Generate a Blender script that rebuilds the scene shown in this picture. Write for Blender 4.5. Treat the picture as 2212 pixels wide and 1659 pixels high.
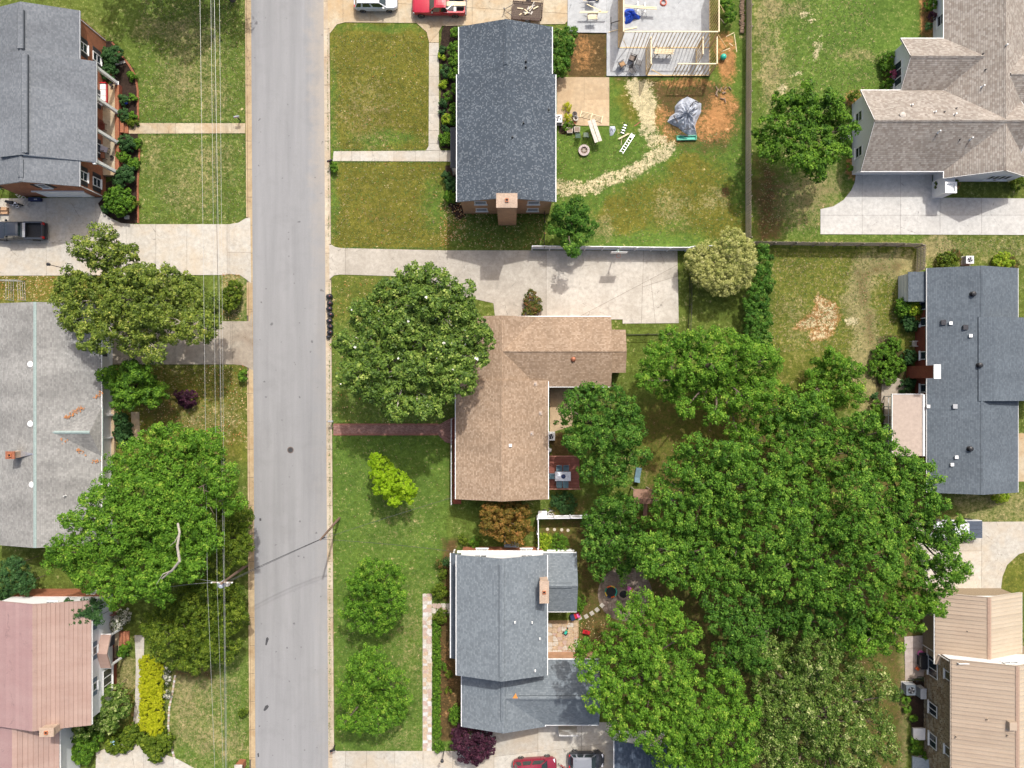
import bpy, math, random
import numpy as np
from mathutils import Vector, Matrix

for o in list(bpy.data.objects):
    bpy.data.objects.remove(o)
sc = bpy.context.scene
COL = sc.collection
R = math.radians

# ------------------------------------------------------------------ camera, sky, sun, exposure
CAM_H = 78.0                       # drone height above the ground, metres
GROUND_W = 113.0                   # ground width seen
cam = bpy.data.cameras.new('camera')
cam.sensor_width = 36.0
cam.lens = 18.0 * CAM_H / (GROUND_W / 2)
cam.clip_start = 1.0
cam.clip_end = 2000.0
cam_o = bpy.data.objects.new('camera', cam)
cam_o.location = (0, 0, CAM_H)
COL.objects.link(cam_o)
sc.camera = cam_o

SUN_EL = R(52)
SUN_AZ = math.atan2(0.31, 0.95)    # clockwise from north (+Y)
world = bpy.data.worlds.new('World')
sc.world = world
world.use_nodes = True
wn = world.node_tree.nodes
wl = world.node_tree.links
wn.clear()
sky = wn.new('ShaderNodeTexSky')
sky.sky_type = 'NISHITA'
sky.sun_disc = False
sky.sun_elevation = SUN_EL
sky.sun_rotation = SUN_AZ
sky.air_density = 0.9
sky.dust_density = 6.0
sky.ozone_density = 0.3
bg = wn.new('ShaderNodeBackground')
bg.inputs['Strength'].default_value = 0.15
wo = wn.new('ShaderNodeOutputWorld')
wl.new(sky.outputs[0], bg.inputs['Color'])
wl.new(bg.outputs[0], wo.inputs['Surface'])

sun = bpy.data.lights.new('sun', 'SUN')
sun.energy = 2.9
sun.angle = R(0.9)
sun.color = (1.0, 0.98, 0.945)
sun_o = bpy.data.objects.new('sun', sun)
_c = math.cos(SUN_EL)
_d = Vector((-math.sin(SUN_AZ) * _c, -math.cos(SUN_AZ) * _c, -math.sin(SUN_EL)))
sun_o.rotation_euler = _d.to_track_quat('-Z', 'Y').to_euler()
sun_o.location = (30, 60, 90)
COL.objects.link(sun_o)

sc.view_settings.view_transform = 'Standard'
sc.view_settings.look = 'None'
sc.view_settings.gamma = 1.0
sc.view_settings.exposure = 0.46
sc.view_settings.use_curve_mapping = False

# ------------------------------------------------------------------ coordinates
KP = GROUND_W / 2212.0             # metres on the ground per survey unit
CX, CY = 1106.0, 829.5


def G(px, py, z=0.0):
    """survey coordinates read at height z -> metres"""
    f = KP * (1 - z / CAM_H)
    return Vector(((px - CX) * f, (CY - py) * f, z))


def tile(ox, oy, s=2.765):
    return lambda x, y, z=0.0: G((ox + x / s) * 0.72005, (oy + y / s) * 0.72005, z)


def tp(ox, oy, s=2.765):
    return lambda x, y: ((ox + x / s) * 0.72005, (oy + y / s) * 0.72005)


# ------------------------------------------------------------------ mesh building
class MB:
    def __init__(s):
        s.v, s.f, s.m = [], [], []

    def face(s, pts, mi=0):
        b = len(s.v)
        s.v += [tuple(p) for p in pts]
        s.f.append(tuple(range(b, b + len(pts))))
        s.m.append(mi)

    def box(s, x0, y0, z0, x1, y1, z1, mi=0, M=None):
        if x0 > x1: x0, x1 = x1, x0
        if y0 > y1: y0, y1 = y1, y0
        if z0 > z1: z0, z1 = z1, z0
        p = [Vector(q) for q in ((x0, y0, z0), (x1, y0, z0), (x1, y1, z0), (x0, y1, z0),
                                 (x0, y0, z1), (x1, y0, z1), (x1, y1, z1), (x0, y1, z1))]
        if M is not None:
            p = [M @ q for q in p]
        b = len(s.v)
        s.v += [tuple(q) for q in p]
        for q in ((0, 3, 2, 1), (4, 5, 6, 7), (0, 1, 5, 4), (1, 2, 6, 5), (2, 3, 7, 6), (3, 0, 4, 7)):
            s.f.append(tuple(b + i for i in q))
            s.m.append(mi)
        return s

    def bar(s, a, b, w, h, mi=0):
        """rectangular bar from a to b, w wide, h tall"""
        a, b = Vector(a), Vector(b)
        d = (b - a)
        L = d.length
        if L < 1e-6: return s
        d.normalize()
        up = Vector((0, 0, 1)) if abs(d.z) < 0.95 else Vector((1, 0, 0))
        sd = d.cross(up).normalized()
        up = sd.cross(d).normalized()
        M = Matrix((d, sd, up)).transposed().to_4x4()
        M.translation = a
        s.box(0, -w / 2, -h / 2, L, w / 2, h / 2, mi, M)
        return s

    def prism(s, poly, z0, z1, mi=0):
        if sum(poly[i][0] * poly[(i + 1) % len(poly)][1] - poly[(i + 1) % len(poly)][0] * poly[i][1]
               for i in range(len(poly))) < 0:
            poly = poly[::-1]
        n = len(poly)
        b = len(s.v)
        s.v += [(p[0], p[1], z0) for p in poly] + [(p[0], p[1], z1) for p in poly]
        s.f.append(tuple(b + i for i in range(n - 1, -1, -1))); s.m.append(mi)
        s.f.append(tuple(b + n + i for i in range(n))); s.m.append(mi)
        for i in range(n):
            j = (i + 1) % n
            s.f.append((b + i, b + j, b + n + j, b + n + i)); s.m.append(mi)
        return s

    def slab3(s, pts, t, mi=0):
        """planar 3D polygon thickened downwards by t (vertical)"""
        pts = [Vector(p) for p in pts]
        nz = sum((pts[i].x * pts[(i + 1) % len(pts)].y - pts[(i + 1) % len(pts)].x * pts[i].y) for i in range(len(pts)))
        if nz < 0: pts = pts[::-1]
        n = len(pts)
        b = len(s.v)
        s.v += [tuple(p) for p in pts] + [(p.x, p.y, p.z - t) for p in pts]
        s.f.append(tuple(b + i for i in range(n))); s.m.append(mi)
        s.f.append(tuple(b + n + i for i in range(n - 1, -1, -1))); s.m.append(mi)
        for i in range(n):
            j = (i + 1) % n
            s.f.append((b + j, b + i, b + n + i, b + n + j)); s.m.append(mi)
        return s

    def tube(s, pts, rad, n=6, mi=0, caps=True):
        pts = [Vector(p) for p in pts]
        if not hasattr(rad, '__len__'): rad = [rad] * len(pts)
        rings = []
        for i, p in enumerate(pts):
            d = (pts[min(i + 1, len(pts) - 1)] - pts[max(i - 1, 0)]).normalized()
            up = Vector((0, 0, 1)) if abs(d.z) < 0.9 else Vector((0, 1, 0))
            a = d.cross(up).normalized()
            c = a.cross(d).normalized()
            b = len(s.v)
            for k in range(n):
                t = 2 * math.pi * k / n
                s.v.append(tuple(p + (a * math.cos(t) + c * math.sin(t)) * rad[i]))
            rings.append(b)
        for i in range(len(rings) - 1):
            for k in range(n):
                k2 = (k + 1) % n
                s.f.append((rings[i] + k, rings[i] + k2, rings[i + 1] + k2, rings[i + 1] + k)); s.m.append(mi)
        if caps:
            s.f.append(tuple(rings[0] + k for k in range(n - 1, -1, -1))); s.m.append(mi)
            s.f.append(tuple(rings[-1] + k for k in range(n))); s.m.append(mi)
        return s

    def lathe(s, prof, c=(0, 0, 0), n=16, mi=0):
        """profile [(r, z)...] around the z axis at c"""
        rings = []
        for r, z in prof:
            b = len(s.v)
            for k in range(n):
                t = 2 * math.pi * k / n
                s.v.append((c[0] + r * math.cos(t), c[1] + r * math.sin(t), c[2] + z))
            rings.append(b)
        for i in range(len(rings) - 1):
            for k in range(n):
                k2 = (k + 1) % n
                s.f.append((rings[i] + k, rings[i] + k2, rings[i + 1] + k2, rings[i + 1] + k)); s.m.append(mi)
        s.f.append(tuple(rings[0] + k for k in range(n - 1, -1, -1))); s.m.append(mi)
        s.f.append(tuple(rings[-1] + k for k in range(n))); s.m.append(mi)
        return s

    def mesh(s, name, mats, off=(0, 0, 0), smooth=False, uv=True):
        me = bpy.data.meshes.new(name)
        ox, oy, oz = off
        me.from_pydata([(p[0] - ox, p[1] - oy, p[2] - oz) for p in s.v], [], s.f)
        if not isinstance(mats, (list, tuple)): mats = [mats]
        for m in mats: me.materials.append(m)
        if any(s.m):
            me.polygons.foreach_set('material_index', s.m)
        if smooth:
            me.polygons.foreach_set('use_smooth', [True] * len(me.polygons))
        if uv:
            ul = me.uv_layers.new(name='UVMap')
            for p in me.polygons:
                n = p.normal
                if abs(n.z) > 0.995:
                    h = Vector((1, 0, 0)); w = Vector((0, 1, 0))
                else:
                    h = Vector((-n.y, n.x, 0)).normalized(); w = n.cross(h)
                for li in p.loop_indices:
                    q = s.v[me.loops[li].vertex_index]
                    q = Vector(q)
                    ul.data[li].uv = (q.dot(h), q.dot(w))
        me.update()
        return me

    def build(s, name, mats, parent=None, smooth=False, local=False):
        """one mesh object; vertices are in world metres unless local"""
        off = (0, 0, 0)
        if parent is not None and not local:
            off = root_loc(parent)
        me = s.mesh(name, mats, off, smooth)
        o = bpy.data.objects.new(name, me)
        COL.objects.link(o)
        if parent is not None: o.parent = parent
        return o


def root_loc(o):
    v = Vector((0, 0, 0))
    while o is not None:
        v += o.location
        o = o.parent
    return v


def tag(o, label=None, cat=None, group=None, kind=None):
    if label: o['label'] = label
    if cat: o['category'] = cat
    if group: o['group'] = group
    if kind: o['kind'] = kind
    return o


def thing(name, label, cat, loc=(0, 0, 0), rz=0.0, group=None):
    o = bpy.data.objects.new(name, None)
    o.empty_display_size = 0.3
    o.location = loc
    o.rotation_euler = (0, 0, rz)
    COL.objects.link(o)
    return tag(o, label, cat, group)


def inst(name, me, parent, wloc, rz=0.0, scale=None, rot=None):
    o = bpy.data.objects.new(name, me)
    o.parent = parent
    o.location = Vector(wloc) - root_loc(parent)
    o.rotation_euler = rot if rot else (0, 0, rz)
    if scale: o.scale = scale
    COL.objects.link(o)
    return o


def copy_tree(o, parent=None):
    c = o.copy()
    COL.objects.link(c)
    if parent is not None: c.parent = parent
    for ch in list(o.children):
        copy_tree(ch, c)
    return c


def struct(o):
    o['kind'] = 'structure'
    return o


# ------------------------------------------------------------------ materials
class NT:
    def __init__(s, name, rough=0.8, spec=0.3):
        s.mat = bpy.data.materials.new(name)
        s.mat.use_nodes = True
        s.t = s.mat.node_tree
        s.t.nodes.clear()
        s.out = s.t.nodes.new('ShaderNodeOutputMaterial')
        s.b = s.t.nodes.new('ShaderNodeBsdfPrincipled')
        s.b.inputs['Roughness'].default_value = rough
        s.b.inputs['Specular IOR Level'].default_value = spec
        s.t.links.new(s.b.outputs[0], s.out.inputs['Surface'])

    def set(s, sock, val):
        if hasattr(val, 'is_output'):
            s.t.links.new(val, sock)
        else:
            if hasattr(sock.default_value, '__len__') and not hasattr(val, '__len__'):
                val = [val] * len(sock.default_value)
            if hasattr(sock.default_value, '__len__') and len(val) == 3 and len(sock.default_value) == 4:
                val = (*val, 1)
            sock.default_value = val

    def n(s, typ, ins=None, out=0, **kw):
        nd = s.t.nodes.new('ShaderNode' + typ)
        for k, v in kw.items(): setattr(nd, k, v)
        for k, v in (ins or {}).items(): s.set(nd.inputs[k], v)
        return nd.outputs[out]

    def math(s, op, a, b=0.0, c=0.0, clamp=False):
        nd = s.t.nodes.new('ShaderNodeMath')
        nd.operation = op
        nd.use_clamp = clamp
        s.set(nd.inputs[0], a); s.set(nd.inputs[1], b); s.set(nd.inputs[2], c)
        return nd.outputs[0]

    def mix(s, f, a, b, blend='MIX'):
        nd = s.t.nodes.new('ShaderNodeMix')
        nd.data_type = 'RGBA'
        nd.blend_type = blend
        s.set(nd.inputs[0], f); s.set(nd.inputs[6], a); s.set(nd.inputs[7], b)
        return nd.outputs[2]

    def noise(s, vec, scale, detail=4, rough=0.6, dist=0.0):
        return s.n('TexNoise', {'Vector': vec, 'Scale': scale, 'Detail': detail, 'Roughness': rough, 'Distortion': dist})

    def ramp(s, f, stops, interp='LINEAR'):
        nd = s.t.nodes.new('ShaderNodeValToRGB')
        cr = nd.color_ramp
        cr.interpolation = interp
        while len(cr.elements) < len(stops): cr.elements.new(0.5)
        for e, (p, c) in zip(cr.elements, stops):
            e.position = p
            e.color = (*c, 1) if len(c) == 3 else c
        s.set(nd.inputs[0], f)
        return nd.outputs[0]

    def obj(s):
        return s.n('TexCoord', out=3)

    def pos(s):
        return s.n('NewGeometry', out=0)

    def uv(s):
        return s.n('TexCoord', out=2)

    def scalev(s, vec, k):
        return s.n('VectorMath', {0: vec, 1: k}, operation='MULTIPLY')

    def bump(s, h, dist=0.02, strength=0.6):
        o = s.n('Bump', {'Height': h, 'Distance': dist, 'Strength': strength})
        s.t.links.new(o, s.b.inputs['Normal'])

    def color(s, c):
        s.set(s.b.inputs['Base Color'], c)


def sh(c, k):
    return tuple(min(1, x * k) for x in c)


_mc = {}


def plain(name, c, rough=0.6, var=0.18, scale=6.0, metal=0.0, bump=0.004, spec=0.4, coat=0.0, dirt=0.0):
    """painted or raw surface: base colour with mottling, some grime and fine relief"""
    if name in _mc: return _mc[name]
    t = NT(name, rough, spec)
    v = t.obj()
    f = t.noise(v, scale, 5, 0.65)
    c1 = t.mix(t.ramp(f, [(0.3, (0, 0, 0)), (0.7, (1, 1, 1))]), sh(c, 1 - var), sh(c, 1 + var))
    if dirt > 0:
        g = t.ramp(t.noise(v, scale * 0.35, 6, 0.7), [(0.48, (0, 0, 0)), (0.72, (dirt, dirt, dirt))])
        c1 = t.mix(g, c1, sh(c, 0.45))
    t.color(c1)
    t.b.inputs['Metallic'].default_value = metal
    if coat: t.b.inputs['Coat Weight'].default_value = coat
    t.set(t.b.inputs['Roughness'], t.math('ADD', t.math('MULTIPLY', f, 0.25), rough - 0.12))
    if bump: t.bump(t.noise(v, scale * 5, 4), bump, 0.5)
    _mc[name] = t.mat
    return t.mat


def shingles(name, cols, tab=(0.33, 0.19), streak=0.25, line=0.55):
    """asphalt shingles: random tabs in courses, with weathered areas; cols dark..light stops"""
    t = NT(name, 0.9, 0.2)
    uv = t.uv()
    sx = t.n('SeparateXYZ', {0: uv}, 0); sy = t.n('SeparateXYZ', {0: uv}, 1)
    row = t.math('FLOOR', t.math('DIVIDE', sy, tab[1]))
    ro = t.n('TexWhiteNoise', {'W': row}, 0, noise_dimensions='1D')
    cx_ = t.math('ADD', t.math('DIVIDE', sx, tab[0]), t.math('MULTIPLY', ro, 7.0))
    colm = t.math('FLOOR', cx_)
    wn_ = t.n('TexWhiteNoise', {'Vector': t.n('CombineXYZ', {0: colm, 1: row, 2: 0.0})}, 0, noise_dimensions='3D')
    base = t.ramp(wn_, cols)
    fy = t.math('FRACT', t.math('DIVIDE', sy, tab[1]))
    fx = t.math('FRACT', cx_)
    edge = t.ramp(fy, [(0.0, (line, line, line)), (0.2, (1, 1, 1)), (0.85, (1, 1, 1)), (1.0, (1.05, 1.05, 1.05))])
    slot = t.ramp(fx, [(0.0, (0.72, 0.72, 0.72)), (0.08, (1, 1, 1))])
    c = t.mix(1.0, base, edge, 'MULTIPLY')
    c = t.mix(1.0, c, slot, 'MULTIPLY')
    big = t.noise(t.scalev(uv, (0.35, 0.12, 1.0)), 1.0, 5, 0.65)
    c = t.mix(streak, c, t.ramp(big, [(0.3, (0.5, 0.5, 0.5)), (0.7, (1.35, 1.35, 1.33))]), 'MULTIPLY')
    gr = t.noise(uv, 60, 3)
    c = t.mix(0.5, c, t.ramp(gr, [(0.3, (0.7, 0.7, 0.7)), (0.7, (1.25, 1.25, 1.25))]), 'MULTIPLY')
    t.color(c)
    h = t.math('ADD', t.math('MULTIPLY', fy, -1.0), t.math('MULTIPLY', wn_, 0.5))
    t.bump(h, 0.025, 0.7)
    return t.mat


def brickmat(name, c1, c2, mortar, bw=0.22, bh=0.075, var=0.3):
    t = NT(name, 0.88, 0.25)
    uv = t.uv()
    nd = t.t.nodes.new('ShaderNodeTexBrick')
    for k, v in {'Vector': uv, 'Color1': c1, 'Color2': c2, 'Mortar': mortar, 'Scale': 1.0, 'Mortar Size': 0.009,
                 'Mortar Smooth': 0.2, 'Bias': 0.0, 'Brick Width': bw, 'Row Height': bh}.items():
        t.set(nd.inputs[k], v)
    f = t.noise(uv, 1.1, 5)
    c = t.mix(var, nd.outputs[0], t.ramp(f, [(0.3, (0.45, 0.45, 0.45)), (0.7, (1.35, 1.3, 1.25))]), 'MULTIPLY')
    f2 = t.noise(uv, 9, 4)
    c = t.mix(0.5, c, t.ramp(f2, [(0.3, (0.7, 0.7, 0.7)), (0.7, (1.25, 1.22, 1.2))]), 'MULTIPLY')
    t.color(c)
    t.bump(t.math('SUBTRACT', 1.0, nd.outputs[1]), 0.01, 0.7)
    return t.mat


def concretemat(name, c, stain=0.5, streaky=False, warm=(0.42, 0.34, 0.24)):
    t = NT(name, 0.9, 0.25)
    v = t.pos()
    oi = t.n('ObjectInfo', out=5)
    a = t.noise(v, 0.35, 6, 0.65, 0.4)
    b = t.noise(v, 2.2, 6, 0.7)
    d = t.noise(v, 16, 4, 0.7)
    c1 = t.mix(t.ramp(b, [(0.35, (0, 0, 0)), (0.68, (1, 1, 1))]), sh(c, 0.82), sh(c, 1.12))
    c1 = t.mix(t.ramp(a, [(0.42, (0, 0, 0)), (0.66, (stain, stain, stain))]), c1, warm)
    c1 = t.mix(t.ramp(t.noise(v, 0.9, 7, 0.72, 0.6), [(0.56, (0, 0, 0)), (0.72, (stain * 0.8,) * 3)]), c1, sh(c, 0.45))
    c1 = t.mix(0.6, c1, t.ramp(d, [(0.3, (0.8, 0.8, 0.8)), (0.7, (1.18, 1.18, 1.18))]), 'MULTIPLY')
    c1 = t.mix(1.0, c1, t.ramp(oi, [(0, (0.9, 0.89, 0.87)), (1, (1.07, 1.07, 1.06))]), 'MULTIPLY')
    vo = t.n('TexVoronoi', {'Vector': v, 'Scale': 0.45}, 0, feature='DISTANCE_TO_EDGE')
    wob = t.math('ADD', vo, t.math('MULTIPLY', t.noise(v, 3, 4), 0.08))
    crack = t.ramp(wob, [(0.038, (0.6, 0.6, 0.6)), (0.046, (1, 1, 1))])
    msk = t.ramp(t.noise(v, 0.22, 2), [(0.5, (0, 0, 0)), (0.56, (1, 1, 1))])
    c1 = t.mix(msk, c1, t.mix(1.0, c1, crack, 'MULTIPLY'))
    t.color(c1)
    t.bump(d, 0.006, 0.5)
    return t.mat


def metalroof(name, c, c2, stain=0.3, rough=0.45):
    t = NT(name, rough, 0.4)
    v = t.pos()
    oi = t.n('ObjectInfo', out=5)
    a = t.noise(t.scalev(v, (0.25, 0.9, 1)), 1.0, 6, 0.65)
    b = t.noise(v, 7, 5, 0.7)
    c1 = t.mix(t.ramp(a, [(0.35, (0, 0, 0)), (0.7, (1, 1, 1))]), c, c2)
    c1 = t.mix(0.5, c1, t.ramp(b, [(0.3, (0.85, 0.85, 0.85)), (0.7, (1.12, 1.12, 1.12))]), 'MULTIPLY')
    c1 = t.mix(t.ramp(t.noise(t.scalev(v, (1.0, 0.5, 1)), 0.8, 7, 0.75, 1.0), [(0.58, (0, 0, 0)), (0.7, (stain,) * 3)]), c1, sh(c, 0.4))
    c1 = t.mix(1.0, c1, t.ramp(oi, [(0, (0.93, 0.93, 0.93)), (1, (1.05, 1.05, 1.05))]), 'MULTIPLY')
    t.color(c1)
    t.bump(b, 0.004, 0.4)
    return t.mat


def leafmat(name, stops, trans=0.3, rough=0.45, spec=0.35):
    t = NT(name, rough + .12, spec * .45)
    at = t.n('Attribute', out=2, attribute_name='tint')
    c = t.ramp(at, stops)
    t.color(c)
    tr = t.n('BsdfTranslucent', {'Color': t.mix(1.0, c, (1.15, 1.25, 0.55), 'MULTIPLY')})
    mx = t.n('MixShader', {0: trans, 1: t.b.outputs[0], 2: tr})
    t.t.links.new(mx, t.out.inputs['Surface'])
    return t.mat


WHITE = plain('white_paint', (0.72, 0.72, 0.70), 0.5, 0.06, 3, dirt=0.12)
GLASS = plain('window_glass', (0.025, 0.035, 0.045), 0.12, 0.2, 2, bump=0.0, spec=0.6)
BLACK = plain('black_plastic', (0.018, 0.018, 0.02), 0.45, 0.3, 8)
RUBBER = plain('rubber', (0.02, 0.02, 0.02), 0.8, 0.3, 10)
DARKMETAL = plain('dark_metal', (0.05, 0.05, 0.055), 0.45, 0.3, 8, metal=0.6)
ALU = plain('aluminium', (0.55, 0.56, 0.58), 0.35, 0.15, 8, metal=0.8)
GREYPLASTIC = plain('grey_plastic', (0.32, 0.33, 0.34), 0.5, 0.1, 6)
LUMBER = plain('new_lumber', (0.55, 0.40, 0.20), 0.75, 0.2, 5)
LUMBERW = plain('pale_lumber', (0.66, 0.55, 0.36), 0.75, 0.15, 5)
OLDWOOD = plain('weathered_wood', (0.30, 0.25, 0.20), 0.85, 0.35, 7, dirt=0.4)
GREYWOOD = plain('grey_board', (0.50, 0.46, 0.40), 0.85, 0.25, 7, dirt=0.3)
REDWOOD = plain('red_stained_deck', (0.20, 0.065, 0.045), 0.7, 0.3, 6, dirt=0.2)
BARK = plain('bark', (0.13, 0.10, 0.075), 0.95, 0.45, 9, bump=0.03)
PALEBARK = plain('pale_bark', (0.36, 0.32, 0.27), 0.95, 0.3, 9, bump=0.02)
RED = plain('red_paint', (0.45, 0.02, 0.025), 0.4, 0.15, 4)
BLUE = plain('blue_tarp', (0.01, 0.06, 0.42), 0.45, 0.3, 6, bump=0.02)
GREEN = plain('green_plastic', (0.02, 0.25, 0.15), 0.4, 0.2, 5)
TEAL = plain('teal_plastic', (0.03, 0.38, 0.28), 0.4, 0.15, 5)
YELLOW = plain('yellow_plastic', (0.65, 0.45, 0.06), 0.5, 0.15, 5)
PINK = plain('pink_plastic', (0.70, 0.16, 0.45), 0.45, 0.12, 5)
ORANGE = plain('orange_plastic', (0.75, 0.13, 0.02), 0.45, 0.12, 5)
NAVY = plain('navy_fabric', (0.015, 0.025, 0.08), 0.7, 0.25, 6)
CUSHION = plain('white_cushion', (0.70, 0.70, 0.68), 0.85, 0.06, 5)
TERRACOTTA = plain('terracotta', (0.40, 0.14, 0.06), 0.85, 0.2, 6)
STONEPALE = plain('pale_stone', (0.45, 0.42, 0.37), 0.9, 0.25, 5, dirt=0.3)
# ================================================================== THE SETTING
# ------------------------------------------------------------------ ground sheet with painted ground cover
def axis(lo, hi, step, far):
    a = list(np.arange(lo, hi + 1e-6, step))
    out, d = [], step
    while a[-1] < far:
        d *= 1.6; a.append(min(far, a[-1] + d))
    d = step
    while a[0] > -far:
        d *= 1.6; a.insert(0, max(-far, a[0] - d))
    return np.array(a)


gx = axis(-62, 62, 0.36, 700.0)
gy = axis(-48, 48, 0.36, 700.0)
NX, NY = len(gx), len(gy)
XX, YY = np.meshgrid(gx, gy)
PX = CX + XX / KP
PY = CY - YY / KP
rng = np.random.default_rng(5)


def vnoise(x, y, s, seed=0):
    """cheap smooth value noise"""
    r = np.random.default_rng(seed).random((64, 64))
    fx, fy = x / s, y / s
    ix, iy = np.floor(fx).astype(int), np.floor(fy).astype(int)
    tx, ty = fx - ix, fy - iy
    tx = tx * tx * (3 - 2 * tx); ty = ty * ty * (3 - 2 * ty)
    g = lambda a, b: r[a % 64, b % 64]
    return (g(ix, iy) * (1 - tx) + g(ix + 1, iy) * tx) * (1 - ty) + (g(ix, iy + 1) * (1 - tx) + g(ix + 1, iy + 1) * tx) * ty


def polymask(pts, feather=6.0, wob=4.0):
    x = PX + (vnoise(PX, PY, 22, 3) - 0.5) * 2 * wob
    y = PY + (vnoise(PX, PY, 22, 4) - 0.5) * 2 * wob
    n = len(pts)
    inside = np.zeros(PX.shape, bool)
    dist = np.full(PX.shape, 1e9)
    for i in range(n):
        x0, y0 = pts[i]; x1, y1 = pts[(i + 1) % n]
        c = ((y0 > y) != (y1 > y)) & (x < (x1 - x0) * (y - y0) / ((y1 - y0) if y1 != y0 else 1e-9) + x0)
        inside ^= c
        dx, dy = x1 - x0, y1 - y0
        t = np.clip(((x - x0) * dx + (y - y0) * dy) / (dx * dx + dy * dy + 1e-9), 0, 1)
        dist = np.minimum(dist, np.hypot(x - x0 - t * dx, y - y0 - t * dy))
    d = np.where(inside, dist, -dist)
    return np.clip(d / feather * 0.5 + 0.5, 0, 1)


def blobmask(cx, cy, rx, ry=None, soft=0.5, wob=8.0):
    ry = ry or rx
    x = PX + (vnoise(PX, PY, 18, 7) - 0.5) * 2 * wob
    y = PY + (vnoise(PX, PY, 18, 8) - 0.5) * 2 * wob
    d = np.hypot((x - cx) / rx, (y - cy) / ry)
    return np.clip((1 - d) / soft + 0.5, 0, 1)


def pathmask(pts, w, feather=6, wob=5):
    x = PX + (vnoise(PX, PY, 15, 11) - 0.5) * 2 * wob
    y = PY + (vnoise(PX, PY, 15, 12) - 0.5) * 2 * wob
    dist = np.full(PX.shape, 1e9)
    for (x0, y0), (x1, y1) in zip(pts, pts[1:]):
        dx, dy = x1 - x0, y1 - y0
        t = np.clip(((x - x0) * dx + (y - y0) * dy) / (dx * dx + dy * dy), 0, 1)
        dist = np.minimum(dist, np.hypot(x - x0 - t * dx, y - y0 - t * dy))
    return np.clip((w - dist) / feather + 0.5, 0, 1)


ch = {k: np.zeros(PX.shape) for k in ('dry', 'dirt', 'straw', 'mulch', 'lush', 'yellow', 'clay', 'litter')}


def put(k, m, a=1.0):
    ch[k] = ch[k] * (1 - m) + a * m


def add(k, m, a=1.0):
    ch[k] = np.clip(ch[k] + m * a, 0, 1)


def rect(x0, y0, x1, y1): return [(x0, y0), (x1, y0), (x1, y1), (x0, y1)]


big = vnoise(PX, PY, 60, 21)
ch['dry'] += 0.2 + 0.25 * (big - 0.5)
ch['lush'] += 0.4
# west lawns
put('dry', polymask(rect(230, -60, 530, 480), 20, 12), 0.22); put('lush', polymask(rect(230, 100, 530, 480), 30, 20), 0.55)
put('lush', polymask(rect(230, -60, 530, 110), 60, 25), 0.55)
put('dry', polymask(rect(230, -60, 530, 60), 50, 25), 0.22)
for b in ((420, 110, 60, 70), (455, 210, 40, 45), (380, 190, 35, 40), (470, 330, 45, 30), (350, 60, 60, 25), (420, 400, 70, 60), (330, 330, 20, 50)):
    add('dry', blobmask(*b, 0.9, 14), 0.24)
put('yellow', polymask(rect(-50, 590, 240, 655), 10), 0.8); add('litter', polymask(rect(-50, 590, 240, 655), 10), 0.5)
put('dry', polymask(rect(480, 585, 535, 695), 8), 0.5); add('litter', polymask(rect(478, 590, 512, 692), 10), 0.9); put('lush', polymask(rect(515, 595, 535, 690), 6), 1.0)
put('yellow', polymask(rect(240, 785, 535, 1000), 20), 0.7); add('dry', polymask(rect(340, 790, 535, 960), 30), 0.12)
add('litter', blobmask(390, 815, 80, 40, 0.8), 1.0); add('litter', blobmask(450, 850, 80, 70, 0.9), 0.45)
add('dirt', blobmask(350, 880, 50, 40, 0.9), 0.5)
put('lush', polymask(rect(360, 1420, 545, 1700), 30), 0.75); put('dry', polymask(rect(360, 1420, 545, 1700), 30), 0.3)
for b in ((440, 1480, 60, 30), (420, 1560, 60, 50), (480, 1610, 50, 30), (395, 1480, 20, 60)):
    add('dry', blobmask(*b, 0.9, 14), 0.25)
add('dirt', blobmask(420, 1455, 60, 16, 0.8), 0.6)
# front lawns east of the road
for q in (rect(705, 45, 930, 330), rect(705, 345, 970, 540)):
    put('yellow', polymask(q, 12), 0.95); put('dry', polymask(q, 12), 0.16)
for b in ((770, 110, 40, 40), (800, 200, 60, 70), (760, 270, 40, 40), (850, 270, 50, 40), (780, 430, 70, 60), (860, 480, 80, 40)):
    add('dirt', blobmask(*b, 1.0, 14), 0.22)
add('dry', blobmask(790, 240, 60, 80, 1.0, 15), 0.2)
for b in ((720, 300, 10, 200), (718, 450, 12, 90), (940, 440, 30, 60), (835, 300, 80, 20), (820, 60, 110, 10)):
    add('lush', blobmask(*b, 0.9, 8), 0.9); put('yellow', blobmask(*b, 0.9, 8), 0.3)
add('litter', polymask(rect(940, 430, 1180, 540), 25), 0.45); add('litter', polymask(rect(720, 500, 960, 535), 20), 0.25)
put('lush', polymask(rect(965, 440, 1180, 535), 14), 0.6)
put('lush', polymask(rect(712, 590, 990, 925), 14), 0.55); put('dry', polymask(rect(712, 590, 990, 925), 14), 0.2)
add('yellow', polymask(rect(712, 590, 860, 700), 14), 0.5); add('litter', polymask(rect(712, 600, 990, 915), 14), 0.25)
put('lush', polymask(rect(712, 935, 985, 1640), 14), 1.05 + 0.25 * np.sign(np.sin(PX / 9.0)) * (PX > 0)); put('dry', polymask(rect(712, 935, 985, 1640), 14), 0.15)
add('dry', blobmask(900, 1380, 60, 120, 1.0, 15), 0.22); add('dry', blobmask(860, 1130, 70, 50, 1.0, 15), 0.15); add('dry', blobmask(870, 1600, 50, 40, 1.0), 0.2)
add('dirt', blobmask(870, 1370, 60, 30, 0.9), 0.25)
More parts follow.
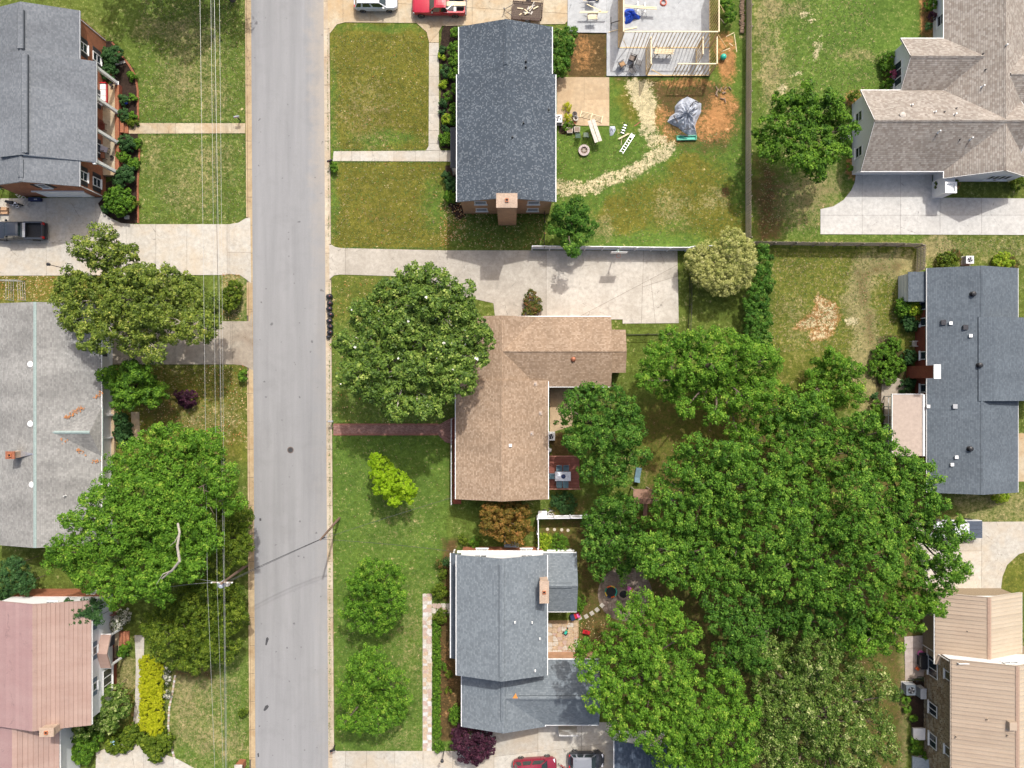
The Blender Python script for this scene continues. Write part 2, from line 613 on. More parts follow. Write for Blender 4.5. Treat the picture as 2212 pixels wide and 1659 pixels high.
# side strip by the brown house, garden between the houses
put('lush', polymask(rect(960, 1080, 1260, 1180), 10), 0.5)
put('dirt', polymask(rect(1185, 1070, 1275, 1125), 10), 0.5)
put('mulch', polymask(rect(955, 1165, 1010, 1300), 8), 0.35); put('dirt', polymask(rect(955, 1160, 990, 1300), 10), 0.8)
put('dirt', polymask(rect(948, 1330, 1000, 1600), 6), 0.9); put('mulch', polymask(rect(975, 1330, 1005, 1560), 6), 0.35); add('clay', polymask(rect(950, 1380, 985, 1560), 10), 0.25)
put('yellow', polymask(rect(1165, 1125, 1260, 1170), 8), 0.5); put('dirt', polymask(rect(1165, 1120, 1270, 1195), 10), 0.55)
# back yard of the dark-roofed house
put('lush', polymask(rect(1195, 165, 1625, 540), 12), 0.85); put('dry', polymask(rect(1195, 165, 1625, 540), 12), 0.1)
for b in ((1420, 440, 90, 60), (1520, 400, 60, 60), (1560, 480, 60, 40), (1330, 470, 50, 35), (1480, 350, 40, 25), (1370, 210, 40, 60)):
    add('yellow', blobmask(*b, 0.9, 14), 0.8)
for b in ((1450, 450, 40, 40), (1300, 490, 25, 30), (1540, 430, 30, 30)):
    add('dry', blobmask(*b, 1.0, 12), 0.4)
put('lush', polymask(rect(1560, -60, 1625, 200), 8), 0.7); add('dirt', blobmask(1580, 30, 20, 60), 0.3)
put('dirt', polymask([(1232, 70), (1312, 70), (1312, 168), (1225, 168)], 6, 3), 0.95); add('clay', blobmask(1260, 110, 25, 40, 0.9), 0.5)
put('dirt', polymask([(1330, 165), (1555, 165), (1600, 230), (1590, 290), (1560, 330), (1470, 330), (1420, 290), (1400, 210)], 24, 9), 0.72)
for b in ((1565, 110, 22, 45, 0.6), (1560, 230, 35, 35, 0.8), (1540, 275, 45, 35, 0.8), (1420, 250, 30, 25, 0.9), (1480, 180, 60, 10, 0.9), (1440, 300, 30, 20, 0.9), (1570, 155, 20, 30, 0.8)):
    add('clay', blobmask(*b, 6), 0.66)
put('straw', pathmask([(1365, 180), (1395, 235), (1400, 280), (1425, 315)], 19, 14, 7), 0.66)
put('straw', pathmask([(1445, 320), (1405, 345), (1330, 385), (1265, 405), (1198, 405)], 17, 12, 6), 0.66)
add('straw', blobmask(1395, 215, 28, 45, 0.8), 0.5)
put('dirt', blobmask(1568, 415, 9, 13, 0.4, 2), 0.9)
# top right lawn
put('lush', polymask(rect(1640, -60, 1995, 520), 20), 0.75); put('dry', polymask(rect(1640, -60, 1995, 520), 20), 0.2)
put('lush', blobmask(1900, 70, 90, 90, 0.8, 15), 0.95)
for b in ((1660, 60, 25, 120), (1700, 20, 60, 20), (1680, 180, 40, 60), (1860, 120, 60, 12), (1700, 440, 70, 60), (1780, 400, 50, 50), (1720, 270, 60, 50)):
    add('dry', blobmask(*b, 1.0, 14), 0.34)
for b in ((1740, 30, 14, 10), (1755, 45, 8, 6), (1748, 85, 6, 8), (1768, 100, 8, 14), (1762, 120, 8, 12), (1725, 160, 18, 6), (1690, 190, 8, 14), (1775, 75, 5, 5)):
    put('straw', blobmask(*b, 0.8, 4), 0.6)
add('dirt', polymask(rect(1628, 330, 1680, 520), 25, 12), 0.55); add('dirt', polymask(rect(1630, 380, 1860, 520), 40, 20), 0.28)
put('clay', polymask(rect(1985, -20, 2020, 80), 5, 3), 0.7); put('clay', polymask(rect(1905, 140, 1940, 195), 6, 3), 0.5); put('clay', blobmask(1845, 215, 18, 20, 0.5, 3), 0.7)
put('clay', polymask([(1828, 340), (1860, 345), (1860, 385), (1845, 390), (1828, 375)], 3, 2), 0.7); put('clay', blobmask(2048, 398, 28, 18, 0.3, 2), 0.75)
put('lush', polymask(rect(2010, 395, 2230, 425), 5), 0.3)
# right yard
put('dry', polymask(rect(1660, 525, 1990, 890), 16), 0.24); put('yellow', polymask(rect(1660, 525, 1990, 890), 16), 0.6); put('lush', polymask(rect(1660, 525, 1990, 890), 16), 0.6)
put('dry', pathmask([(1960, 570), (1880, 575), (1850, 640), (1875, 720), (1860, 800), (1885, 880)], 26, 26, 10), 0.85)
add('dirt', pathmask([(1950, 575), (1860, 590), (1870, 660), (1880, 740)], 14, 26, 10), 0.5)
put('dry', blobmask(1720, 700, 40, 60, 1.0, 14), 0.42)
put('straw', polymask([(1762, 637), (1800, 655), (1815, 690), (1805, 715), (1775, 735), (1745, 742), (1760, 712), (1715, 712), (1725, 697), (1755, 675)], 6, 5), 0.5)
put('clay', polymask([(1762, 637), (1800, 655), (1815, 690), (1805, 715), (1775, 735), (1745, 742), (1760, 712), (1715, 712), (1725, 697), (1755, 675)], 8, 5), 1.1)
put('straw', blobmask(1840, 693, 18, 9, 0.5, 4), 0.85); add('clay', blobmask(1840, 693, 18, 9, 0.5, 4), 0.3)
put('lush', polymask(rect(1935, 610, 2010, 800), 10), 0.8)
put('dry', polymask(rect(1990, 512, 2230, 570), 10), 0.4); put('dry', blobmask(2025, 535, 30, 25, 0.8), 0.9)
put('dry', polymask(rect(2060, 1065, 2230, 1125), 10), 0.55); put('lush', polymask(rect(2090, 1090, 2230, 1125), 10), 0.6)
put('yellow', blobmask(2200, 1240, 60, 50, 0.3, 4), 0.6); put('lush', blobmask(2200, 1240, 60, 50, 0.3, 4), 0.6)
# ground under the wood
put('dirt', polymask([(1390, 860), (1720, 860), (1900, 940), (2060, 1080), (2060, 1350), (1960, 1420), (1960, 1700), (1400, 1700), (1300, 1450), (1255, 1200), (1390, 1060)], 25, 12), 0.55)
put('dirt', blobmask(1500, 950, 120, 90, .8), 0.4); put('yellow', blobmask(1500, 950, 120, 90, .8), 0.7)
put('yellow', polymask(rect(1390, 880, 1480, 1050), 20), 0.5)
put('dry', polymask(rect(1500, 690, 1690, 900), 25), 0.2)
put('dirt', polymask(rect(1250, 1190, 1420, 1420), 12), 0.6); put('litter', polymask(rect(1200, 1340, 1320, 1440), 10), 0.8)
put('dry', polymask(rect(1940, 1370, 1962, 1660), 5), 0.55); put('mulch', polymask(rect(1965, 1470, 2000, 1600), 5), 0.75)
# planting beds
for q in ([(222, 90), (243, 90), (262, 118), (288, 150), (298, 190), (298, 266), (250, 266), (240, 150)],
          [(250, 288), (300, 288), (300, 480), (265, 484), (228, 465), (205, 432), (218, 400), (250, 385)]):
    put('mulch', polymask(q, 2, 1), 1.0)
put('mulch', polymask([(958, 52), (990, 52), (990, 325), (955, 322), (949, 310), (949, 95)], 2, 1.5), 0.85)
put('mulch', polymask([(958, 352), (990, 352), (1010, 470), (985, 478), (965, 440)], 3, 2), 0.7)
put('mulch', polymask(rect(240, 880, 262, 1000), 4), 0.5)
put('mulch', polymask([(250, 1490), (296, 1480), (293, 1585), (240, 1590)], 4), 0.4); put('clay', polymask([(252, 1485), (294, 1480), (293, 1580), (265, 1590)], 4), 0.35)
put('dry', polymask(rect(250, 1420, 295, 1490), 4), 0.6)
put('mulch', polymask(rect(352, 1430, 372, 1620), 4), 0.35)
put('mulch', polymask([(1206, 215), (1245, 215), (1245, 290), (1206, 290)], 3, 1), 0.8)
put('dirt', polymask([(1188, 935), (1215, 935), (1240, 985), (1188, 985)], 4), 0.9)
put('mulch', polymask([(1890, 720), (1940, 720), (1990, 830), (1990, 960), (1885, 960)], 5), 0.55)
put('dirt', polymask(rect(960, 940, 985, 1090), 5), 0.35)

verts = np.zeros((NX * NY, 3))
verts[:, 0] = XX.ravel(); verts[:, 1] = YY.ravel()
idx = np.arange(NX * NY).reshape(NY, NX)
quads = np.stack([idx[:-1, :-1], idx[:-1, 1:], idx[1:, 1:], idx[1:, :-1]], -1).reshape(-1, 4)
gm = bpy.data.meshes.new('ground')
gm.vertices.add(len(verts)); gm.vertices.foreach_set('co', verts.ravel())
gm.loops.add(quads.size); gm.loops.foreach_set('vertex_index', quads.ravel())
gm.polygons.add(len(quads)); gm.polygons.foreach_set('loop_start', np.arange(0, quads.size, 4))
gm.polygons.foreach_set('loop_total', np.full(len(quads), 4))
gm.update(calc_edges=True)
for nm, ks in (('cover', ('dry', 'dirt', 'straw', 'mulch')), ('cover_b', ('lush', 'yellow', 'clay', 'litter'))):
    at = gm.attributes.new(nm, 'FLOAT_COLOR', 'POINT')
    at.data.foreach_set('color', np.stack([ch[k].ravel() for k in ks], -1).astype(np.float32).ravel())

t = NT('ground_cover', 0.95, 0.15)
v = t.pos()
A1, A1a = t.n('Attribute', out=0, attribute_name='cover'), None
nA = [n for n in t.t.nodes if n.type == 'ATTRIBUTE'][0]
nB = t.t.nodes.new('ShaderNodeAttribute'); nB.attribute_name = 'cover_b'
sa = t.t.nodes.new('ShaderNodeSeparateColor'); t.t.links.new(nA.outputs[0], sa.inputs[0])
sb = t.t.nodes.new('ShaderNodeSeparateColor'); t.t.links.new(nB.outputs[0], sb.inputs[0])
dry, dirt, straw, mulch = sa.outputs[0], sa.outputs[1], sa.outputs[2], nA.outputs[3]
lush, yel, clay, litter = sb.outputs[0], sb.outputs[1], sb.outputs[2], nB.outputs[3]
n1 = t.noise(v, 0.9, 8, 0.75)
n2 = t.noise(v, 4.5, 6, 0.75)
n3 = t.noise(v, 17, 4, 0.7)
n4 = t.noise(v, 2.0, 7, 0.8)
n5 = t.noise(v, 0.33, 5, 0.7)
nn = t.math('ADD', t.math('MULTIPLY', t.math('SUBTRACT', t.math('ADD', t.math('ADD', t.math('MULTIPLY', n1, 0.3), t.math('MULTIPLY', n2, 0.3)), t.math('MULTIPLY', n4, 0.4)), 0.5), 1.7), 0.5)


def thr(w, k=1.5, soft=3.2):
    # weight against noise, so edges come out ragged
    return t.math('ADD', t.math('MULTIPLY', t.math('ADD', t.math('SUBTRACT', w, 0.5), t.math('MULTIPLY', t.math('SUBTRACT', nn, 0.5), k)), soft), 0.5, clamp=True)


col = t.mix(thr(lush, 2.0, 1.8), (0.096, 0.118, 0.021), (0.088, 0.150, 0.024))
col = t.mix(thr(yel, 2.2, 1.6), col, (0.126, 0.122, 0.019))
col = t.mix(thr(dry, 2.4, 2.2), col, (0.225, 0.200, 0.090))
col = t.mix(thr(dirt, 1.8, 2.2), col, (0.098, 0.064, 0.026))
col = t.mix(thr(clay, 2.4, 2.0), col, t.mix(n1, (0.22, 0.10, 0.036), (0.42, 0.23, 0.095)))
strawc = t.mix(t.ramp(n3, [(0.36, (0, 0, 0)), (0.56, (1, 1, 1))]), (0.17, 0.13, 0.05), (0.56, 0.49, 0.31))
col = t.mix(thr(straw, 2.9, 3.0), col, strawc)
col = t.mix(thr(mulch, 0.6, 5.0), col, t.mix(n3, (0.016, 0.011, 0.009), (0.055, 0.035, 0.026)))
lit = t.ramp(t.noise(v, 9, 3, 0.7), [(0.60, (0, 0, 0)), (0.66, (1, 1, 1))])
col = t.mix(t.math('MULTIPLY', lit, t.math('MULTIPLY', litter, 0.8)), col, t.mix(n1, (0.26, 0.10, 0.035), (0.42, 0.28, 0.10)))
col = t.mix(0.75, col, t.ramp(n3, [(0.28, (0.38, 0.40, 0.38)), (0.72, (1.62, 1.6, 1.6))]), 'MULTIPLY')
col = t.mix(0.6, col, t.ramp(t.noise(v, 45, 2), [(0.3, (0.6, 0.6, 0.6)), (0.7, (1.4, 1.4, 1.35))]), 'MULTIPLY')
col = t.mix(0.85, col, t.ramp(n4, [(0.34, (0.50, 0.54, 0.50)), (0.66, (1.45, 1.4, 1.42))]), 'MULTIPLY')
col = t.mix(0.6, col, t.ramp(n5, [(0.35, (0.66, 0.70, 0.66)), (0.65, (1.28, 1.25, 1.25))]), 'MULTIPLY')
col = t.mix(0.7, col, t.ramp(n2, [(0.3, (0.60, 0.62, 0.60)), (0.7, (1.40, 1.38, 1.4))]), 'MULTIPLY')
t.color(col)
t.bump(t.math('ADD', n3, t.noise(v, 40, 3)), 0.05, 0.8)
gm.materials.append(t.mat)
ground = bpy.data.objects.new('ground', gm)
COL.objects.link(ground)
struct(ground)

# ------------------------------------------------------------------ road
t = NT('asphalt', 0.92, 0.25)
v = t.pos()
g1 = t.noise(t.scalev(v, (1.1, 0.05, 1)), 1.0, 6, 0.6)
g2 = t.noise(v, 0.35, 7, 0.7, 0.5)
g3 = t.noise(v, 30, 4, 0.8)
c = t.mix(t.ramp(g1, [(0.3, (0, 0, 0)), (0.7, (1, 1, 1))]), (0.205, 0.206, 0.207), (0.258, 0.258, 0.258))
c = t.mix(t.ramp(g2, [(0.5, (0, 0, 0)), (0.75, (0.45,) * 3)]), c, (0.175, 0.175, 0.175))
xs = t.n('SeparateXYZ', {0: v}, 0); ys = t.n('SeparateXYZ', {0: v}, 1)
# worn, sandy-coloured wearing course along the north-east edge of the carriageway
e = t.math('ADD', t.math('MULTIPLY', ys, 0.013), xs)
ed = t.ramp(t.math('ADD', t.math('DIVIDE', t.math('ADD', e, 24.5), 5.0), t.math('MULTIPLY', t.math('SUBTRACT', t.noise(v, 0.6, 6, 0.7), 0.5), 0.9)), [(0.45, (0, 0, 0)), (0.8, (0.75,) * 3)])
nn_ = t.ramp(t.math('ADD', t.math('DIVIDE', ys, 45.0), t.math('MULTIPLY', t.noise(v, 0.2, 4), 0.3)), [(0.35, (0.25,) * 3), (0.75, (1,) * 3)])
c = t.mix(t.math('MULTIPLY', ed, nn_), c, (0.32, 0.285, 0.24))
c = t.mix(0.7, c, t.ramp(g3, [(0.3, (0.78, 0.78, 0.78)), (0.7, (1.2, 1.2, 1.2))]), 'MULTIPLY')
sp = t.ramp(t.noise(v, 1.6, 2, 0.4), [(0.24, (0.55,) * 3), (0.29, (1,) * 3)])
c = t.mix(1.0, c, sp, 'MULTIPLY')
t.color(c)
t.bump(g3, 0.01, 0.5)
ASPHALT = t.mat
CONC = concretemat('concrete', (0.43, 0.405, 0.355), 0.55)
CONC_WARM = concretemat('warm_concrete', (0.42, 0.36, 0.26), 0.6, warm=(0.36, 0.22, 0.09))
CONC_PALE = concretemat('pale_concrete', (0.44, 0.43, 0.405), 0.4, warm=(0.36, 0.345, 0.32))
CONC_TAN = concretemat('tan_concrete', (0.44, 0.34, 0.22), 0.4, warm=(0.36, 0.24, 0.13))
CONC_BROWN = concretemat('stained_concrete', (0.35, 0.31, 0.25), 0.6, warm=(0.22, 0.165, 0.12))
KERBM = concretemat('kerb_concrete', (0.40, 0.31, 0.19), 0.55, warm=(0.24, 0.15, 0.07))
KERBE = concretemat('kerb_concrete_pale', (0.44, 0.38, 0.29), 0.5, warm=(0.32, 0.2, 0.1))
JOINT = plain('joint_soil', (0.10, 0.085, 0.065), 0.95, 0.3, 8)


def P2(pts): return [tuple(G(x, y)[:2]) for x, y in pts]


def lx(side, y):
    """survey x of the road edges at survey y (the road drifts east going south)"""
    return {'w': 542.5, 'e': 699.0}[side] + (y / 1659.0) * (9.5 if side == 'w' else 10.5)


road = MB().prism(P2([(lx('w', -700) - 1, -700), (lx('e', -700) + 1, -700), (lx('e', 2400) + 1, 2400), (lx('w', 2400) - 1, 2400)]), -0.10, 0.012).build('road', ASPHALT)
struct(road)


def clip(poly, p, q, off):
    """keep the part of poly left of the line p->q moved left by off"""
    dx, dy = q[0] - p[0], q[1] - p[1]
    L = math.hypot(dx, dy)
    nx, ny = -dy / L, dx / L
    d = [(a[0] - p[0]) * nx + (a[1] - p[1]) * ny - off for a in poly]
    out = []
    for i in range(len(poly)):
        j = (i + 1) % len(poly)
        if d[i] >= 0: out.append(poly[i])
        if (d[i] >= 0) != (d[j] >= 0):
            k = d[i] / (d[i] - d[j])
            out.append((poly[i][0] + (poly[j][0] - poly[i][0]) * k, poly[i][1] + (poly[j][1] - poly[i][1]) * k))
    return out


def area(p):
    return abs(sum(p[i][0] * p[(i + 1) % len(p)][1] - p[(i + 1) % len(p)][0] * p[i][1] for i in range(len(p)))) / 2


def pavement(name, poly, cuts, mat, top=0.05, gap=0.025, piece='slab', base=None):
    """poured surface: a joint-coloured bed and one slab per bay; cuts = (p, q[, filter box])"""
    b = MB().prism(P2(poly), -0.12, top - 0.022).build(name, base or JOINT)
    struct(b)
    pieces = [P2(poly)]
    for cu in cuts:
        p, q = P2(cu[:2])
        nxt = []
        for pc in pieces:
            if len(cu) > 2:
                cx = sum(a[0] for a in pc) / len(pc); cy = sum(a[1] for a in pc) / len(pc)
                (bx0, by0), (bx1, by1) = P2([(cu[2][0], cu[2][1]), (cu[2][2], cu[2][3])])
                if not (bx0 <= cx <= bx1 and by1 <= cy <= by0):
                    nxt.append(pc); continue
            a_, b_ = clip(pc, p, q, gap / 2), clip(pc, q, p, gap / 2)
            for h in (a_, b_):
                if len(h) >= 3 and area(h) > 0.02: nxt.append(h)
        pieces = nxt
    rr = random.Random(len(pieces))
    for pc in pieces:
        tz = top + rr.uniform(-0.006, 0.004)
        MB().prism(pc, top - 0.03, tz).build(piece, mat, b)
    return b


def hjoints(ys, x0, x1): return [((x0, y), (x1, y)) for y in ys]
def vjoints(xs, y0, y1): return [((x, y0), (x, y1)) for x in xs]


def arc(cx, cy, r, a0, a1, n=6):
    return [(cx + r * math.cos(R(a0 + (a1 - a0) * i / n)), cy - r * math.sin(R(a0 + (a1 - a0) * i / n))) for i in range(n + 1)]


# kerbs: gutter pans in bays of about three metres with a raised kerb edge
def kerb(side, mat, gaps):
    b = MB().prism(P2([(lx(side, -300) + (-13 if side == 'w' else 0), -300), (lx(side, -300) + (0 if side == 'w' else 13), -300),
                       (lx(side, 1950) + (0 if side == 'w' else 13), 1950), (lx(side, 1950) + (-13 if side == 'w' else 0), 1950)]), -0.1, 0.006).build('kerb', JOINT)
    struct(b)
    y = -300.0
    step = 60.5
    while y < 1940:
        y1 = y + step
        s = -1 if side == 'w' else 1
        def q(a, c, yy): return [(lx(side, yy[0]) + s * a, yy[0]), (lx(side, yy[0]) + s * c, yy[0]), (lx(side, yy[1]) + s * c, yy[1]), (lx(side, yy[1]) + s * a, yy[1])]
        MB().prism(P2(q(0, 9.4, (y + .4, y1 - .4))), -0.02, 0.022).build('gutter_pan', mat, b)
        # kerb stones, left out where a drive crosses
        segs = [(y, y1)]
        for g0, g1 in gaps:
            ns = []
            for a_, c_ in segs:
                if g1 <= a_ or g0 >= c_: ns.append((a_, c_)); continue
                if g0 > a_: ns.append((a_, g0))
                if g1 < c_: ns.append((g1, c_))
            segs = ns
        for a_, c_ in segs:
            if c_ - a_ > 2:
                MB().prism(P2(q(9.6, 12.6, (a_ + .4, c_ - .4))), -0.02, 0.115).build('kerb_stone', mat, b)
        y = y1
    return b


kerb('w', KERBM, [(470, 610), (682, 800), (1640, 1720)])
kerb('e', KERBE, [(-60, 60), (528, 605), (1615, 1700)])

# drives and walks, west side
pavement('driveway', [(-120, 430), (223, 427), (212, 440)] + [(222, 459), (240, 472), (262, 482), (290, 484.5), (496, 484.5), (516, 481), (530, 472), (541, 470)] +
         [(543, 612), (533, 604), (520, 595), (500, 592), (480, 594), (-120, 596)],
         [((99.5, 400), (101.5, 700))] + [((207.5, 400), (207.5, 480), (101, 420, 560, 600))] +
         [((-120, 525), (209, 525), (-200, 400, 209, 620))] + [((x, 400), (x, 700), (207, 400, 560, 700)) for x in (273, 337, 404, 491)] +
         [((491, 545), (560, 545), (480, 400, 560, 700))], CONC)
pavement('driveway', [(228, 694), (540, 694), (543, 672), (545, 690), (547, 800), (538, 795), (525, 789), (505, 787), (236, 787)],
         [((x, 600), (x, 900)) for x in (380, 440, 502)], CONC_BROWN)
pavement('front_walk', [(262, 266), (530, 266.5), (530, 288), (262, 289)], vjoints((300, 340, 380, 420, 460, 500), 200, 300), CONC_WARM)
pavement('front_walk', [(291, 1372), (312, 1372), (311, 1430), (304, 1520), (302, 1600), (310, 1612), (385, 1640), (420, 1659), (420, 1760), (205, 1760), (208, 1625), (240, 1612), (285, 1590), (292, 1520), (294, 1430)],
         hjoints((1400, 1440, 1480, 1520, 1560), 280, 320) + [((310, 1600), (310, 1800), (200, 1590, 500, 1800)), ((376, 1600), (376, 1800), (310, 1590, 500, 1800))], CONC)
MB().prism(P2([(283, 890), (301, 890), (303, 955), (286, 956)]), -0.05, 0.04).build('front_walk', CONC_TAN)['kind'] = 'structure'
# east side
pavement('driveway', [(lx('e', 0) + 9, -120), (1226, -120), (1226, 45), (1220, 52), (955, 56), (948, 68), (948, 92), (927, 92), (922, 70), (900, 50), (745, 48.5), (728, 53), (713, 72), (lx('e', 60) + 9, 72)],
         [((x, -200), (x, 60), (600, -200, 1300, 100)) for x in (741, 800, 860)] + [((930, 90), (985, 30), (880, 20, 1000, 100))] + [((860, 8), (1300, 34), (865, -200, 1300, 100))] + [((1020, -100), (1020, 100), (980, -200, 1300, 100)), ((1110, -100), (1110, 100), (980, -200, 1300, 100))], CONC_WARM)
pavement('front_walk', [(927, 93), (948, 93), (948.5, 318), (953, 325), (920, 325), (926, 316)], hjoints((120, 165, 206, 245, 282, 310), 900, 970), CONC)
pavement('front_walk', [(721, 327), (973, 325.5), (973, 349), (719, 348)], vjoints((737, 760, 778, 804, 851, 898, 950), 300, 400), CONC)
pavement('driveway', [(lx('e', 560) + 9, 529), (717, 529), (724, 533.5), (737, 536), (960, 541), (1463, 541), (1466, 698), (1345, 699), (1345, 690), (1070, 690), (1066, 655), (1000, 640), (900, 598), (735, 593), (722, 595), (712, 603), (lx('e', 600) + 9, 603)],
         [((x, 500), (x, 720), (600, 500, 1100, 720)) for x in (746, 833, 942)] + [((1180, 500), (1180, 612), (1000, 500, 1470, 720))] +
         [((1390, 541), (1388, 610), (1200, 500, 1470, 720)), ((1388, 612), (1240, 690), (1181, 560, 1470, 720)), ((1465, 596), (1388, 620), (1390, 500, 1470, 720)), ((1408, 625), (1416, 700), (1300, 600, 1470, 720))], concretemat('drive_concrete', (0.44, 0.405, 0.35), 0.6, warm=(0.29, 0.26, 0.215)))
pavement('driveway', [(lx('e', 1640) + 9, 1622), (721, 1619), (728, 1622), (990, 1622), (1000, 1600), (1030, 1575), (1290, 1560), (1325, 1560), (1326, 1800), (lx('e', 1640) + 9, 1800)],
         [((x, 1500), (x, 1900)) for x in (746, 792, 853, 914, 978)] + [((x, 1500), (x, 1900), (978, 1500, 1400, 1900)) for x in (1067, 1162, 1256)] + [((1000, 1642), (1325, 1604), (978, 1500, 1400, 1900))], CONC)
pavement('driveway', [(1772, 452), (1800, 446), (1822, 432), (1838, 412), (1846, 395), (1850, 366), (2014, 366), (2012, 427), (2330, 430), (2330, 508), (1772, 506)],
         [((1862, 350), (1862, 520)), ((1772, 465), (2330, 465), (1800, 400, 2400, 520)), ((1945, 350), (1945, 520)), ((2030, 350), (2030, 520)), ((2120, 350), (2120, 520))], CONC_PALE)
pavement('driveway', [(1960, 1128), (2330, 1126), (2330, 1185), (2230, 1187), (2200, 1197), (2175, 1220), (2165, 1245), (2158, 1300), (2010, 1300), (1985, 1200)],
         [((2120, 1000), (2120, 1400)), ((2000, 1190), (2330, 1190), (2000, 1100, 2122, 1400))], CONC)
MB().prism(P2([(2198, 936), (2330, 936), (2330, 1040), (2198, 1040)]), -0.1, 0.05).build('driveway', CONC_WARM)['kind'] = 'structure'
# slabs of the building site, old patio, small patios
pavement('foundation_slab', [(1226, -120), (1533, -120), (1533, 165), (1310, 165), (1310, 72), (1226, 71)],
         [((1310, -200), (1310, 60), (1200, -200, 1600, 200)), ((1300, 72), (1340, 72), (1200, -200, 1341, 200)), ((1334, -200), (1334, 200)), ((1310, 134), (1334, 134), (1300, 73, 1335, 200)), ((1275, -200), (1275, 200), (1200, -200, 1309, 200)),
          ((1310, 105), (1390, 105), (1310, 73, 1395, 200)), ((1393, 72), (1393, 200), (1335, 73, 1600, 200))], concretemat('new_slab_concrete', (0.42, 0.435, 0.445), 0.35, warm=(0.34, 0.355, 0.36)), 0.14, 0.015)
pavement('patio', [(1203, 167), (1316, 167.5), (1316, 272), (1262, 272), (1203, 268)], [((1262, 150), (1262, 300)), ((1203, 215), (1316, 215), (1262, 150, 1330, 300))], CONC_TAN, 0.07, 0.012)
MB().prism(P2([(1905, 817), (1935, 815), (1955, 823), (1968, 850), (1968, 870), (1903, 870)]), -0.05, 0.05).build('patio', CONC_BROWN)['kind'] = 'structure'
pavement('patio', [(1953, 1375), (1998, 1372), (1998, 1460), (1955, 1470)], hjoints((1400, 1430), 1940, 2010), concretemat('pink_patio', (0.40, 0.34, 0.31), 0.4), 0.06)
MB().prism(P2([(1188, 838), (1255, 838), (1235, 920), (1188, 935)]), -0.05, 0.05).build('patio', CONC_TAN)['kind'] = 'structure'

# brick walk of the brown-roofed house (bricks far below ten pixels: material with bonded courses)
BRICKWALK = brickmat('brick_paving', (0.22, 0.105, 0.085), (0.34, 0.20, 0.165), (0.10, 0.075, 0.065), 0.21, 0.105, 0.5)
bw = MB().prism(P2([(720, 916), (950, 916), (972, 904), (1000, 895), (1000, 965), (962, 955), (946, 939), (720, 939.5)]), -0.05, 0.045).build('brick_walk', BRICKWALK)
struct(bw)
rb = random.Random(3)
edge_me = MB().box(-0.1, -0.055, 0, 0.1, 0.055, 0.07).mesh('edge_brick', brickmat('edge_brick', (0.26, 0.10, 0.075), (0.32, 0.16, 0.12), (0.2, 0.1, 0.08), 0.5, 0.5))
for yy in (916.6, 938.6):
    for i in range(75):
        x = 722 + i * 3.0
        inst('brick', edge_me, bw, G(x, yy) + Vector((0, 0, rb.uniform(-0.01, 0.0))), math.pi / 2 + rb.uniform(-.06, .06))


# flagstones: irregular stones with joints, each a piece
STONES = [plain('flagstone_%d' % 0, (0.46, 0.42, 0.36), 0.9, 0.25, 5, dirt=0.25), plain('flagstone_tan', (0.42, 0.32, 0.22), 0.9, 0.25, 5, dirt=0.25), plain('flagstone_grey', (0.50, 0.48, 0.46), 0.9, 0.2, 5, dirt=0.2), plain('flagstone_rose', (0.40, 0.30, 0.25), 0.9, 0.2, 5, dirt=0.25)]
STONES[0].name = 'flagstone'
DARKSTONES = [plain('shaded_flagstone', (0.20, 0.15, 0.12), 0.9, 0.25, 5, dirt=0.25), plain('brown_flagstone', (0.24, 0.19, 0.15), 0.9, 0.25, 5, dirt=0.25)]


def flags(parent, x0, y0, x1, y1, cell, mats, seed, inside=None, top=0.05):
    """x0.. in metres; jittered grid of irregular polygons"""
    r = random.Random(seed)
    nx, ny = max(1, round((x1 - x0) / cell)), max(1, round((y1 - y0) / cell))
    cw, chh = (x1 - x0) / nx, (y1 - y0) / ny
    P = {}
    for j in range(ny + 1):
        for i in range(nx + 1):
            ox = 0 if i in (0, nx) else r.uniform(-.28, .28) * cw
            oy = 0 if j in (0, ny) else r.uniform(-.32, .32) * chh
            P[i, j] = Vector((x0 + i * cw + ox, y0 + j * chh + oy))
    for j in range(ny):
        for i in range(nx):
            q = [P[i, j], P[i + 1, j], P[i + 1, j + 1], P[i, j + 1]]
            c = sum(q, Vector((0, 0))) / 4
            if inside and not inside(c): continue
            # cut corners so the stones read as broken flags
            pts = []
            for k in range(4):
                a, b_, d = q[k - 1], q[k], q[(k + 1) % 4]
                pts.append(b_ + (a - b_) * r.uniform(.08, .25)); pts.append(b_ + (d - b_) * r.uniform(.08, .25))
            pts = [c + (p - c) * 0.93 for p in pts]
            MB().prism([tuple(p) for p in pts], 0.0, top + r.uniform(-.012, .01)).build('flagstone', r.choice(mats), parent)


(ax, ay), (bx_, by_) = P2([(913.5, 1622), (932.5, 1282)])
sp_ = MB().prism(P2([(913, 1283), (933, 1283), (933, 1622), (913, 1622)]), -0.05, 0.02).build('stone_path', plain('path_mortar', (0.40, 0.37, 0.32), 0.95, 0.2, 6))
struct(sp_)
flags(sp_, ax, ay, bx_, by_, 0.42, STONES, 4)
(ax, ay), (bx_, by_) = P2([(933, 1325), (975, 1303)])
flags(sp_, ax, ay, bx_, by_, 0.5, STONES, 14)
(ax, ay), (bx_, by_) = P2([(1182, 1415), (1248, 1345)])
pt = MB().prism(P2([(1180, 1340), (1250, 1340), (1250, 1418), (1180, 1418)]), -0.05, 0.015).build('stone_patio', plain('patio_sand', (0.30, 0.22, 0.13), 0.95, 0.3, 6))
struct(pt)
flags(pt, ax, ay, bx_, by_, 0.55, [STONES[1], STONES[0], STONES[3]], 6)
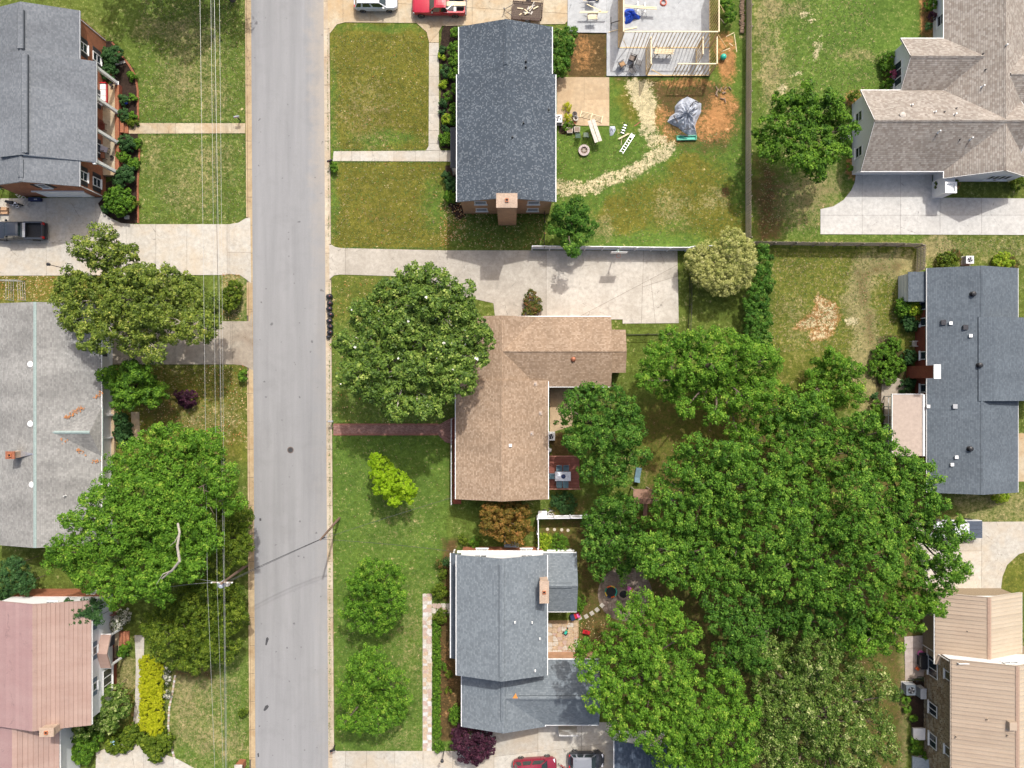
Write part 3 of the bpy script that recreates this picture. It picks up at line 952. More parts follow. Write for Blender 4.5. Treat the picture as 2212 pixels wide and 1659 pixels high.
# round flagstone patio in the shade of the wood
c0 = G(1350, 1283); r0 = 3.0
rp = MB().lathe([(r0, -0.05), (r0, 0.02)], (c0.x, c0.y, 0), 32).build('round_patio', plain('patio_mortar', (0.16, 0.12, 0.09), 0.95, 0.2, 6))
struct(rp)
flags(rp, c0.x - r0, c0.y - r0, c0.x + r0, c0.y + r0, 0.55, DARKSTONES, 9, lambda c: (c - Vector(c0[:2])).length < r0 - .3)

# manhole cover in the road
mh = thing('manhole_cover', 'round dark iron manhole cover set in the grey road', 'manhole cover', G(627.5, 972))
MB().lathe([(0.36, 0.0), (0.36, 0.018), (0.30, 0.02)], (0, 0, 0), 24).build('frame', plain('rust_iron', (0.12, 0.09, 0.075), 0.7, 0.3, 9), mh, local=True)
m_ = MB().lathe([(0.27, 0.014), (0.27, 0.026)], (0, 0, 0), 24)
for k in range(-4, 5):
    m_.bar((-0.2, k * 0.05, 0.029), (0.2, k * 0.05, 0.029), 0.02, 0.008)
m_.build('lid', plain('iron', (0.06, 0.06, 0.062), 0.6, 0.3, 9, metal=0.4), mh, local=True)

# dark tyre and tar marks on the road
TAR = plain('tar', (0.05, 0.05, 0.052), 0.9, .3, 8)
for k, pts in enumerate(([(575, 1378), (578, 1376), (581, 1380), (578, 1388), (576, 1394), (573, 1393)], [(573, 1525), (578, 1522), (581, 1526), (577, 1532), (572, 1536), (569, 1534)], [(560, 1120), (564, 1119), (565, 1124), (561, 1126)], [(556, 1628), (559, 1626), (560, 1634), (557, 1636)])):
    MB().prism(P2(pts), 0.008, 0.0155).build('tar_mark', TAR, road)
# ================================================================== HOUSES
SH_GREY = shingles('grey_shingles', [(0.0, (0.125, 0.137, 0.150)), (0.5, (0.148, 0.160, 0.174)), (1.0, (0.176, 0.189, 0.203))], (0.2, 0.15), streak=0.35, line=0.75)
SH_OLD = shingles('old_grey_shingles', [(0.0, (0.207, 0.203, 0.191)), (0.5, (0.250, 0.245, 0.230)), (1.0, (0.285, 0.279, 0.262))], (0.24, 0.17), streak=0.6, line=0.6)
SH_NAVY = shingles('speckled_dark_shingles', [(0.0, (0.052, 0.065, 0.080)), (0.72, (0.068, 0.084, 0.103)), (0.82, (0.115, 0.135, 0.154)), (1.0, (0.13, 0.147, 0.165))], (0.13, 0.13), streak=0.25, line=0.8)
SH_BROWN = shingles('brown_shingles', [(0.0, (0.236, 0.165, 0.110)), (0.5, (0.285, 0.204, 0.139)), (1.0, (0.346, 0.258, 0.183))], (0.2, 0.17), streak=0.35, line=0.62)
SH_BLUE = shingles('blue_grey_shingles', [(0.0, (0.128, 0.148, 0.162)), (0.5, (0.150, 0.172, 0.189)), (1.0, (0.180, 0.206, 0.223))], (0.22, 0.17), streak=0.2, line=0.66)
SH_SLATE = shingles('slate_blue_shingles', [(0.0, (0.082, 0.098, 0.115)), (0.5, (0.096, 0.115, 0.133)), (1.0, (0.114, 0.134, 0.153))], (0.22, 0.16), streak=0.25, line=0.72)
SH_TAN = shingles('tan_shingles', [(0.0, (0.221, 0.185, 0.156)), (0.45, (0.270, 0.237, 0.202)), (1.0, (0.340, 0.308, 0.270))], (0.26, 0.2), streak=0.35, line=0.45)
SH_DARK = shingles('dark_shingles', [(0.0, (0.045, 0.06, 0.085)), (0.5, (0.06, 0.08, 0.108)), (1.0, (0.085, 0.105, 0.135))], (0.33, 0.2), streak=0.2, line=0.75)
BR_RED = brickmat('orange_red_brick', (0.36, 0.13, 0.06), (0.27, 0.09, 0.045), (0.30, 0.20, 0.14))
BR_DEEP = brickmat('deep_red_brick', (0.24, 0.055, 0.028), (0.18, 0.045, 0.025), (0.20, 0.10, 0.07))
BR_TAN = brickmat('tan_brick', (0.46, 0.27, 0.16), (0.38, 0.215, 0.125), (0.42, 0.31, 0.22))
BR_PALE = brickmat('pale_tan_brick', (0.43, 0.33, 0.25), (0.37, 0.27, 0.20), (0.45, 0.36, 0.28))
COPPER = plain('copper', (0.34, 0.13, 0.07), 0.5, 0.35, 8, metal=0.4)
VERDIGRIS = plain('verdigris_cap', (0.24, 0.30, 0.28), 0.7, 0.15, 6)
SIDING = plain('white_siding', (0.66, 0.66, 0.65), 0.55, 0.05, 3, dirt=0.1)
STUCCO = plain('white_stucco', (0.62, 0.63, 0.64), 0.8, 0.05, 4)
SHUTBLACK = plain('black_shutter', (0.03, 0.03, 0.033), 0.55, 0.2, 6)
SHUTBLUE = plain('blue_grey_shutter', (0.13, 0.17, 0.21), 0.55, 0.2, 6)
FASCIA = WHITE
DARKCAP = plain('dark_ridge_line', (0.05, 0.06, 0.07), 0.8, 0.2, 6)
LEAFDEBRIS = plain('fallen_leaves', (0.40, 0.17, 0.06), 0.9, 0.4, 9)


def house(name, label, p, cat='house'):
    return thing(name, label, cat, G(*p))


def block(T, x0, x1, y0, y1, ze, zr, ax='y', ov=0.35, wall=None, gable=None, roof=None, cap=None, hip=(0, 0),
          gutter=True, rx=None, walls=True, t=0.14, vent=None, dz=0.0):
    """gabled block; x0..y1 are the outer edges of the roof (metres); ridge along ax; hip = (low end, high end) insets"""
    if x0 > x1: x0, x1 = x1, x0
    if y0 > y1: y0, y1 = y1, y0
    sw = ax == 'x'
    def W(u, v, z): return (u, v, z) if sw else (v, u, z)   # u along the ridge, v across
    u0, u1, v0, v1 = (x0, x1, y0, y1) if sw else (y0, y1, x0, x1)
    vr = rx if rx is not None else (v0 + v1) / 2
    ur0, ur1 = u0 + hip[0], u1 - hip[1]
    for side, ve in ((0, v0), (1, v1)):
        pts = [W(u0, ve, ze), W(u1, ve, ze), W(ur1, vr, zr), W(ur0, vr, zr)]
        MB().slab3(pts, t).build('roof_slope', roof, T)
    if hip[0] > 0: MB().slab3([W(u0, v0, ze), W(u0, v1, ze), W(ur0, vr, zr)], t).build('roof_slope', roof, T)
    if hip[1] > 0: MB().slab3([W(u1, v0, ze), W(u1, v1, ze), W(ur1, vr, zr)], t).build('roof_slope', roof, T)
    # ridge cap of folded shingles
    s0 = (zr - ze) / (vr - v0); s1 = (zr - ze) / (v1 - vr)
    w = 0.16
    m = MB()
    m.slab3([W(ur0 + .01, vr - w, zr - w * s0 + .03), W(ur1 - .01, vr - w, zr - w * s0 + .03), W(ur1 - .01, vr, zr + .035), W(ur0 + .01, vr, zr + .035)], 0.03)
    m.slab3([W(ur0 + .01, vr + w, zr - w * s1 + .03), W(ur1 - .01, vr + w, zr - w * s1 + .03), W(ur1 - .01, vr, zr + .035), W(ur0 + .01, vr, zr + .035)], 0.03)
    m.build('ridge_cap', cap or roof, T)
    if vent:      # raised ridge vent between two positions along the ridge
        a, b = vent
        m = MB()
        for sg, sl in ((-1, s0), (1, s1)):
            m.slab3([W(a, vr + sg * .24, zr - .24 * sl + .085), W(b, vr + sg * .24, zr - .24 * sl + .085), W(b, vr, zr + .1), W(a, vr, zr + .1)], 0.06)
        m.build('ridge_vent', roof, T)
        for sg, sl in ((-1, s0), (1, s1)):
            MB().bar(W(a, vr + sg * .255, zr - .255 * sl + .035), W(b, vr + sg * .255, zr - .255 * sl + .035), 0.03, 0.05).build('vent_slot', DARKCAP, T)
    if gutter:
        for sg, ve in ((-1, v0), (1, v1)):
            m = MB().bar(W(u0 + .01, ve + sg * .04, ze - .09), W(u1 - .01, ve + sg * .04, ze - .09), 0.085, 0.12)
            m.build('gutter', FASCIA if gutter is True else gutter, T)
        for uu, hp in ((u0, hip[0]), (u1, hip[1])):
            if hp: continue
            e = 0.03 if uu == u0 else -0.03
            for ve in (v0, v1):
                MB().bar(W(uu + e, ve, ze - .11), W(uu + e, vr, zr - .11), 0.04, 0.2).build('rake_board', FASCIA, T)
    if walls:
        a0, a1, b0, b1 = u0 + ov, u1 - ov, v0 + ov, v1 - ov
        zt0 = ze + ov * s0 - t - .02
        zt1 = ze + ov * s1 - t - .02
        zt = min(zt0, zt1)
        m = MB()
        lo = [(b0, 0), (b1, 0), (b1, zt), (b0, zt)]
        m.box(*((a0, b0, dz, a1, b1, zt) if sw else (b0, a0, dz, b1, a1, zt)))
        m.build('wall', wall, T)
        zg = zr - t - .02
        h0 = max(0.0, hip[0] - ov); h1 = max(0.0, hip[1] - ov)
        A = [W(a0, b0, zt), W(a0, b1, zt), W(a0 + h0, vr, zg)]
        B = [W(a1, b0, zt), W(a1, b1, zt), W(a1 - h1, vr, zg)]
        for q_, rv in ((A, sw), (B, not sw)):
            g = MB(); g.face(q_[::-1] if rv else q_); g.build('gable', gable or wall, T)


WIN = {}


def window(T, c, nrm, w, h, panes=(1, 2), frame=None, shutter=None, sill=True, name='window'):
    """window set in a vertical wall; c = centre on the wall face, nrm = 'w','e','n','s' outward"""
    frame = frame or WHITE
    c = Vector(c)
    ang = {'e': 0, 'n': math.pi / 2, 'w': math.pi, 's': -math.pi / 2}[nrm]
    M = Matrix.Translation(c) @ Matrix.Rotation(ang, 4, 'Z')     # local x = outwards, y = sideways
    m = MB()
    f = 0.085
    m.box(0.0, -w / 2, -h / 2, .07, -w / 2 + f, h / 2, 0, M).box(0.0, w / 2 - f, -h / 2, .07, w / 2, h / 2, 0, M)
    m.box(0.0, -w / 2 + f, h / 2 - f, .07, w / 2 - f, h / 2, 0, M).box(0.0, -w / 2 + f, -h / 2, .07, w / 2 - f, -h / 2 + f, 0, M)
    for i in range(1, panes[0]):
        y = -w / 2 + w * i / panes[0]
        m.box(0.0, y - .035, -h / 2 + f, .06, y + .035, h / 2 - f, 0, M)
    for i in range(1, panes[1]):
        z = -h / 2 + h * i / panes[1]
        m.box(0.0, -w / 2 + f, z - .025, .055, w / 2 - f, z + .025, 0, M)
    o = m.build(name, frame, T)
    for i in range(panes[0]):
        for j in range(panes[1]):
            ya, yb = -w / 2 + w * i / panes[0] + .045, -w / 2 + w * (i + 1) / panes[0] - .045
            za, zb = -h / 2 + h * j / panes[1] + .045, -h / 2 + h * (j + 1) / panes[1] - .045
            MB().box(0.002, ya, za, .022 + .006 * j, yb, zb, 0, M).build('pane', GLASS, o)
    if sill:
        MB().box(0.0, -w / 2 - .08, -h / 2 - .09, .15, w / 2 + .08, -h / 2 - .002, 0, M).build('sill', frame, o)
    if shutter:
        for sg in (-1, 1):
            k = MB()
            y0_, y1_ = sorted((sg * (w / 2 + .05), sg * (w / 2 + .50)))
            k.box(0.0, y0_, -h / 2, .045, y1_, h / 2, 0, M)
            for q in range(9):
                zz = -h / 2 + .1 + q * (h - .2) / 8
                k.box(.045, y0_ + .05, zz - .03, .06, y1_ - .05, zz + .03, 0, M)
            k.build('shutter', shutter, T)
    return o


def vent_pipe(T, p, r=0.06, h=0.4, mat=None, name='vent_pipe'):
    MB().lathe([(r * 2.2, -0.1), (r * 2.0, 0.02), (r * 1.1, 0.10), (r, 0.12), (r, h)], p, 10).build(name, mat or WHITE, T)


def box_vent(T, p, mat=None, s=0.16):
    m = MB().box(p[0] - s, p[1] - s, p[2] - .1, p[0] + s, p[1] + s, p[2] + .14)
    m.box(p[0] - s * 1.3, p[1] - s * 1.3, p[2] + .141, p[0] + s * 1.3, p[1] + s * 1.3, p[2] + .19)
    m.build('roof_vent', mat or BLACK, T)


def hood_vent(T, p, mat=None, r=0.2):
    MB().lathe([(r * 1.5, -0.12), (r * 1.3, 0.05), (r * .8, 0.06), (r * .8, .2), (r * 1.35, .21), (r * 1.2, .33), (r * .5, .4)], p, 14).build('roof_vent', mat or BLACK, T, smooth=False)


def chimney(T, x0, y0, x1, y1, z0, z1, mat, cap=None, flue=True):
    if x0 > x1: x0, x1 = x1, x0
    if y0 > y1: y0, y1 = y1, y0
    o = MB().box(x0, y0, z0, x1, y1, z1).build('chimney', mat, T)
    m = MB()
    e = .07
    m.box(x0 - e, y0 - e, z1 + .001, x1 + e, y1 + e, z1 + .13)
    m.build('chimney_cap', cap or mat, o)
    if flue:
        cx, cy = (x0 + x1) / 2, (y0 + y1) / 2
        k = MB()
        s_ = .17
        for a in ((-s_, -s_, s_, -s_ + .05), (-s_, s_ - .05, s_, s_), (-s_, -s_ + .05, -s_ + .05, s_ - .05), (s_ - .05, -s_ + .05, s_, s_ - .05)):
            k.box(cx + a[0], cy + a[1], z1 + .131, cx + a[2], cy + a[3], z1 + .26)
        k.build('flue', TERRACOTTA, o)
        MB().box(cx - s_ + .051, cy - s_ + .051, z1 + .131, cx + s_ - .051, cy + s_ - .051, z1 + .15).build('flue_mouth', BLACK, o)
    return o


Xw = lambda x, z: (x - CX) * KP * (1 - z / CAM_H)
Yw = lambda y, z: (CY - y) * KP * (1 - z / CAM_H)

# ------------------------------------------------------------------ 1. two-storey brick house, top left, with a long porch
h1 = house('brick_house', 'two-storey brick house with a grey shingle roof and a long front porch', (60, 220))
ze, zr = 5.4, 7.1
xe = Xw(171, ze); xr = -49.3; xw = 2 * xr - xe
yN, yS = Yw(22.5, ze), Yw(402.5, ze)
block(h1, xw, xe, yS, yN, ze, zr, 'y', .35, BR_RED, None, SH_GREY, rx=xr, vent=(Yw(383, 7), Yw(345, 7)), gutter=GREYPLASTIC)
# higher middle roof that runs out over the porch
zc = 4.95; xp = Xw(207, zc)
yc0, yc1 = Yw(350, zc), Yw(132.5, zc)
sl = (7.32 - zc) / (xp - xr + .25)
m = MB().slab3([(xp, yc0, zc), (xp, yc1, zc), (xr + .25, yc1, 7.32), (xr + .25, yc0, 7.32)], .2)
m.build('roof_slope', SH_GREY, h1)
MB().slab3([(xr - 2.5, yc0, 6.55), (xr - 2.5, yc1, 6.55), (xr + .25, yc1, 7.32), (xr + .25, yc0, 7.32)], .2).build('roof_slope', SH_GREY, h1)
MB().slab3([(xr + .42, yc0 + .8, 7.34), (xr + .42, yc1 - .8, 7.34), (xr + .72, yc1 - .8, 7.24), (xr + .72, yc0 + .8, 7.24)], .08).build('ridge_vent', SH_GREY, h1)
MB().bar((xp + .03, yc0, zc - .12), (xp + .03, yc1, zc - .12), .07, .12).build('gutter', GREYPLASTIC, h1)
for x_, z_, ya, yb in ((xr + .06, 7.12, 105, 22), (xr + .55, 7.24, 330, 118)):
    for k_ in (-1, 1): MB().box(x_ + k_ * .3 - .03, Yw(ya, z_), z_ - .12, x_ + k_ * .3 + .03, Yw(yb, z_), z_ + .09).build('vent_slot', plain('vent_shade', (0.07, 0.08, 0.09), .8), h1)
    MB().box(x_ - .26, Yw(ya, z_), z_ - .1, x_ + .26, Yw(yb, z_), z_ + .12).build('ridge_vent', SH_GREY, h1)
for yy in (yc0 + .02, yc1 - .02):
    MB().bar((xp, yy, zc - .22), (xr + .3, yy, 7.32 - .22), .05, .24).build('rake_board', WHITE, h1)
# porch: floor, brick edge, steps, columns, beam
wx = Xw(223, 0); fx = Xw(264, 0)
py0, py1 = Yw(382, 0), Yw(187, 0)
MB().box(wx - 1.6, py0, 0, fx - .45, py1, .62).build('porch_floor', CONC_WARM, h1)
ed_ = MB().box(fx - .448, py0, 0, fx, py1, .60).build('porch_edge', BR_DEEP, h1)
brk = MB().box(-.21, -.045, 0, .21, .045, .07).mesh('porch_brick', BR_RED)
n_ = int((py1 - py0) / .105)
for i in range(n_):
    inst('brick', brk, ed_, (fx - .224, py0 + .06 + i * .105, .6 + rb.uniform(0, .008)))
for k, (a, z_) in enumerate(((0.0, .42), (.38, .22))):
    MB().box(fx + a + .002, Yw(289, 0), 0, fx + a + .38, Yw(266, 0), z_).build('step', BR_RED, h1)
for ty in (185, 247, 312, 376):
    yy = Yw(ty, 0); xb = fx - .22
    c_ = MB().box(xb - .15, yy - .15, .68, xb + .15, yy + .15, zc - .42).build('column', WHITE, h1)
    MB().box(xb - .2, yy - .2, .61, xb + .2, yy + .2, .679).build('base', WHITE, c_)
    MB().box(xb - .2, yy - .2, zc - .419, xb + .2, yy + .2, zc - .33).build('capital', WHITE, c_)
MB().box(fx - .36, py0 - .1, zc - .329, fx - .08, py1 + .1, zc - .06).build('porch_beam', WHITE, h1)
we = xe - .35
for yp, nm in ((118, 1), (378, 2)):
    for zz, pp in ((4.15, None), (1.75, None)):
        window(h1, (we + .002, Yw(yp if zz > 3 else yp, zz) if False else Yw({1: 141, 2: 404}[nm], 0) + 0.0, zz), 'e', .95, 1.45, (1, 2), shutter=SHUTBLACK)
for yy in (Yw(225, 0), Yw(330, 0)):
    window(h1, (we + .002, yy, 1.75), 'e', 1.0, 1.5, (1, 2), shutter=SHUTBLACK)
MB().box(we, Yw(284, 0), .62, we + .06, Yw(266, 0), 2.75).build('door', plain('dark_red_door', (0.12, 0.03, 0.02), 0.5), h1)
ws = yS + .35
for xx in (Xw(40, 0), Xw(150, 0)):
    window(h1, (xx, ws - .002, 4.3), 's', 1.0, 1.3, (1, 2), shutter=SHUTBLACK)
# garage door in the south wall
gd = MB().box(Xw(104, 0), ws - .06, .05, Xw(205, 0), ws - .002, 2.3).build('garage_door', WHITE, h1)
for k in range(1, 4):
    MB().box(Xw(104, 0) + .05, ws - .085, .05 + k * .56, Xw(205, 0) - .05, ws - .061, .08 + k * .56).build('rail', WHITE, gd)
MB().bar((Xw(100, 0), ws - .07, 2.42), (Xw(210, 0), ws - .07, 2.42), .12, .16).build('garage_lintel', WHITE, h1)
MB().tube([(we - .02, ws - .08, 5.1), (we - .02, ws - .08, .2)], .05, 6).build('downspout', WHITE, h1)
MB().tube([(we + .03, yN - .55, 5.1), (we + .03, yN - .55, .2)], .05, 6).build('downspout', WHITE, h1)
vent_pipe(h1, (Xw(27, 6.6), Yw(170, 6.6), 6.5), .05, .35, BLACK)

# ------------------------------------------------------------------ 2. long one-storey house with an old grey roof, left
h2 = house('ranch_house', 'long low house with an old grey shingle roof and pale green ridge caps', (60, 920))
ze, zr = 2.9, 4.55
xe = Xw(218.5, ze); xr = Xw(75, zr); xw = 2 * xr - xe
yN, yS = Yw(656, ze), Yw(1176, ze)
block(h2, xw, xe, yS, yN, ze, zr, 'y', .4, SIDING, None, SH_OLD, VERDIGRIS, rx=xr)
# small hipped front gable over the entrance
zg = 4.1
yg0, yg1 = Yw(985, ze), Yw(880, ze)
block(h2, xr + 1.2, xe + .03, yg0, yg1, ze + .01, zg, 'x', .3, SIDING, None, SH_OLD, VERDIGRIS, hip=(0, .55), gutter=False, walls=False)
MB().bar((xe + .1, yg0, ze - .1), (xe + .1, yg1, ze - .1), .1, .12).build('gutter', VERDIGRIS, h2)
for q in (650 + 0, 600): pass
t10, t20, t30 = tile(0, 550), tile(0, 1100), tile(0, 1704)
for (f_, x, y) in ((t10, 245, 1500), (t20, 245, 475), (t20, 258, 980)):
    p = f_(x, y, 4.55)
    MB().lathe([(.30, -.3), (.30, .02), (.24, .03), (.24, .08), (.34, .09), (.30, .17), (.12, .22)], (p.x, p.y, 4.3), 18).build('roof_vent', WHITE, h2, smooth=False)
p = t20(105, 730, 5.1)
chimney(h2, p.x - .45, p.y - .35, p.x + .35, p.y + .3, 3.6, 5.3, BR_PALE, COPPER)
MB().slab3([(p.x + .36, p.y + .3, 4.42), (p.x + 1.9, p.y, 4.50), (p.x + .36, p.y - .3, 4.42)], .1).build('chimney_cricket', ALU, h2)
for (x, y) in ((525, 1075), (225, 1385)):
    q = t20(x, y, 4.2); vent_pipe(h2, (q.x, q.y, 3.7), .05, .5, WHITE)
rl = random.Random(8)
for (xa, ya, xb, yb, n) in ((560, 430, 690, 340, 60), (780, 260, 830, 210, 26), (640, 680, 700, 720, 18), (520, 590, 570, 620, 8), (760, 780, 800, 790, 12)):
    m = MB()
    for k in range(n):
        u = rl.random()
        q = t20(xa + (xb - xa) * u + rl.gauss(0, 9), ya + (yb - ya) * u + rl.gauss(0, 9), 3.4)
        zz = ze + (zr - ze) * (xe - q.x) / (xe - xr) + .12 + .03 * rl.random()
        zz = max(zz, min(zg, ze + 1.2) - .9 * abs(q.y - (yg0 + yg1) / 2) * .47 if yg0 < q.y < yg1 else 0)
        a = rl.random() * 6.28; s_ = rl.uniform(.05, .1)
        m.face([(q.x + s_ * math.cos(a + w_), q.y + s_ * math.sin(a + w_), zz + .02 * math.sin(w_ * 2)) for w_ in (0, 1.4, 3.1, 4.6)])
    tag(m.build('leaf_drift', LEAFDEBRIS, h2), kind='stuff')
# porch posts and beams at the entrance
px_ = Xw(246, 0)
for ty in (896, 944):
    MB().box(px_ - .09, Yw(ty, 0) - .09, .3, px_ + .09, Yw(ty, 0) + .09, 2.7).build('post', WHITE, h2)
MB().box(Xw(222, 0), Yw(985, 0), 0, px_ + .2, Yw(880, 0), .3).build('porch_floor', CONC_TAN, h2)
MB().box(Xw(228, 0), Yw(932, 0), .31, Xw(228, 0) + .07, Yw(914, 0), 2.4).build('door', BLACK, h2)
for yy in (700, 760, 1050, 1110):
    window(h2, (xe - .398, Yw(yy, 1.6), 1.65), 'e', 1.2, 1.3, (2, 1))

# ------------------------------------------------------------------ 3. house with the pink metal roof, bottom left
h3 = house('white_house', 'white two-storey house with a pink metal shingle roof and a small porch gable', (70, 1440))
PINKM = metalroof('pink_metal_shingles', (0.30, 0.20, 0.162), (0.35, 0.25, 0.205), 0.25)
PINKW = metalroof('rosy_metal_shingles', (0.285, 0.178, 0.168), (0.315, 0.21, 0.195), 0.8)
ze, zr = 5.3, 6.6
xe = Xw(196.6, ze); xr = Xw(70, zr); xw = 2 * xr - xe
yN, yS = Yw(1297.5, ze), Yw(1566, ze)


def courses(T, xa, xb, y0, y1, za, zb, n, mat, ax='y'):
    """metal roof made of n panels between eave (xa, za) and ridge (xb, zb)"""
    for i in range(n):
        f0, f1 = i / n, (i + 1) / n
        e = .012
        a = (xa + (xb - xa) * (f0 - .004), za + (zb - za) * f0 + .05)
        b = (xa + (xb - xa) * f1, za + (zb - za) * f1 + .002)
        MB().slab3([(a[0], y0, a[1]), (a[0], y1, a[1]), (b[0], y1, b[1]), (b[0], y0, b[1])], .05).build('roof_panel', mat, T)


block(h3, xw, xe, yS, yN, ze - .06, zr - .06, 'y', .35, SIDING, SIDING, PINKM, rx=xr)
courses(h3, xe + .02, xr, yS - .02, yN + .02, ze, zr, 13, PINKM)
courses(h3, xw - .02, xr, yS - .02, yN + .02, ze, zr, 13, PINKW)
# lower south wing
z2, z2r = 4.1, 5.25
x2 = Xw(127.5, z2); x2r = Xw(26, z2r); y2 = yS + .6
block(h3, 2 * x2r - x2, x2, Yw(1800, z2), y2, z2 - .06, z2r - .06, 'y', .3, SIDING, SIDING, PINKM, rx=x2r)
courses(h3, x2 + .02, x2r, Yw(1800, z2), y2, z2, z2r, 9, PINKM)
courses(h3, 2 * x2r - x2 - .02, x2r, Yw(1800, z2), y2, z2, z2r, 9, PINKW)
p = t30(385, 1370, 7.2)
chimney(h3, p.x - .7, p.y - .35, p.x + .6, p.y + .4, 0, 7.0, BR_PALE, BR_PALE)
# north wall: white boards above red brick, one window in the gable
wn_ = yN - .35
MB().box(xw + .37, wn_ + .002, 0, xe - .37, wn_ + .05, 2.7).build('brick_facing', BR_RED, h3)
window(h3, (xr + .7, wn_ + .002, 5.1), 'n', .9, 1.1, (1, 2))
window(h3, (xr + 3.2, wn_ + .052, 1.6), 'n', .9, 1.2, (1, 2))
we = xe - .35
for ty in (450, 700, 1000):
    q = t30(780, ty, 4.6)
    window(h3, (we + .002, q.y, 4.35), 'e', .85, 1.3, (1, 2), shutter=SHUTBLUE)
MB().box(we + .001, yS + .36, 0, we + .045, yN - .36, .75).build('brick_plinth', BR_DEEP, h3)
# picture window bay
q = t30(885, 930, 1.8)
window(h3, (we + .046, q.y, 1.85), 'e', 2.6, 1.7, (3, 1))
# porch gable on posts
zpe, zpr = 3.0, 3.75
q0, q1 = t30(915, 555, zpe), t30(915, 830, zpe)
px1 = t30(918, 690, zpe).x
block(h3, we - .2, px1, q1.y, q0.y, zpe - .05, zpr - .05, 'x', .2, SIDING, SIDING, PINKM, walls=False)
for k, (va, vb) in enumerate(((q0.y, (q0.y + q1.y) / 2), (q1.y, (q0.y + q1.y) / 2))):
    for i in range(4):
        f0, f1 = i / 4, (i + 1) / 4
        a = (va + (vb - va) * f0, zpe + (zpr - zpe) * f0 + .02); b = (va + (vb - va) * f1, zpe + (zpr - zpe) * f1)
        MB().slab3([(we - .2, a[0], a[1]), (px1 + .02, a[0], a[1]), (px1 + .02, b[0], b[1]), (we - .2, b[0], b[1])], .04).build('roof_panel', PINKM, h3)
ppx = t30(1005, 600, 0).x
pf = MB().box(we + .05, q1.y + .1, 0, ppx, q0.y + 1.6, .5).build('porch_floor', CONC_TAN, h3)
for yy in (q0.y - .15, q1.y + .15):
    MB().box(px1 - .3, yy - .09, .5, px1 - .12, yy + .09, zpe - .2).build('post', WHITE, h3)
d_ = t30(940, 610, 1.2)
MB().box(we + .047, d_.y - .5, .5, we + .1, d_.y + .5, 2.6).build('door', plain('dark_blue_door', (0.02, 0.035, 0.06), 0.4), h3)
m = MB()
for (ya, yb) in ((q0.y + 1.6, q0.y + .1), (q1.y + .15, q1.y + 1.5)):
    m.bar((ppx - .05, ya, 1.4), (ppx - .05, yb, 1.4), .05, .05); m.bar((ppx - .05, ya, .65), (ppx - .05, yb, .65), .04, .04)
    n_ = int(abs(yb - ya) / .12)
    for i in range(n_ + 1):
        yy = ya + (yb - ya) * i / n_
        m.box(ppx - .065, yy - .012, .5, ppx - .035, yy + .012, 1.4)
m.build('railing', DARKMETAL, h3)
m = MB()
for i in range(9):
    m.box(we + .1 + i * .13, q0.y + 1.55, .5, we + .16 + i * .13, q0.y + 1.6, 1.35)
m.bar((we + .05, q0.y + 1.57, 1.4), (ppx, q0.y + 1.57, 1.4), .1, .06)
m.build('railing', REDWOOD, h3)
for k in range(3):
    MB().box(ppx + .002 + k * .32, d_.y - .75, 0, ppx + .32 + k * .32, d_.y + .75, .42 - k * .13).build('step', BR_RED, h3)

# ------------------------------------------------------------------ 4. house with the speckled dark roof, top centre
h4 = house('gabled_house', 'tan brick house with a speckled dark blue shingle roof and end chimney', (1094, 245))
ze, zr = 6.2, 7.75
xa, xb = Xw(987, ze), Xw(1200, ze)
yS, yM = Yw(436, ze), Yw(160.5, ze)
yN = Yw(57.5, ze)
xr = (xa + xb) / 2
block(h4, xa, xb, yS, yM, ze, zr, 'y', .3, BR_TAN, SIDING, SH_NAVY, rx=xr)
block(h4, Xw(991.5, ze), Xw(1192.5, ze), yM - .5, yN, ze - .012, zr - .03, 'y', .3, BR_TAN, SIDING, SH_NAVY, rx=xr, vent=(Yw(140, 7.7), Yw(78, 7.7)))
ws = yS + .3
cx_ = (Xw(1075, 7) + Xw(1114, 7)) / 2 + .02
chimney(h4, cx_ - .98, ws - 1.3, cx_ + .98, ws - .002, 0, 8.0, BR_TAN, BR_PALE)
for zz in (4.75, 1.85):
    for sx in (-1, 1):
        window(h4, (cx_ + sx * 2.75, ws - .002, zz), 's', 1.25, 1.15, (1, 2), shutter=None)
for (x, y) in ((490, 518), (490, 565), (682, 895), (470, 1030), (378, 1158)):
    q = tile(1400, 0)(x, y, 7.0)
    zz = zr - (zr - ze) * abs(q.x - xr) / (xb - xr)
    vent_pipe(h4, (q.x, q.y, zz - .05), .06, .4, BLACK)
# small front porch with a dark metal roof
q0, q1 = G(973, 275, 2.8), G(990, 362, 2.8)
MB().slab3([(q0.x, q0.y, 2.75), (q0.x, q1.y, 2.75), (xa + .5, q1.y, 3.05), (xa + .5, q0.y, 3.05)], .12).build('porch_roof', plain('dark_porch_roof', (0.025, 0.03, 0.036), 0.6, 0.25, 6), h4)
for yy in (q0.y - .15, q1.y + .15):
    MB().box(q0.x + .1, yy - .08, .2, q0.x + .26, yy + .08, 2.6).build('post', WHITE, h4)
MB().box(q0.x + .05, q1.y, 0, xa + .3, q0.y, .2).build('porch_floor', CONC, h4)

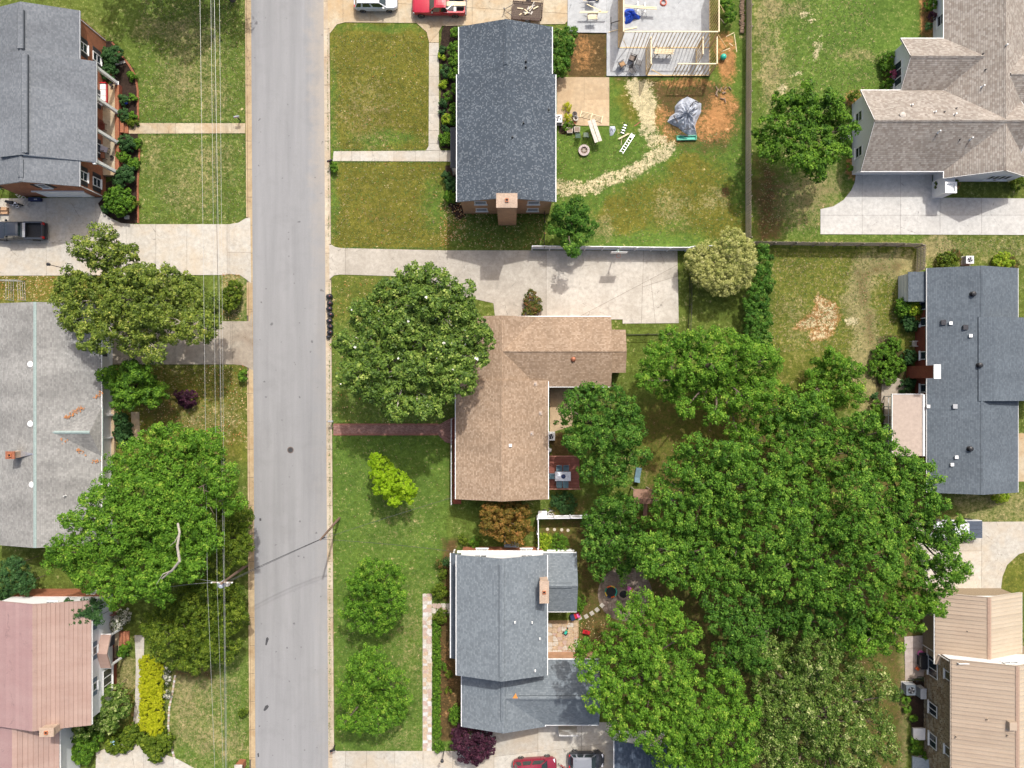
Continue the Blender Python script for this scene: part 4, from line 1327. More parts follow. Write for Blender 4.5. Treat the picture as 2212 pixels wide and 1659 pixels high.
# ------------------------------------------------------------------ 5. brown-roofed house, centre
h5 = house('brown_roof_house', 'L-shaped house with a brown shingle roof beside the big magnolia', (1130, 870))
ze, zr = 3.3, 4.6
xa, xb = Xw(984.5, ze), Xw(1184, ze)
yS, yN = Yw(1078.5, ze), Yw(822, ze)
xr = Xw(1084, zr)
block(h5, xa, xb, yS, yN, ze, zr + .12, 'y', .35, BR_TAN, SIDING, SH_BROWN, rx=xr)
z5 = 3.05
x5 = Xw(1320, z5); yw0, yw1 = Yw(835, z5), Yw(684, z5)
zr5 = 4.5
block(h5, xr, x5, yw0, yw1, z5, zr5, 'x', .3, BR_TAN, BR_PALE, SH_BROWN)
block(h5, 2 * xr - Xw(1163, z5), Xw(1163, z5), yN - .3, yw1 - .012, z5 - .01, zr5 + .01, 'y', .3, BR_TAN, BR_PALE, SH_BROWN, rx=xr)
block(h5, x5 - .3, Xw(1352, 2.8), Yw(805, 2.8), Yw(712, 2.8), 2.7, 3.35, 'x', .2, BR_TAN, BR_PALE, SH_BROWN, gutter=False)
q = tile(1600, 550)(332, 1458, 4.2)
MB().lathe([(.32, -.3), (.3, .05), (.2, .06), (.2, .16), (.27, .17), (.18, .3), (.05, .36)], (q.x, q.y, 4.05), 14).build('roof_vent', COPPER, h5)
for (x, y) in ((1950, 142), (1993, 385), (1920, 553)):
    q = tile(900, 1100)(x, y, 3.8)
    zz = zr + .12 - (zr + .12 - ze) * (q.x - xr) / (xb - xr)
    vent_pipe(h5, (q.x, q.y, zz - .06), .05, .35, GREYPLASTIC)
    MB().box(q.x - .22, q.y - .22, zz - .1, q.x + .22, q.y + .22, zz + .035).build('flashing', plain('pale_flashing', (0.36, 0.28, 0.22), 0.7), h5)
q = tile(900, 1100)(1745, 652, 4.4)
box_vent(h5, (q.x, q.y, 4.42), WHITE, .12)
# brick porch along the west front
MB().box(Xw(978, 0), Yw(1088, 0), 0, xa + .35, Yw(905, 0), .25).build('porch_floor', BR_DEEP, h5)
for yy in (905, 950, 1000, 1045, 1086):
    MB().box(Xw(976, 0) - .02, Yw(yy, 0) - .05, .25, Xw(976, 0) + .08, Yw(yy, 0) + .05, 1.1).build('railing_post', WHITE, h5)
MB().bar((Xw(976, 0) + .03, Yw(905, 0) - .05, 1.14), (Xw(976, 0) + .03, Yw(1086, 0) + .05, 1.14), .07, .05).build('railing', WHITE, h5)

# ------------------------------------------------------------------ 6. blue-grey house, bottom centre
h6 = house('blue_grey_roof_house', 'blue-grey shingle roofed house with white gables and a garage wing', (1110, 1380))
ze, zr = 5.3, 6.85
xa, xb = Xw(986, ze), Xw(1182, ze)
yN, yS = Yw(1199, ze), Yw(1459, ze)
xr = Xw(1083.5, zr)
block(h6, xa, xb, yS, yN, ze, zr, 'y', .35, BR_RED, SIDING, SH_BLUE, rx=xr, vent=(yS + .5, yN - .6))
wn_ = yN - .35
for sx in (-2.2, 2.6):
    window(h6, (xr + sx, wn_ + .002, 1.9), 'n', 1.25, 1.3, (2, 1))
    window(h6, (xr + sx, wn_ + .052, 4.7), 'n', 1.3, 1.2, (2, 1))
MB().box(xa + .37, wn_ + .002, 3.2, xb - .37, wn_ + .05, 5.2).build('siding', SIDING, h6)
MB().box(xa - .1, wn_ + .051, 3.05, xb - .3, wn_ + .3, 3.2).build('trim_ledge', WHITE, h6)
# shed roof over the west porch
xp = Xw(974, 3.0)
MB().slab3([(xp, Yw(1195, 3), 2.95), (xp, Yw(1422, 3), 2.95), (xa + .36, Yw(1422, 3), 3.5), (xa + .36, Yw(1195, 3), 3.5)], .12).build('porch_roof', SH_SLATE, h6)
MB().bar((xp - .06, Yw(1195, 3), 2.88), (xp - .06, Yw(1422, 3), 2.88), .1, .12).build('gutter', WHITE, h6)
for yy in (1200, 1270, 1345, 1415):
    MB().box(xp + .1, Yw(yy, 2.6) - .08, 0, xp + .26, Yw(yy, 2.6) + .08, 2.85).build('post', WHITE, h6)
# east wing
z6 = 3.2
block(h6, xb - 1.2, Xw(1246, z6), Yw(1321, z6), Yw(1194.5, z6), z6, 4.5, 'x', .3, SIDING, SIDING, SH_BLUE, vent=(xb + .2, Xw(1236, 4.5)))
for xx in (1192, 1215, 1232):
    window(h6, (Xw(xx, 1.8), Yw(1194.5, z6) - .298, 1.9), 'n', .8, 1.4, (1, 2))
q = tile(1600, 1704)(92, 205, 7.2)
chimney(h6, q.x - .42, q.y - 1.0, q.x + .38, q.y + 1.1, 3, 7.1, BR_PALE, BR_PALE)
# garage wing south
z7 = 3.0; z7r = 4.45
xg0 = Xw(997.5, z7); xgr = Xw(1087, z7r)
block(h6, xg0, 2 * xgr - xg0, Yw(1570, z7), yS + .8, z7, z7r, 'y', .3, BR_TAN, SIDING, SH_BLUE, rx=xgr, vent=(Yw(1556, z7r), yS - .4))
block(h6, xgr, Xw(1294, z7), Yw(1566, z7), Yw(1425, z7), z7 - .01, z7r - .02, 'x', .3, BR_TAN, SIDING, SH_BLUE, vent=(xgr + 1.6, Xw(1285, z7r)))
q = tile(900, 1704)(1785, 1060, z7r)
MB().slab3([(q.x - .28, q.y - .26, z7r + .02), (q.x + .28, q.y - .26, z7r + .02), (q.x + .05, q.y + .3, z7r + .09)], .03).build('patched_sheet', plain('orange_patch', (0.62, 0.24, 0.05), 0.7), h6)
for (x, y) in ((1782, 437), (1925, 455), (1990, 597), (1950, 858)):
    q = tile(900, 1704)(x, y, 6.0)
    zz = zr - (zr - ze) * (q.x - xr) / (xb - xr)
    vent_pipe(h6, (q.x, q.y, zz - .05), .055, .4, WHITE)
m = MB().box(Xw(1205, 0), Yw(1572, 0) + .16, .05, Xw(1245, 0), Yw(1572, 0) + .22, 2.2)
m.build('garage_door', WHITE, h6)

# ------------------------------------------------------------------ 7. large house with a tan shingle roof, top right
h7 = house('tan_roof_house', 'large white house with a many-gabled tan shingle roof', (2080, 190))
t03 = tile(2272, 0)
ze, zr = 2.75, 5.5
xe0 = t03(1550, 200, ze).x; xr = t03(2060, 400, zr).x; xe1 = 2 * xr - xe0
yS = Yw(385.5, ze); yN = yS + 28
block(h7, xe0, xe1, yS, yN, ze, zr, 'y', .45, STUCCO, STUCCO, SH_TAN, rx=xr)
for (ya, yb, xo) in ((318, 745, 1190), (748, 1418, 857)):
    a, b = t03(xo, ya, ze), t03(xo, yb, ze)
    hw = (a.y - b.y) / 2
    xx = t03(xo, (ya + yb) / 2, ze).x
    rise = hw * .68
    block(h7, xx, xe0 + rise * 2.55, b.y, a.y, ze - .005, ze + rise, 'x', .4, STUCCO, STUCCO, SH_TAN)
a = t03(2100, 600, zr).y
block(h7, xr + .8, xe1 + 3, a - 4.3, a + 4.3, ze - .01, zr - .35, 'x', .4, STUCCO, STUCCO, SH_TAN)
g1x = t03(1190, 530, ze).x + .4
g2x = t03(857, 1080, ze).x + .4
q = t03(1180, 610, 1.6)
window(h7, (g1x - .002, q.y, 1.55), 'w', 2.6, 1.5, (3, 1))
for ty in (970, 1260):
    window(h7, (g2x - .002, t03(850, ty, 1.6).y, 1.6), 'w', 1.15, 1.5, (1, 2))
window(h7, (xe0 + .448, t03(1520, 160, 1.6).y, 1.5), 'w', 1.2, 1.4, (1, 2))
q0 = t03(1560, 1522, 1.6)
MB().box(q0.x - .55, yS - 1.4, 0, q0.x + .55, yS + .4, 2.4).build('portico_wall', WHITE, h7)
m = MB()
for a_ in ((-.62, -.6, .62, -.42), (-.62, .42, .62, .6), (-.62, -.42, -.44, .42), (.44, -.42, .62, .42)):
    m.box(q0.x + a_[0], yS - .9 + a_[1], 2.401, q0.x + a_[2], yS - .9 + a_[3], 2.6)
m.build('portico_cap', WHITE, h7)
for xx in (1960, 2050):
    window(h7, (t03(xx, 1450, 1.6).x, yS + .448, 1.6), 's', 1.3, 1.4, (2, 1))
for (x, y, k) in ((1995, 422, 0), (1860, 455, 1), (1875, 590, 1), (1855, 725, 2), (1280, 872, 0), (1440, 950, 0), (1520, 948, 1), (1635, 908, 1), (1590, 978, 2), (1160, 985, 3), (1465, 1115, 2), (1665, 1165, 1), (1750, 1160, 2)):
    q = t03(x, y, 4.3)
    f1 = max(0, min(1, (q.x - xe0) / (xr - xe0)))
    zz = ze + (zr - ze) * f1
    if y > 745 and x < 1900:
        a, b = t03(857, 748, ze), t03(857, 1418, ze); hw = (a.y - b.y) / 2
        zz = max(zz, ze + hw * .68 * (1 - abs(q.y - (a.y + b.y) / 2) / hw))
    if k == 3: MB().lathe([(.32, -.3), (.34, .06), (.28, .1), (.34, .11), (.3, .22), (.1, .28)], (q.x, q.y, zz - .02), 16).build('roof_vent', plain('tan_vent', (0.42, 0.38, 0.33), 0.6), h7)
    elif k == 1: vent_pipe(h7, (q.x, q.y, zz - .1), .06, .3, DARKMETAL)
    else: vent_pipe(h7, (q.x, q.y, zz - .1), .075, .55 if k == 2 else .4, WHITE)

# ------------------------------------------------------------------ 8. slate-blue roofed house, right
h8 = house('red_brick_house', 'long red brick house with a slate blue roof and a west chimney', (2100, 820))
t13, t23 = tile(2272, 550), tile(2272, 1100)
ze, zr = 2.9, 4.45
xe0 = t13(1409, 900, ze).x; xr = t13(1868, 900, zr).x; xe1 = Xw(2199, ze)
yN, yS = Yw(579, ze), Yw(1064, ze)
block(h8, xe0, xe1, yS, yN, ze, zr, 'y', .35, BR_DEEP, SIDING, SH_SLATE, rx=xr, gutter=plain('dull_white_gutter', (0.45, 0.45, 0.44), .5))
# middle part: roof raised a little and carried further east
ya, yb = t13(1925, 1106, 4.6).y, t23(1925, 285, 4.6).y
x2 = xr + 1.05; xm = 2 * x2 - xe0 + 1.2
MB().slab3([(xr - .4, ya, zr - .02), (xr - .4, yb, zr - .02), (x2, yb, zr + .27), (x2, ya, zr + .27)], .16).build('roof_slope', SH_SLATE, h8)
MB().slab3([(xm, ya, ze - .1), (xm, yb, ze - .1), (x2, yb, zr + .27), (x2, ya, zr + .27)], .16).build('roof_slope', SH_SLATE, h8)
MB().box(x2, yb + .3, 0, xm - .4, ya - .3, 2.7).build('wall', BR_DEEP, h8)
ww = xe0 + .35
for ty, sh_ in ((1015, .8), (1150, .8), (1428, .8)):
    window(h8, (ww - .002, t13(1385, ty, 1.6).y, 1.7), 'w', .9, 1.3, (1, 1))
window(h8, (ww - .002, t23(1385, 180, 1.6).y, 1.7), 'w', .9, 1.3, (1, 1))
q0, q1 = t13(1465, 1508, 5.2), t13(1515, 1615, 5.2)
chimney(h8, q0.x + .05, q1.y, q1.x, q0.y, 0, 5.1, BR_DEEP, WHITE, flue=False)
for (x, y, k) in ((1775, 920, 2), (1570, 1150, 1), (1722, 1195, 1), (1820, 1510, 2)):
    q = t13(x, y, 4.0); zz = ze + (zr - ze) * (q.x - xe0) / (xr - xe0)
    hood_vent(h8, (q.x, q.y, zz), BLACK, .2) if k == 2 else box_vent(h8, (q.x, q.y, zz), DARKMETAL, .2)
for (x, y) in ((1620, 1158), (1758, 1265)):
    q = t13(x, y, 4.0); zz = ze + (zr - ze) * (q.x - xe0) / (xr - xe0); box_vent(h8, (q.x, q.y, zz), WHITE, .13)
for (x, y, k) in ((1463, 332, 0), (1650, 330, 1), (1755, 680, 2), (1660, 752, 0), (1630, 815, 0)):
    q = t23(x, y, 4.0); zz = ze + (zr - ze) * (q.x - xe0) / (xr - xe0)
    hood_vent(h8, (q.x, q.y, zz), BLACK, .2) if k == 2 else box_vent(h8, (q.x, q.y, zz), WHITE if k == 0 else GREYPLASTIC, .13 if k == 0 else .18)
# flat-roofed sun porch with a white frame
q0, q1 = t23(1118, 230, 2.6), t23(1405, 640, 2.6)
fr = plain('tan_flat_roof', (0.36, 0.29, 0.24), 0.85, 0.12, 3, dirt=0.15)
MB().box(q0.x, Yw(985, 2.6), 2.5, xe0 - .14, q0.y, 2.62).build('porch_roof', fr, h8)
m = MB()
y_s = Yw(985, 2.6)
m.box(q0.x - .06, y_s, 2.45, q0.x - .001, q0.y + .06, 2.68).box(q0.x, q0.y + .001, 2.45, xe0 - .3, q0.y + .06, 2.68)
m.build('roof_edge', WHITE, h8)
MB().box(xe0 - .35, y_s, 2.63, xe0 - .14, q0.y, 2.72).build('flashing', WHITE, h8)
bx0 = t23(1048, 300, 0).x
for ty in (245, 330, 400, 470, 560):
    yy = t23(1048, ty, 0).y
    MB().box(bx0 - .045, yy - .045, 0, bx0 + .045, yy + .045, 2.44).build('porch_post', WHITE, h8)
    MB().bar((bx0, yy, 2.5), (q0.x, yy, 2.5), .07, .09).build('rafter', WHITE, h8)
for zz in (1.0, 2.40):
    MB().bar((bx0, t23(0, 245, 0).y, zz), (bx0, y_s, zz), .05, .08).build('porch_rail', WHITE, h8)
MB().box(bx0, y_s, 0, ww, t23(0, 245, 0).y, .15).build('porch_floor', CONC_BROWN, h8)
# lean-to store at the north-west corner
q0, q1 = t13(1260, 740, 2.3), t13(1400, 975, 2.3)
xs0 = t13(1168, 860, 0).x
MB().box(xs0, q1.y + .05, 0, xe0 + .3, q0.y - .05, 2.15).build('store_wall', SIDING, h8)
for k in (1, 2, 3):
    MB().box(xs0 - .012, q1.y + .1, .55 * k, xs0 - .001, q0.y - .1, .55 * k + .03).build('board_joint', GREYPLASTIC, h8)
MB().slab3([(xs0 - .12, q1.y - .08, 2.2), (xs0 - .12, q0.y + .08, 2.2), (xe0 + .3, q0.y + .08, 2.62), (xe0 + .3, q1.y - .08, 2.62)], .1).build('store_roof', SH_SLATE, h8)

# ------------------------------------------------------------------ 9. stone house with a tan metal roof, bottom right
h9 = house('stone_house', 'stone-faced house with a ribbed tan metal roof and white gables', (2130, 1500))
t33 = tile(2272, 1704)
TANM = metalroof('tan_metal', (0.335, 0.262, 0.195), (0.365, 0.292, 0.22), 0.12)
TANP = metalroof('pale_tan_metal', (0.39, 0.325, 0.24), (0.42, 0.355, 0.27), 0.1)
SANDSTONE = plain('stone_mortar', (0.24, 0.185, 0.12), 0.95, 0.3, 7)


def seamed(T, x_e, x_r, y0, y1, z_e, z_r, w, mat):
    """standing seam slope: one pan per bay with an upturned seam"""
    n = max(1, round(abs(y1 - y0) / w)); w = (y1 - y0) / n
    dx, dz = x_r - x_e, z_r - z_e
    m = MB()
    m.slab3([(0, 0.004, 0), (0, w - .004, 0), (dx, w - .004, dz), (dx, .004, dz)], .03)
    m.bar((0, w, .03), (dx, w, dz + .03), .05, .055)
    me = m.mesh('metal_pan', mat)
    for i in range(n):
        inst('roof_panel', me, T, (x_e, y0 + i * w, z_e))


zu, zur = 2.9, 4.6
xu = t33(1475, 500, zu).x; xur = t33(1925, 500, zur).x
yuN = Yw(1280.3, zu); yuS = Yw(1436, zu)
zl, zlr = 5.4, 7.1
xl = t33(1610, 1200, zl).x; xlr = t33(2160, 1000, zlr).x
ylN = Yw(1424.8, zl); ylS = Yw(1800, zl)
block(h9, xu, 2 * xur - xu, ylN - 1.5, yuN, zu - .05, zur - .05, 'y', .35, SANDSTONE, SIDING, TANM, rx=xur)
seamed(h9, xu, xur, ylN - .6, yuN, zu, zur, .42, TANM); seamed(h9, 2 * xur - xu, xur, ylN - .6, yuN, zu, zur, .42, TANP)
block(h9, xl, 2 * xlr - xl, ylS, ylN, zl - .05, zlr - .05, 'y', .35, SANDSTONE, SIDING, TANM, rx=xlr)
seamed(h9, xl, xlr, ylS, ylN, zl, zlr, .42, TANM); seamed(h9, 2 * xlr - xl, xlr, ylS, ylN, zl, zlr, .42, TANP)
for (ya, yb, x_, z_, nm) in ((ylN - .6, yuN, xur, zur, 0), (ylS, ylN, xlr, zlr, 1)):
    m = MB()
    for sg in (-1, 1):
        m.slab3([(x_ + sg * .2, ya, z_ + .0), (x_ + sg * .2, yb, z_ + .0), (x_, yb, z_ + .09), (x_, ya, z_ + .09)], .03)
    m.build('ridge_cap', plain('tan_ridge_cap', (0.33, 0.23, 0.17), 0.5), h9)
MB().box(xl + .36, ylN - .349, 3.2, xlr * 2 - xl - .36, ylN - .30, 5.3).build('siding', SIDING, h9)
for xx in (1740, 2125):
    q = t33(xx, 742, 6)
    window(h9, (q.x, ylN - .298, 5.6), 'n', 1.5, .55, (2, 1))
# stone facing: each stone a piece on the west wall
wl_ = xl + .35
STN = [plain('tan_fieldstone', (0.33, 0.25, 0.15), 0.95, 0.3, 7, dirt=.2), plain('brown_fieldstone', (0.25, 0.175, 0.10), 0.95, 0.3, 7, dirt=.2), plain('pale_fieldstone', (0.38, 0.31, 0.21), 0.95, 0.3, 7, dirt=.2)]
rs = random.Random(12)
wobj = [c for c in h9.children if c.name.startswith('wall')]
sme = []
for mt in STN:
    for k in range(3):
        b_ = MB()
        pts = [(.0, -.26, -.10), (.0, .26, -.10), (.0, .26, .12), (.0, -.26, .12)]
        front = [(-.05 - rs.random() * .03, a * .86 + rs.uniform(-.02, .02), c * .8 + rs.uniform(-.02, .02)) for _, a, c in pts]
        b_.face(front[::-1])
        for i in range(4):
            j = (i + 1) % 4
            b_.face([pts[i], pts[j], front[j], front[i]][::-1])
        sme.append(b_.mesh('fieldstone', mt))
row = 0; cnt = 0
holes = []
for (x, y, w, h) in ((1458, 810, 2.6, 1.7), (1475, 1180, 1.3, 1.5), (1458, 1440, 1.5, 1.35)):
    q = t33(x, y, 1.9); holes.append((q.y, 1.75, w, h)); window(h9, (wl_ - .06, q.y, 1.75), 'w', w, h, (3 if w > 2 else 2, 1))
for (x, y) in ((1580, 900), (1578, 1530)):
    q = t33(x, y, 4.6); holes.append((q.y, 4.45, .95, 1.25)); window(h9, (wl_ - .06, q.y, 4.45), 'w', .95, 1.25, (1, 1))
stuff = MB()
z = .12
while z < 5.25:
    y = ylN - .6 - (.2 if row % 2 else 0)
    while y > Yw(1668, 3):
        ww_ = rs.uniform(.36, .6)
        cy_ = y - ww_ / 2
        if not any(abs(cy_ - hy) < hw / 2 + .2 and abs(z - hz) < hh / 2 + .12 for hy, hz, hw, hh in holes):
            if cnt < 300:
                inst('stone', rs.choice(sme), wobj[-1], (wl_, cy_, z), scale=(1, ww_ / .54, 1)); cnt += 1
            else:
                stuff.box(wl_ - .07, cy_ - ww_ * .44, z - .09, wl_ - .0005, cy_ + ww_ * .44, z + .1)
        y -= ww_
    z += .24; row += 1
if stuff.v: tag(stuff.build('stonework', STN[0], h9), kind='stuff')
# north block wall pieces seen under the eave
MB().bar((xl - .05, ylN, zl - .12), (xl - .05, ylS, zl - .12), .1, .12).build('gutter', OLDWOOD, h9)
MB().tube([(wl_ - .15, ylN - .45, 5.2), (xu + .3, ylN - .4, 3.2), (xu + .25, ylN - .4, .2)], .05, 6).build('downspout', WHITE, h9)
for (x, y) in ((1738, 525),):
    q = t33(x, y, 3.9); vent_pipe(h9, (q.x, q.y, 3.6), .05, .4, DARKMETAL)
q = t33(2105, 1300, 6.9)
MB().box(q.x - .42, q.y - .4, 6.4, q.x + .32, q.y + .4, 7.3).build('vent_box', TANM, h9)
for (x, y) in ((1905, 1255), (2045, 1365), (1690, 1430)):
    q = t33(x, y, 6.4); zz = zl + (zlr - zl) * (q.x - xl) / (xlr - xl); vent_pipe(h9, (q.x, q.y, zz - .05), .06, .35, TANM)

# ------------------------------------------------------------------ 10. dark-roofed outbuilding at the bottom edge
h10 = house('garage', 'outbuilding with a dark blue shingle roof beside the bottom driveway', (1390, 1660), 'garage')
block(h10, Xw(1327, 2.8), Xw(1480, 2.8), Yw(1790, 2.8), Yw(1600, 2.8), 2.8, 4.2, 'y', .3, SIDING, SIDING, SH_DARK)
# ================================================================== VEHICLES
def paint(name, c, rough=0.3, coat=0.6, metal=0.0):
    return plain(name, c, rough, 0.05, 2, metal=metal, bump=0.0, spec=0.5, coat=coat)


CHROME = plain('chrome', (0.6, 0.6, 0.62), 0.2, 0.05, 4, metal=0.9, bump=0.0)
TAILRED = plain('tail_lamp_red', (0.5, 0.015, 0.015), 0.25, 0.1, 4, bump=0.0)
LAMPGLASS = plain('head_lamp_glass', (0.62, 0.63, 0.66), 0.12, 0.05, 4, bump=0.0)
CARGLASS = plain('car_glass', (0.018, 0.03, 0.034), 0.08, 0.1, 2, bump=0.0, spec=0.7, coat=0.5)


def wheel(T, x, y, r, w):
    """wheel at ground point; axis along y"""
    s = 1 if y > 0 else -1
    def disc(prof, mat, name, par):
        m = MB()
        m.lathe(prof, (0, 0, 0), 20)
        M = Matrix.Translation((x, y, r)) @ Matrix.Rotation(-s * math.pi / 2, 4, 'X')
        m.v = [tuple(M @ Vector(p)) for p in m.v]
        return m.build(name, mat, par, local=True)
    o = disc([(r * .62, -w / 2), (r * .93, -w / 2), (r, -w * .36), (r, w * .36), (r * .93, w / 2), (r * .62, w / 2)], RUBBER, 'wheel', T)
    disc([(r * .60, -w * .1), (r * .62, w * .5), (r * .55, w * .53), (r * .48, w * .38), (r * .16, w * .38), (r * .14, w * .5), (.01, w * .5)], CHROME, 'rim', o)
    return o


def loft_body(secs, mat, name, T, sub=True):
    """secs: [(x, half width, z bottom, z shoulder, z crown)] rear to front"""
    m = MB()
    rings = []
    for (x, hw, zb, zs, zc) in secs:
        ring = [(-hw * .80, zb), (-hw * .97, zb + .14 * (zs - zb)), (-hw, zb + .55 * (zs - zb)), (-hw * .985, zs - .07), (-hw * .93, zs), (-hw * .55, zc), (0, zc + .012),
                (hw * .55, zc), (hw * .93, zs), (hw * .985, zs - .07), (hw, zb + .55 * (zs - zb)), (hw * .97, zb + .14 * (zs - zb)), (hw * .80, zb)]
        b = len(m.v)
        m.v += [(x, y, z) for y, z in ring]
        rings.append(b)
    n = 13
    for a, b in zip(rings, rings[1:]):
        for k in range(n):
            k2 = (k + 1) % n
            m.f.append((a + k, b + k, b + k2, a + k2)); m.m.append(0)
    m.f.append(tuple(rings[0] + k for k in range(n))); m.m.append(0)
    m.f.append(tuple(rings[-1] + k for k in range(n - 1, -1, -1))); m.m.append(0)
    o = m.build(name, mat, T, smooth=True, local=True)
    es = o.modifiers.new('edge', 'EDGE_SPLIT'); es.split_angle = R(38)
    return o


def cabin(T, xb0, xb1, xf0, xf1, hw0, hw1, z0, z1, pmat, pillars=(), roofname='roof', glass_rear=True):
    """greenhouse: belt line xb0 (rear)..xf0 (front), roof xb1..xf1; glass panels proud of the pillars"""
    m = MB()
    B = [Vector(p) for p in ((xb0, -hw0, z0), (xf0, -hw0, z0), (xf0, hw0, z0), (xb0, hw0, z0))]
    Tt = [Vector(p) for p in ((xb1, -hw1, z1), (xf1, -hw1, z1), (xf1, hw1, z1), (xb1, hw1, z1))]
    xm = (xb1 + xf1) / 2
    for i in range(4):
        j = (i + 1) % 4
        m.face([B[i], B[j], Tt[j], Tt[i]])
    # crowned roof skin
    rr = []
    nx, ny = 6, 6
    for a in range(nx + 1):
        for b in range(ny + 1):
            u, v_ = a / nx, b / ny
            x = xb1 + (xf1 - xb1) * u; y = -hw1 + 2 * hw1 * v_
            rr.append(Vector((x, y, z1 + .075 * (1 - (2 * u - 1) ** 4) * (1 - (2 * v_ - 1) ** 4))))
    for a in range(nx):
        for b in range(ny):
            i = a * (ny + 1) + b
            m.face([rr[i], rr[i + ny + 1], rr[i + ny + 2], rr[i + 1]])
    o = m.build(roofname, pmat, T, smooth=True, local=True)
    es = o.modifiers.new('edge', 'EDGE_SPLIT'); es.split_angle = R(30)

    def glass(q, name, k=.05, kt=.06, kb=.02):
        a, b, c, d = q
        n = (b - a).cross(d - a).normalized() * .008
        L = lambda p, r, f: p + (r - p) * f
        a2, b2 = L(L(a, b, k), L(d, c, k), kb), L(L(b, a, k), L(c, d, k), kb)
        d2, c2 = L(L(d, c, k), L(a, b, k), kt), L(L(c, d, k), L(b, a, k), kt)
        mm = MB()
        pts = [a2, b2, c2, d2]
        mm.face([p + n for p in pts]); mm.face([p - n * .2 for p in pts][::-1])
        for i in range(4):
            j = (i + 1) % 4
            mm.face([pts[i] - n * .2, pts[j] - n * .2, pts[j] + n, pts[i] + n])
        return mm.build(name, CARGLASS, T, local=True)
    glass((B[1], B[2], Tt[2], Tt[1]), 'windscreen', .06, .05, .03)
    if glass_rear: glass((B[3], B[0], Tt[0], Tt[3]), 'rear_window', .08, .1, .06)
    cuts = [0.0] + list(pillars) + [1.0]
    for side in (0, 1):
        a, b, c, d = (B[0], B[1], Tt[1], Tt[0]) if side == 0 else (B[3], B[2], Tt[2], Tt[3])
        for f0, f1 in zip(cuts, cuts[1:]):
            g0, g1 = f0 + .025, f1 - .025
            q = [a + (b - a) * g0, a + (b - a) * g1, d + (c - d) * g1, d + (c - d) * g0]
            if side == 1: q = [q[1], q[0], q[3], q[2]]
            glass(q, 'side_window', .03, .12, .06)
    return o


def car_lamps(T, xr_, xf_, hw, zr_, zf_, wr=.18):
    for s in (-1, 1):
        MB().box(xr_ - .02, s * (hw - .06), zr_, xr_ + .16, s * (hw - .32), zr_ + .34).build('tail_lamp', TAILRED, T, local=True)
        MB().box(xf_ - .2, s * (hw - .08), zf_, xf_ + .015, s * (hw - .45), zf_ + .15).build('headlight', LAMPGLASS, T, local=True)


def mirrors(T, x, hw, z, mat):
    for s in (-1, 1):
        MB().box(x - .09, s * hw, z, x + .07, s * (hw + .2), z + .15).build('mirror', mat, T, local=True)


def passenger(name, label, cat, loc, rz, L, W, H, pm, hood=.27, boot=.06, roof_mat=None, belt=.95, roofin=.80):
    T = thing(name, label, cat, loc, rz)
    hw = W / 2; x0, x1 = -L / 2, L / 2
    bt = belt
    secs = [(x0, hw * .74, .42, bt - .16, bt - .1), (x0 + .10, hw * .88, .30, bt - .04, bt + .0), (x0 + .45, hw * .97, .24, bt, bt + .03), (x0 + L * .25, hw, .22, bt + .0, bt + .03),
            (x0 + L * .5, hw, .22, bt - .01, bt + .02), (x1 - L * hood, hw * .99, .22, bt - .03, bt + .03), (x1 - L * hood * .6, hw * .97, .23, bt - .08, bt - .02),
            (x1 - .35, hw * .90, .26, bt - .19, bt - .12), (x1 - .1, hw * .74, .30, bt - .30, bt - .24), (x1, hw * .58, .36, bt - .42, bt - .38)]
    loft_body(secs, pm, 'body', T)
    xf0 = x1 - L * hood + .06
    cabin(T, x0 + L * boot, x0 + L * (boot + .075), xf0, xf0 - L * .145, hw * .90, hw * roofin * .92, bt + .0, H - .075, roof_mat or pm, (.22, .56))
    for sx in (x0 + L * .19, x1 - L * .20):
        for s in (-1, 1):
            wheel(T, sx, s * (hw - .10), .34, .22)
    car_lamps(T, x0 + .08, x1 - .16, hw * .88, bt - .35, bt - .33)
    mirrors(T, xf0 - .25, hw * .93, bt + .02, pm)
    for s, x in ((-1, x0 + .02), (1, x1 - .05)):
        pass
    MB().box(x0 - .03, -.26, .55, x0 + .05, .26, .68).build('number_plate', WHITE, T, local=True)
    MB().box(x1 - .06, -hw * .5, .34, x1 + .02, hw * .5, .47).build('grille', BLACK, T, local=True)
    for sx, dx in ((xf0 - L * .02, .02),):
        for s in (-1, 1):
            MB().bar((sx + .1, s * .12, bt + .075), (sx - .02, s * .62, bt + .10), .02, .02).build('wiper', BLACK, T, local=True)
    return T


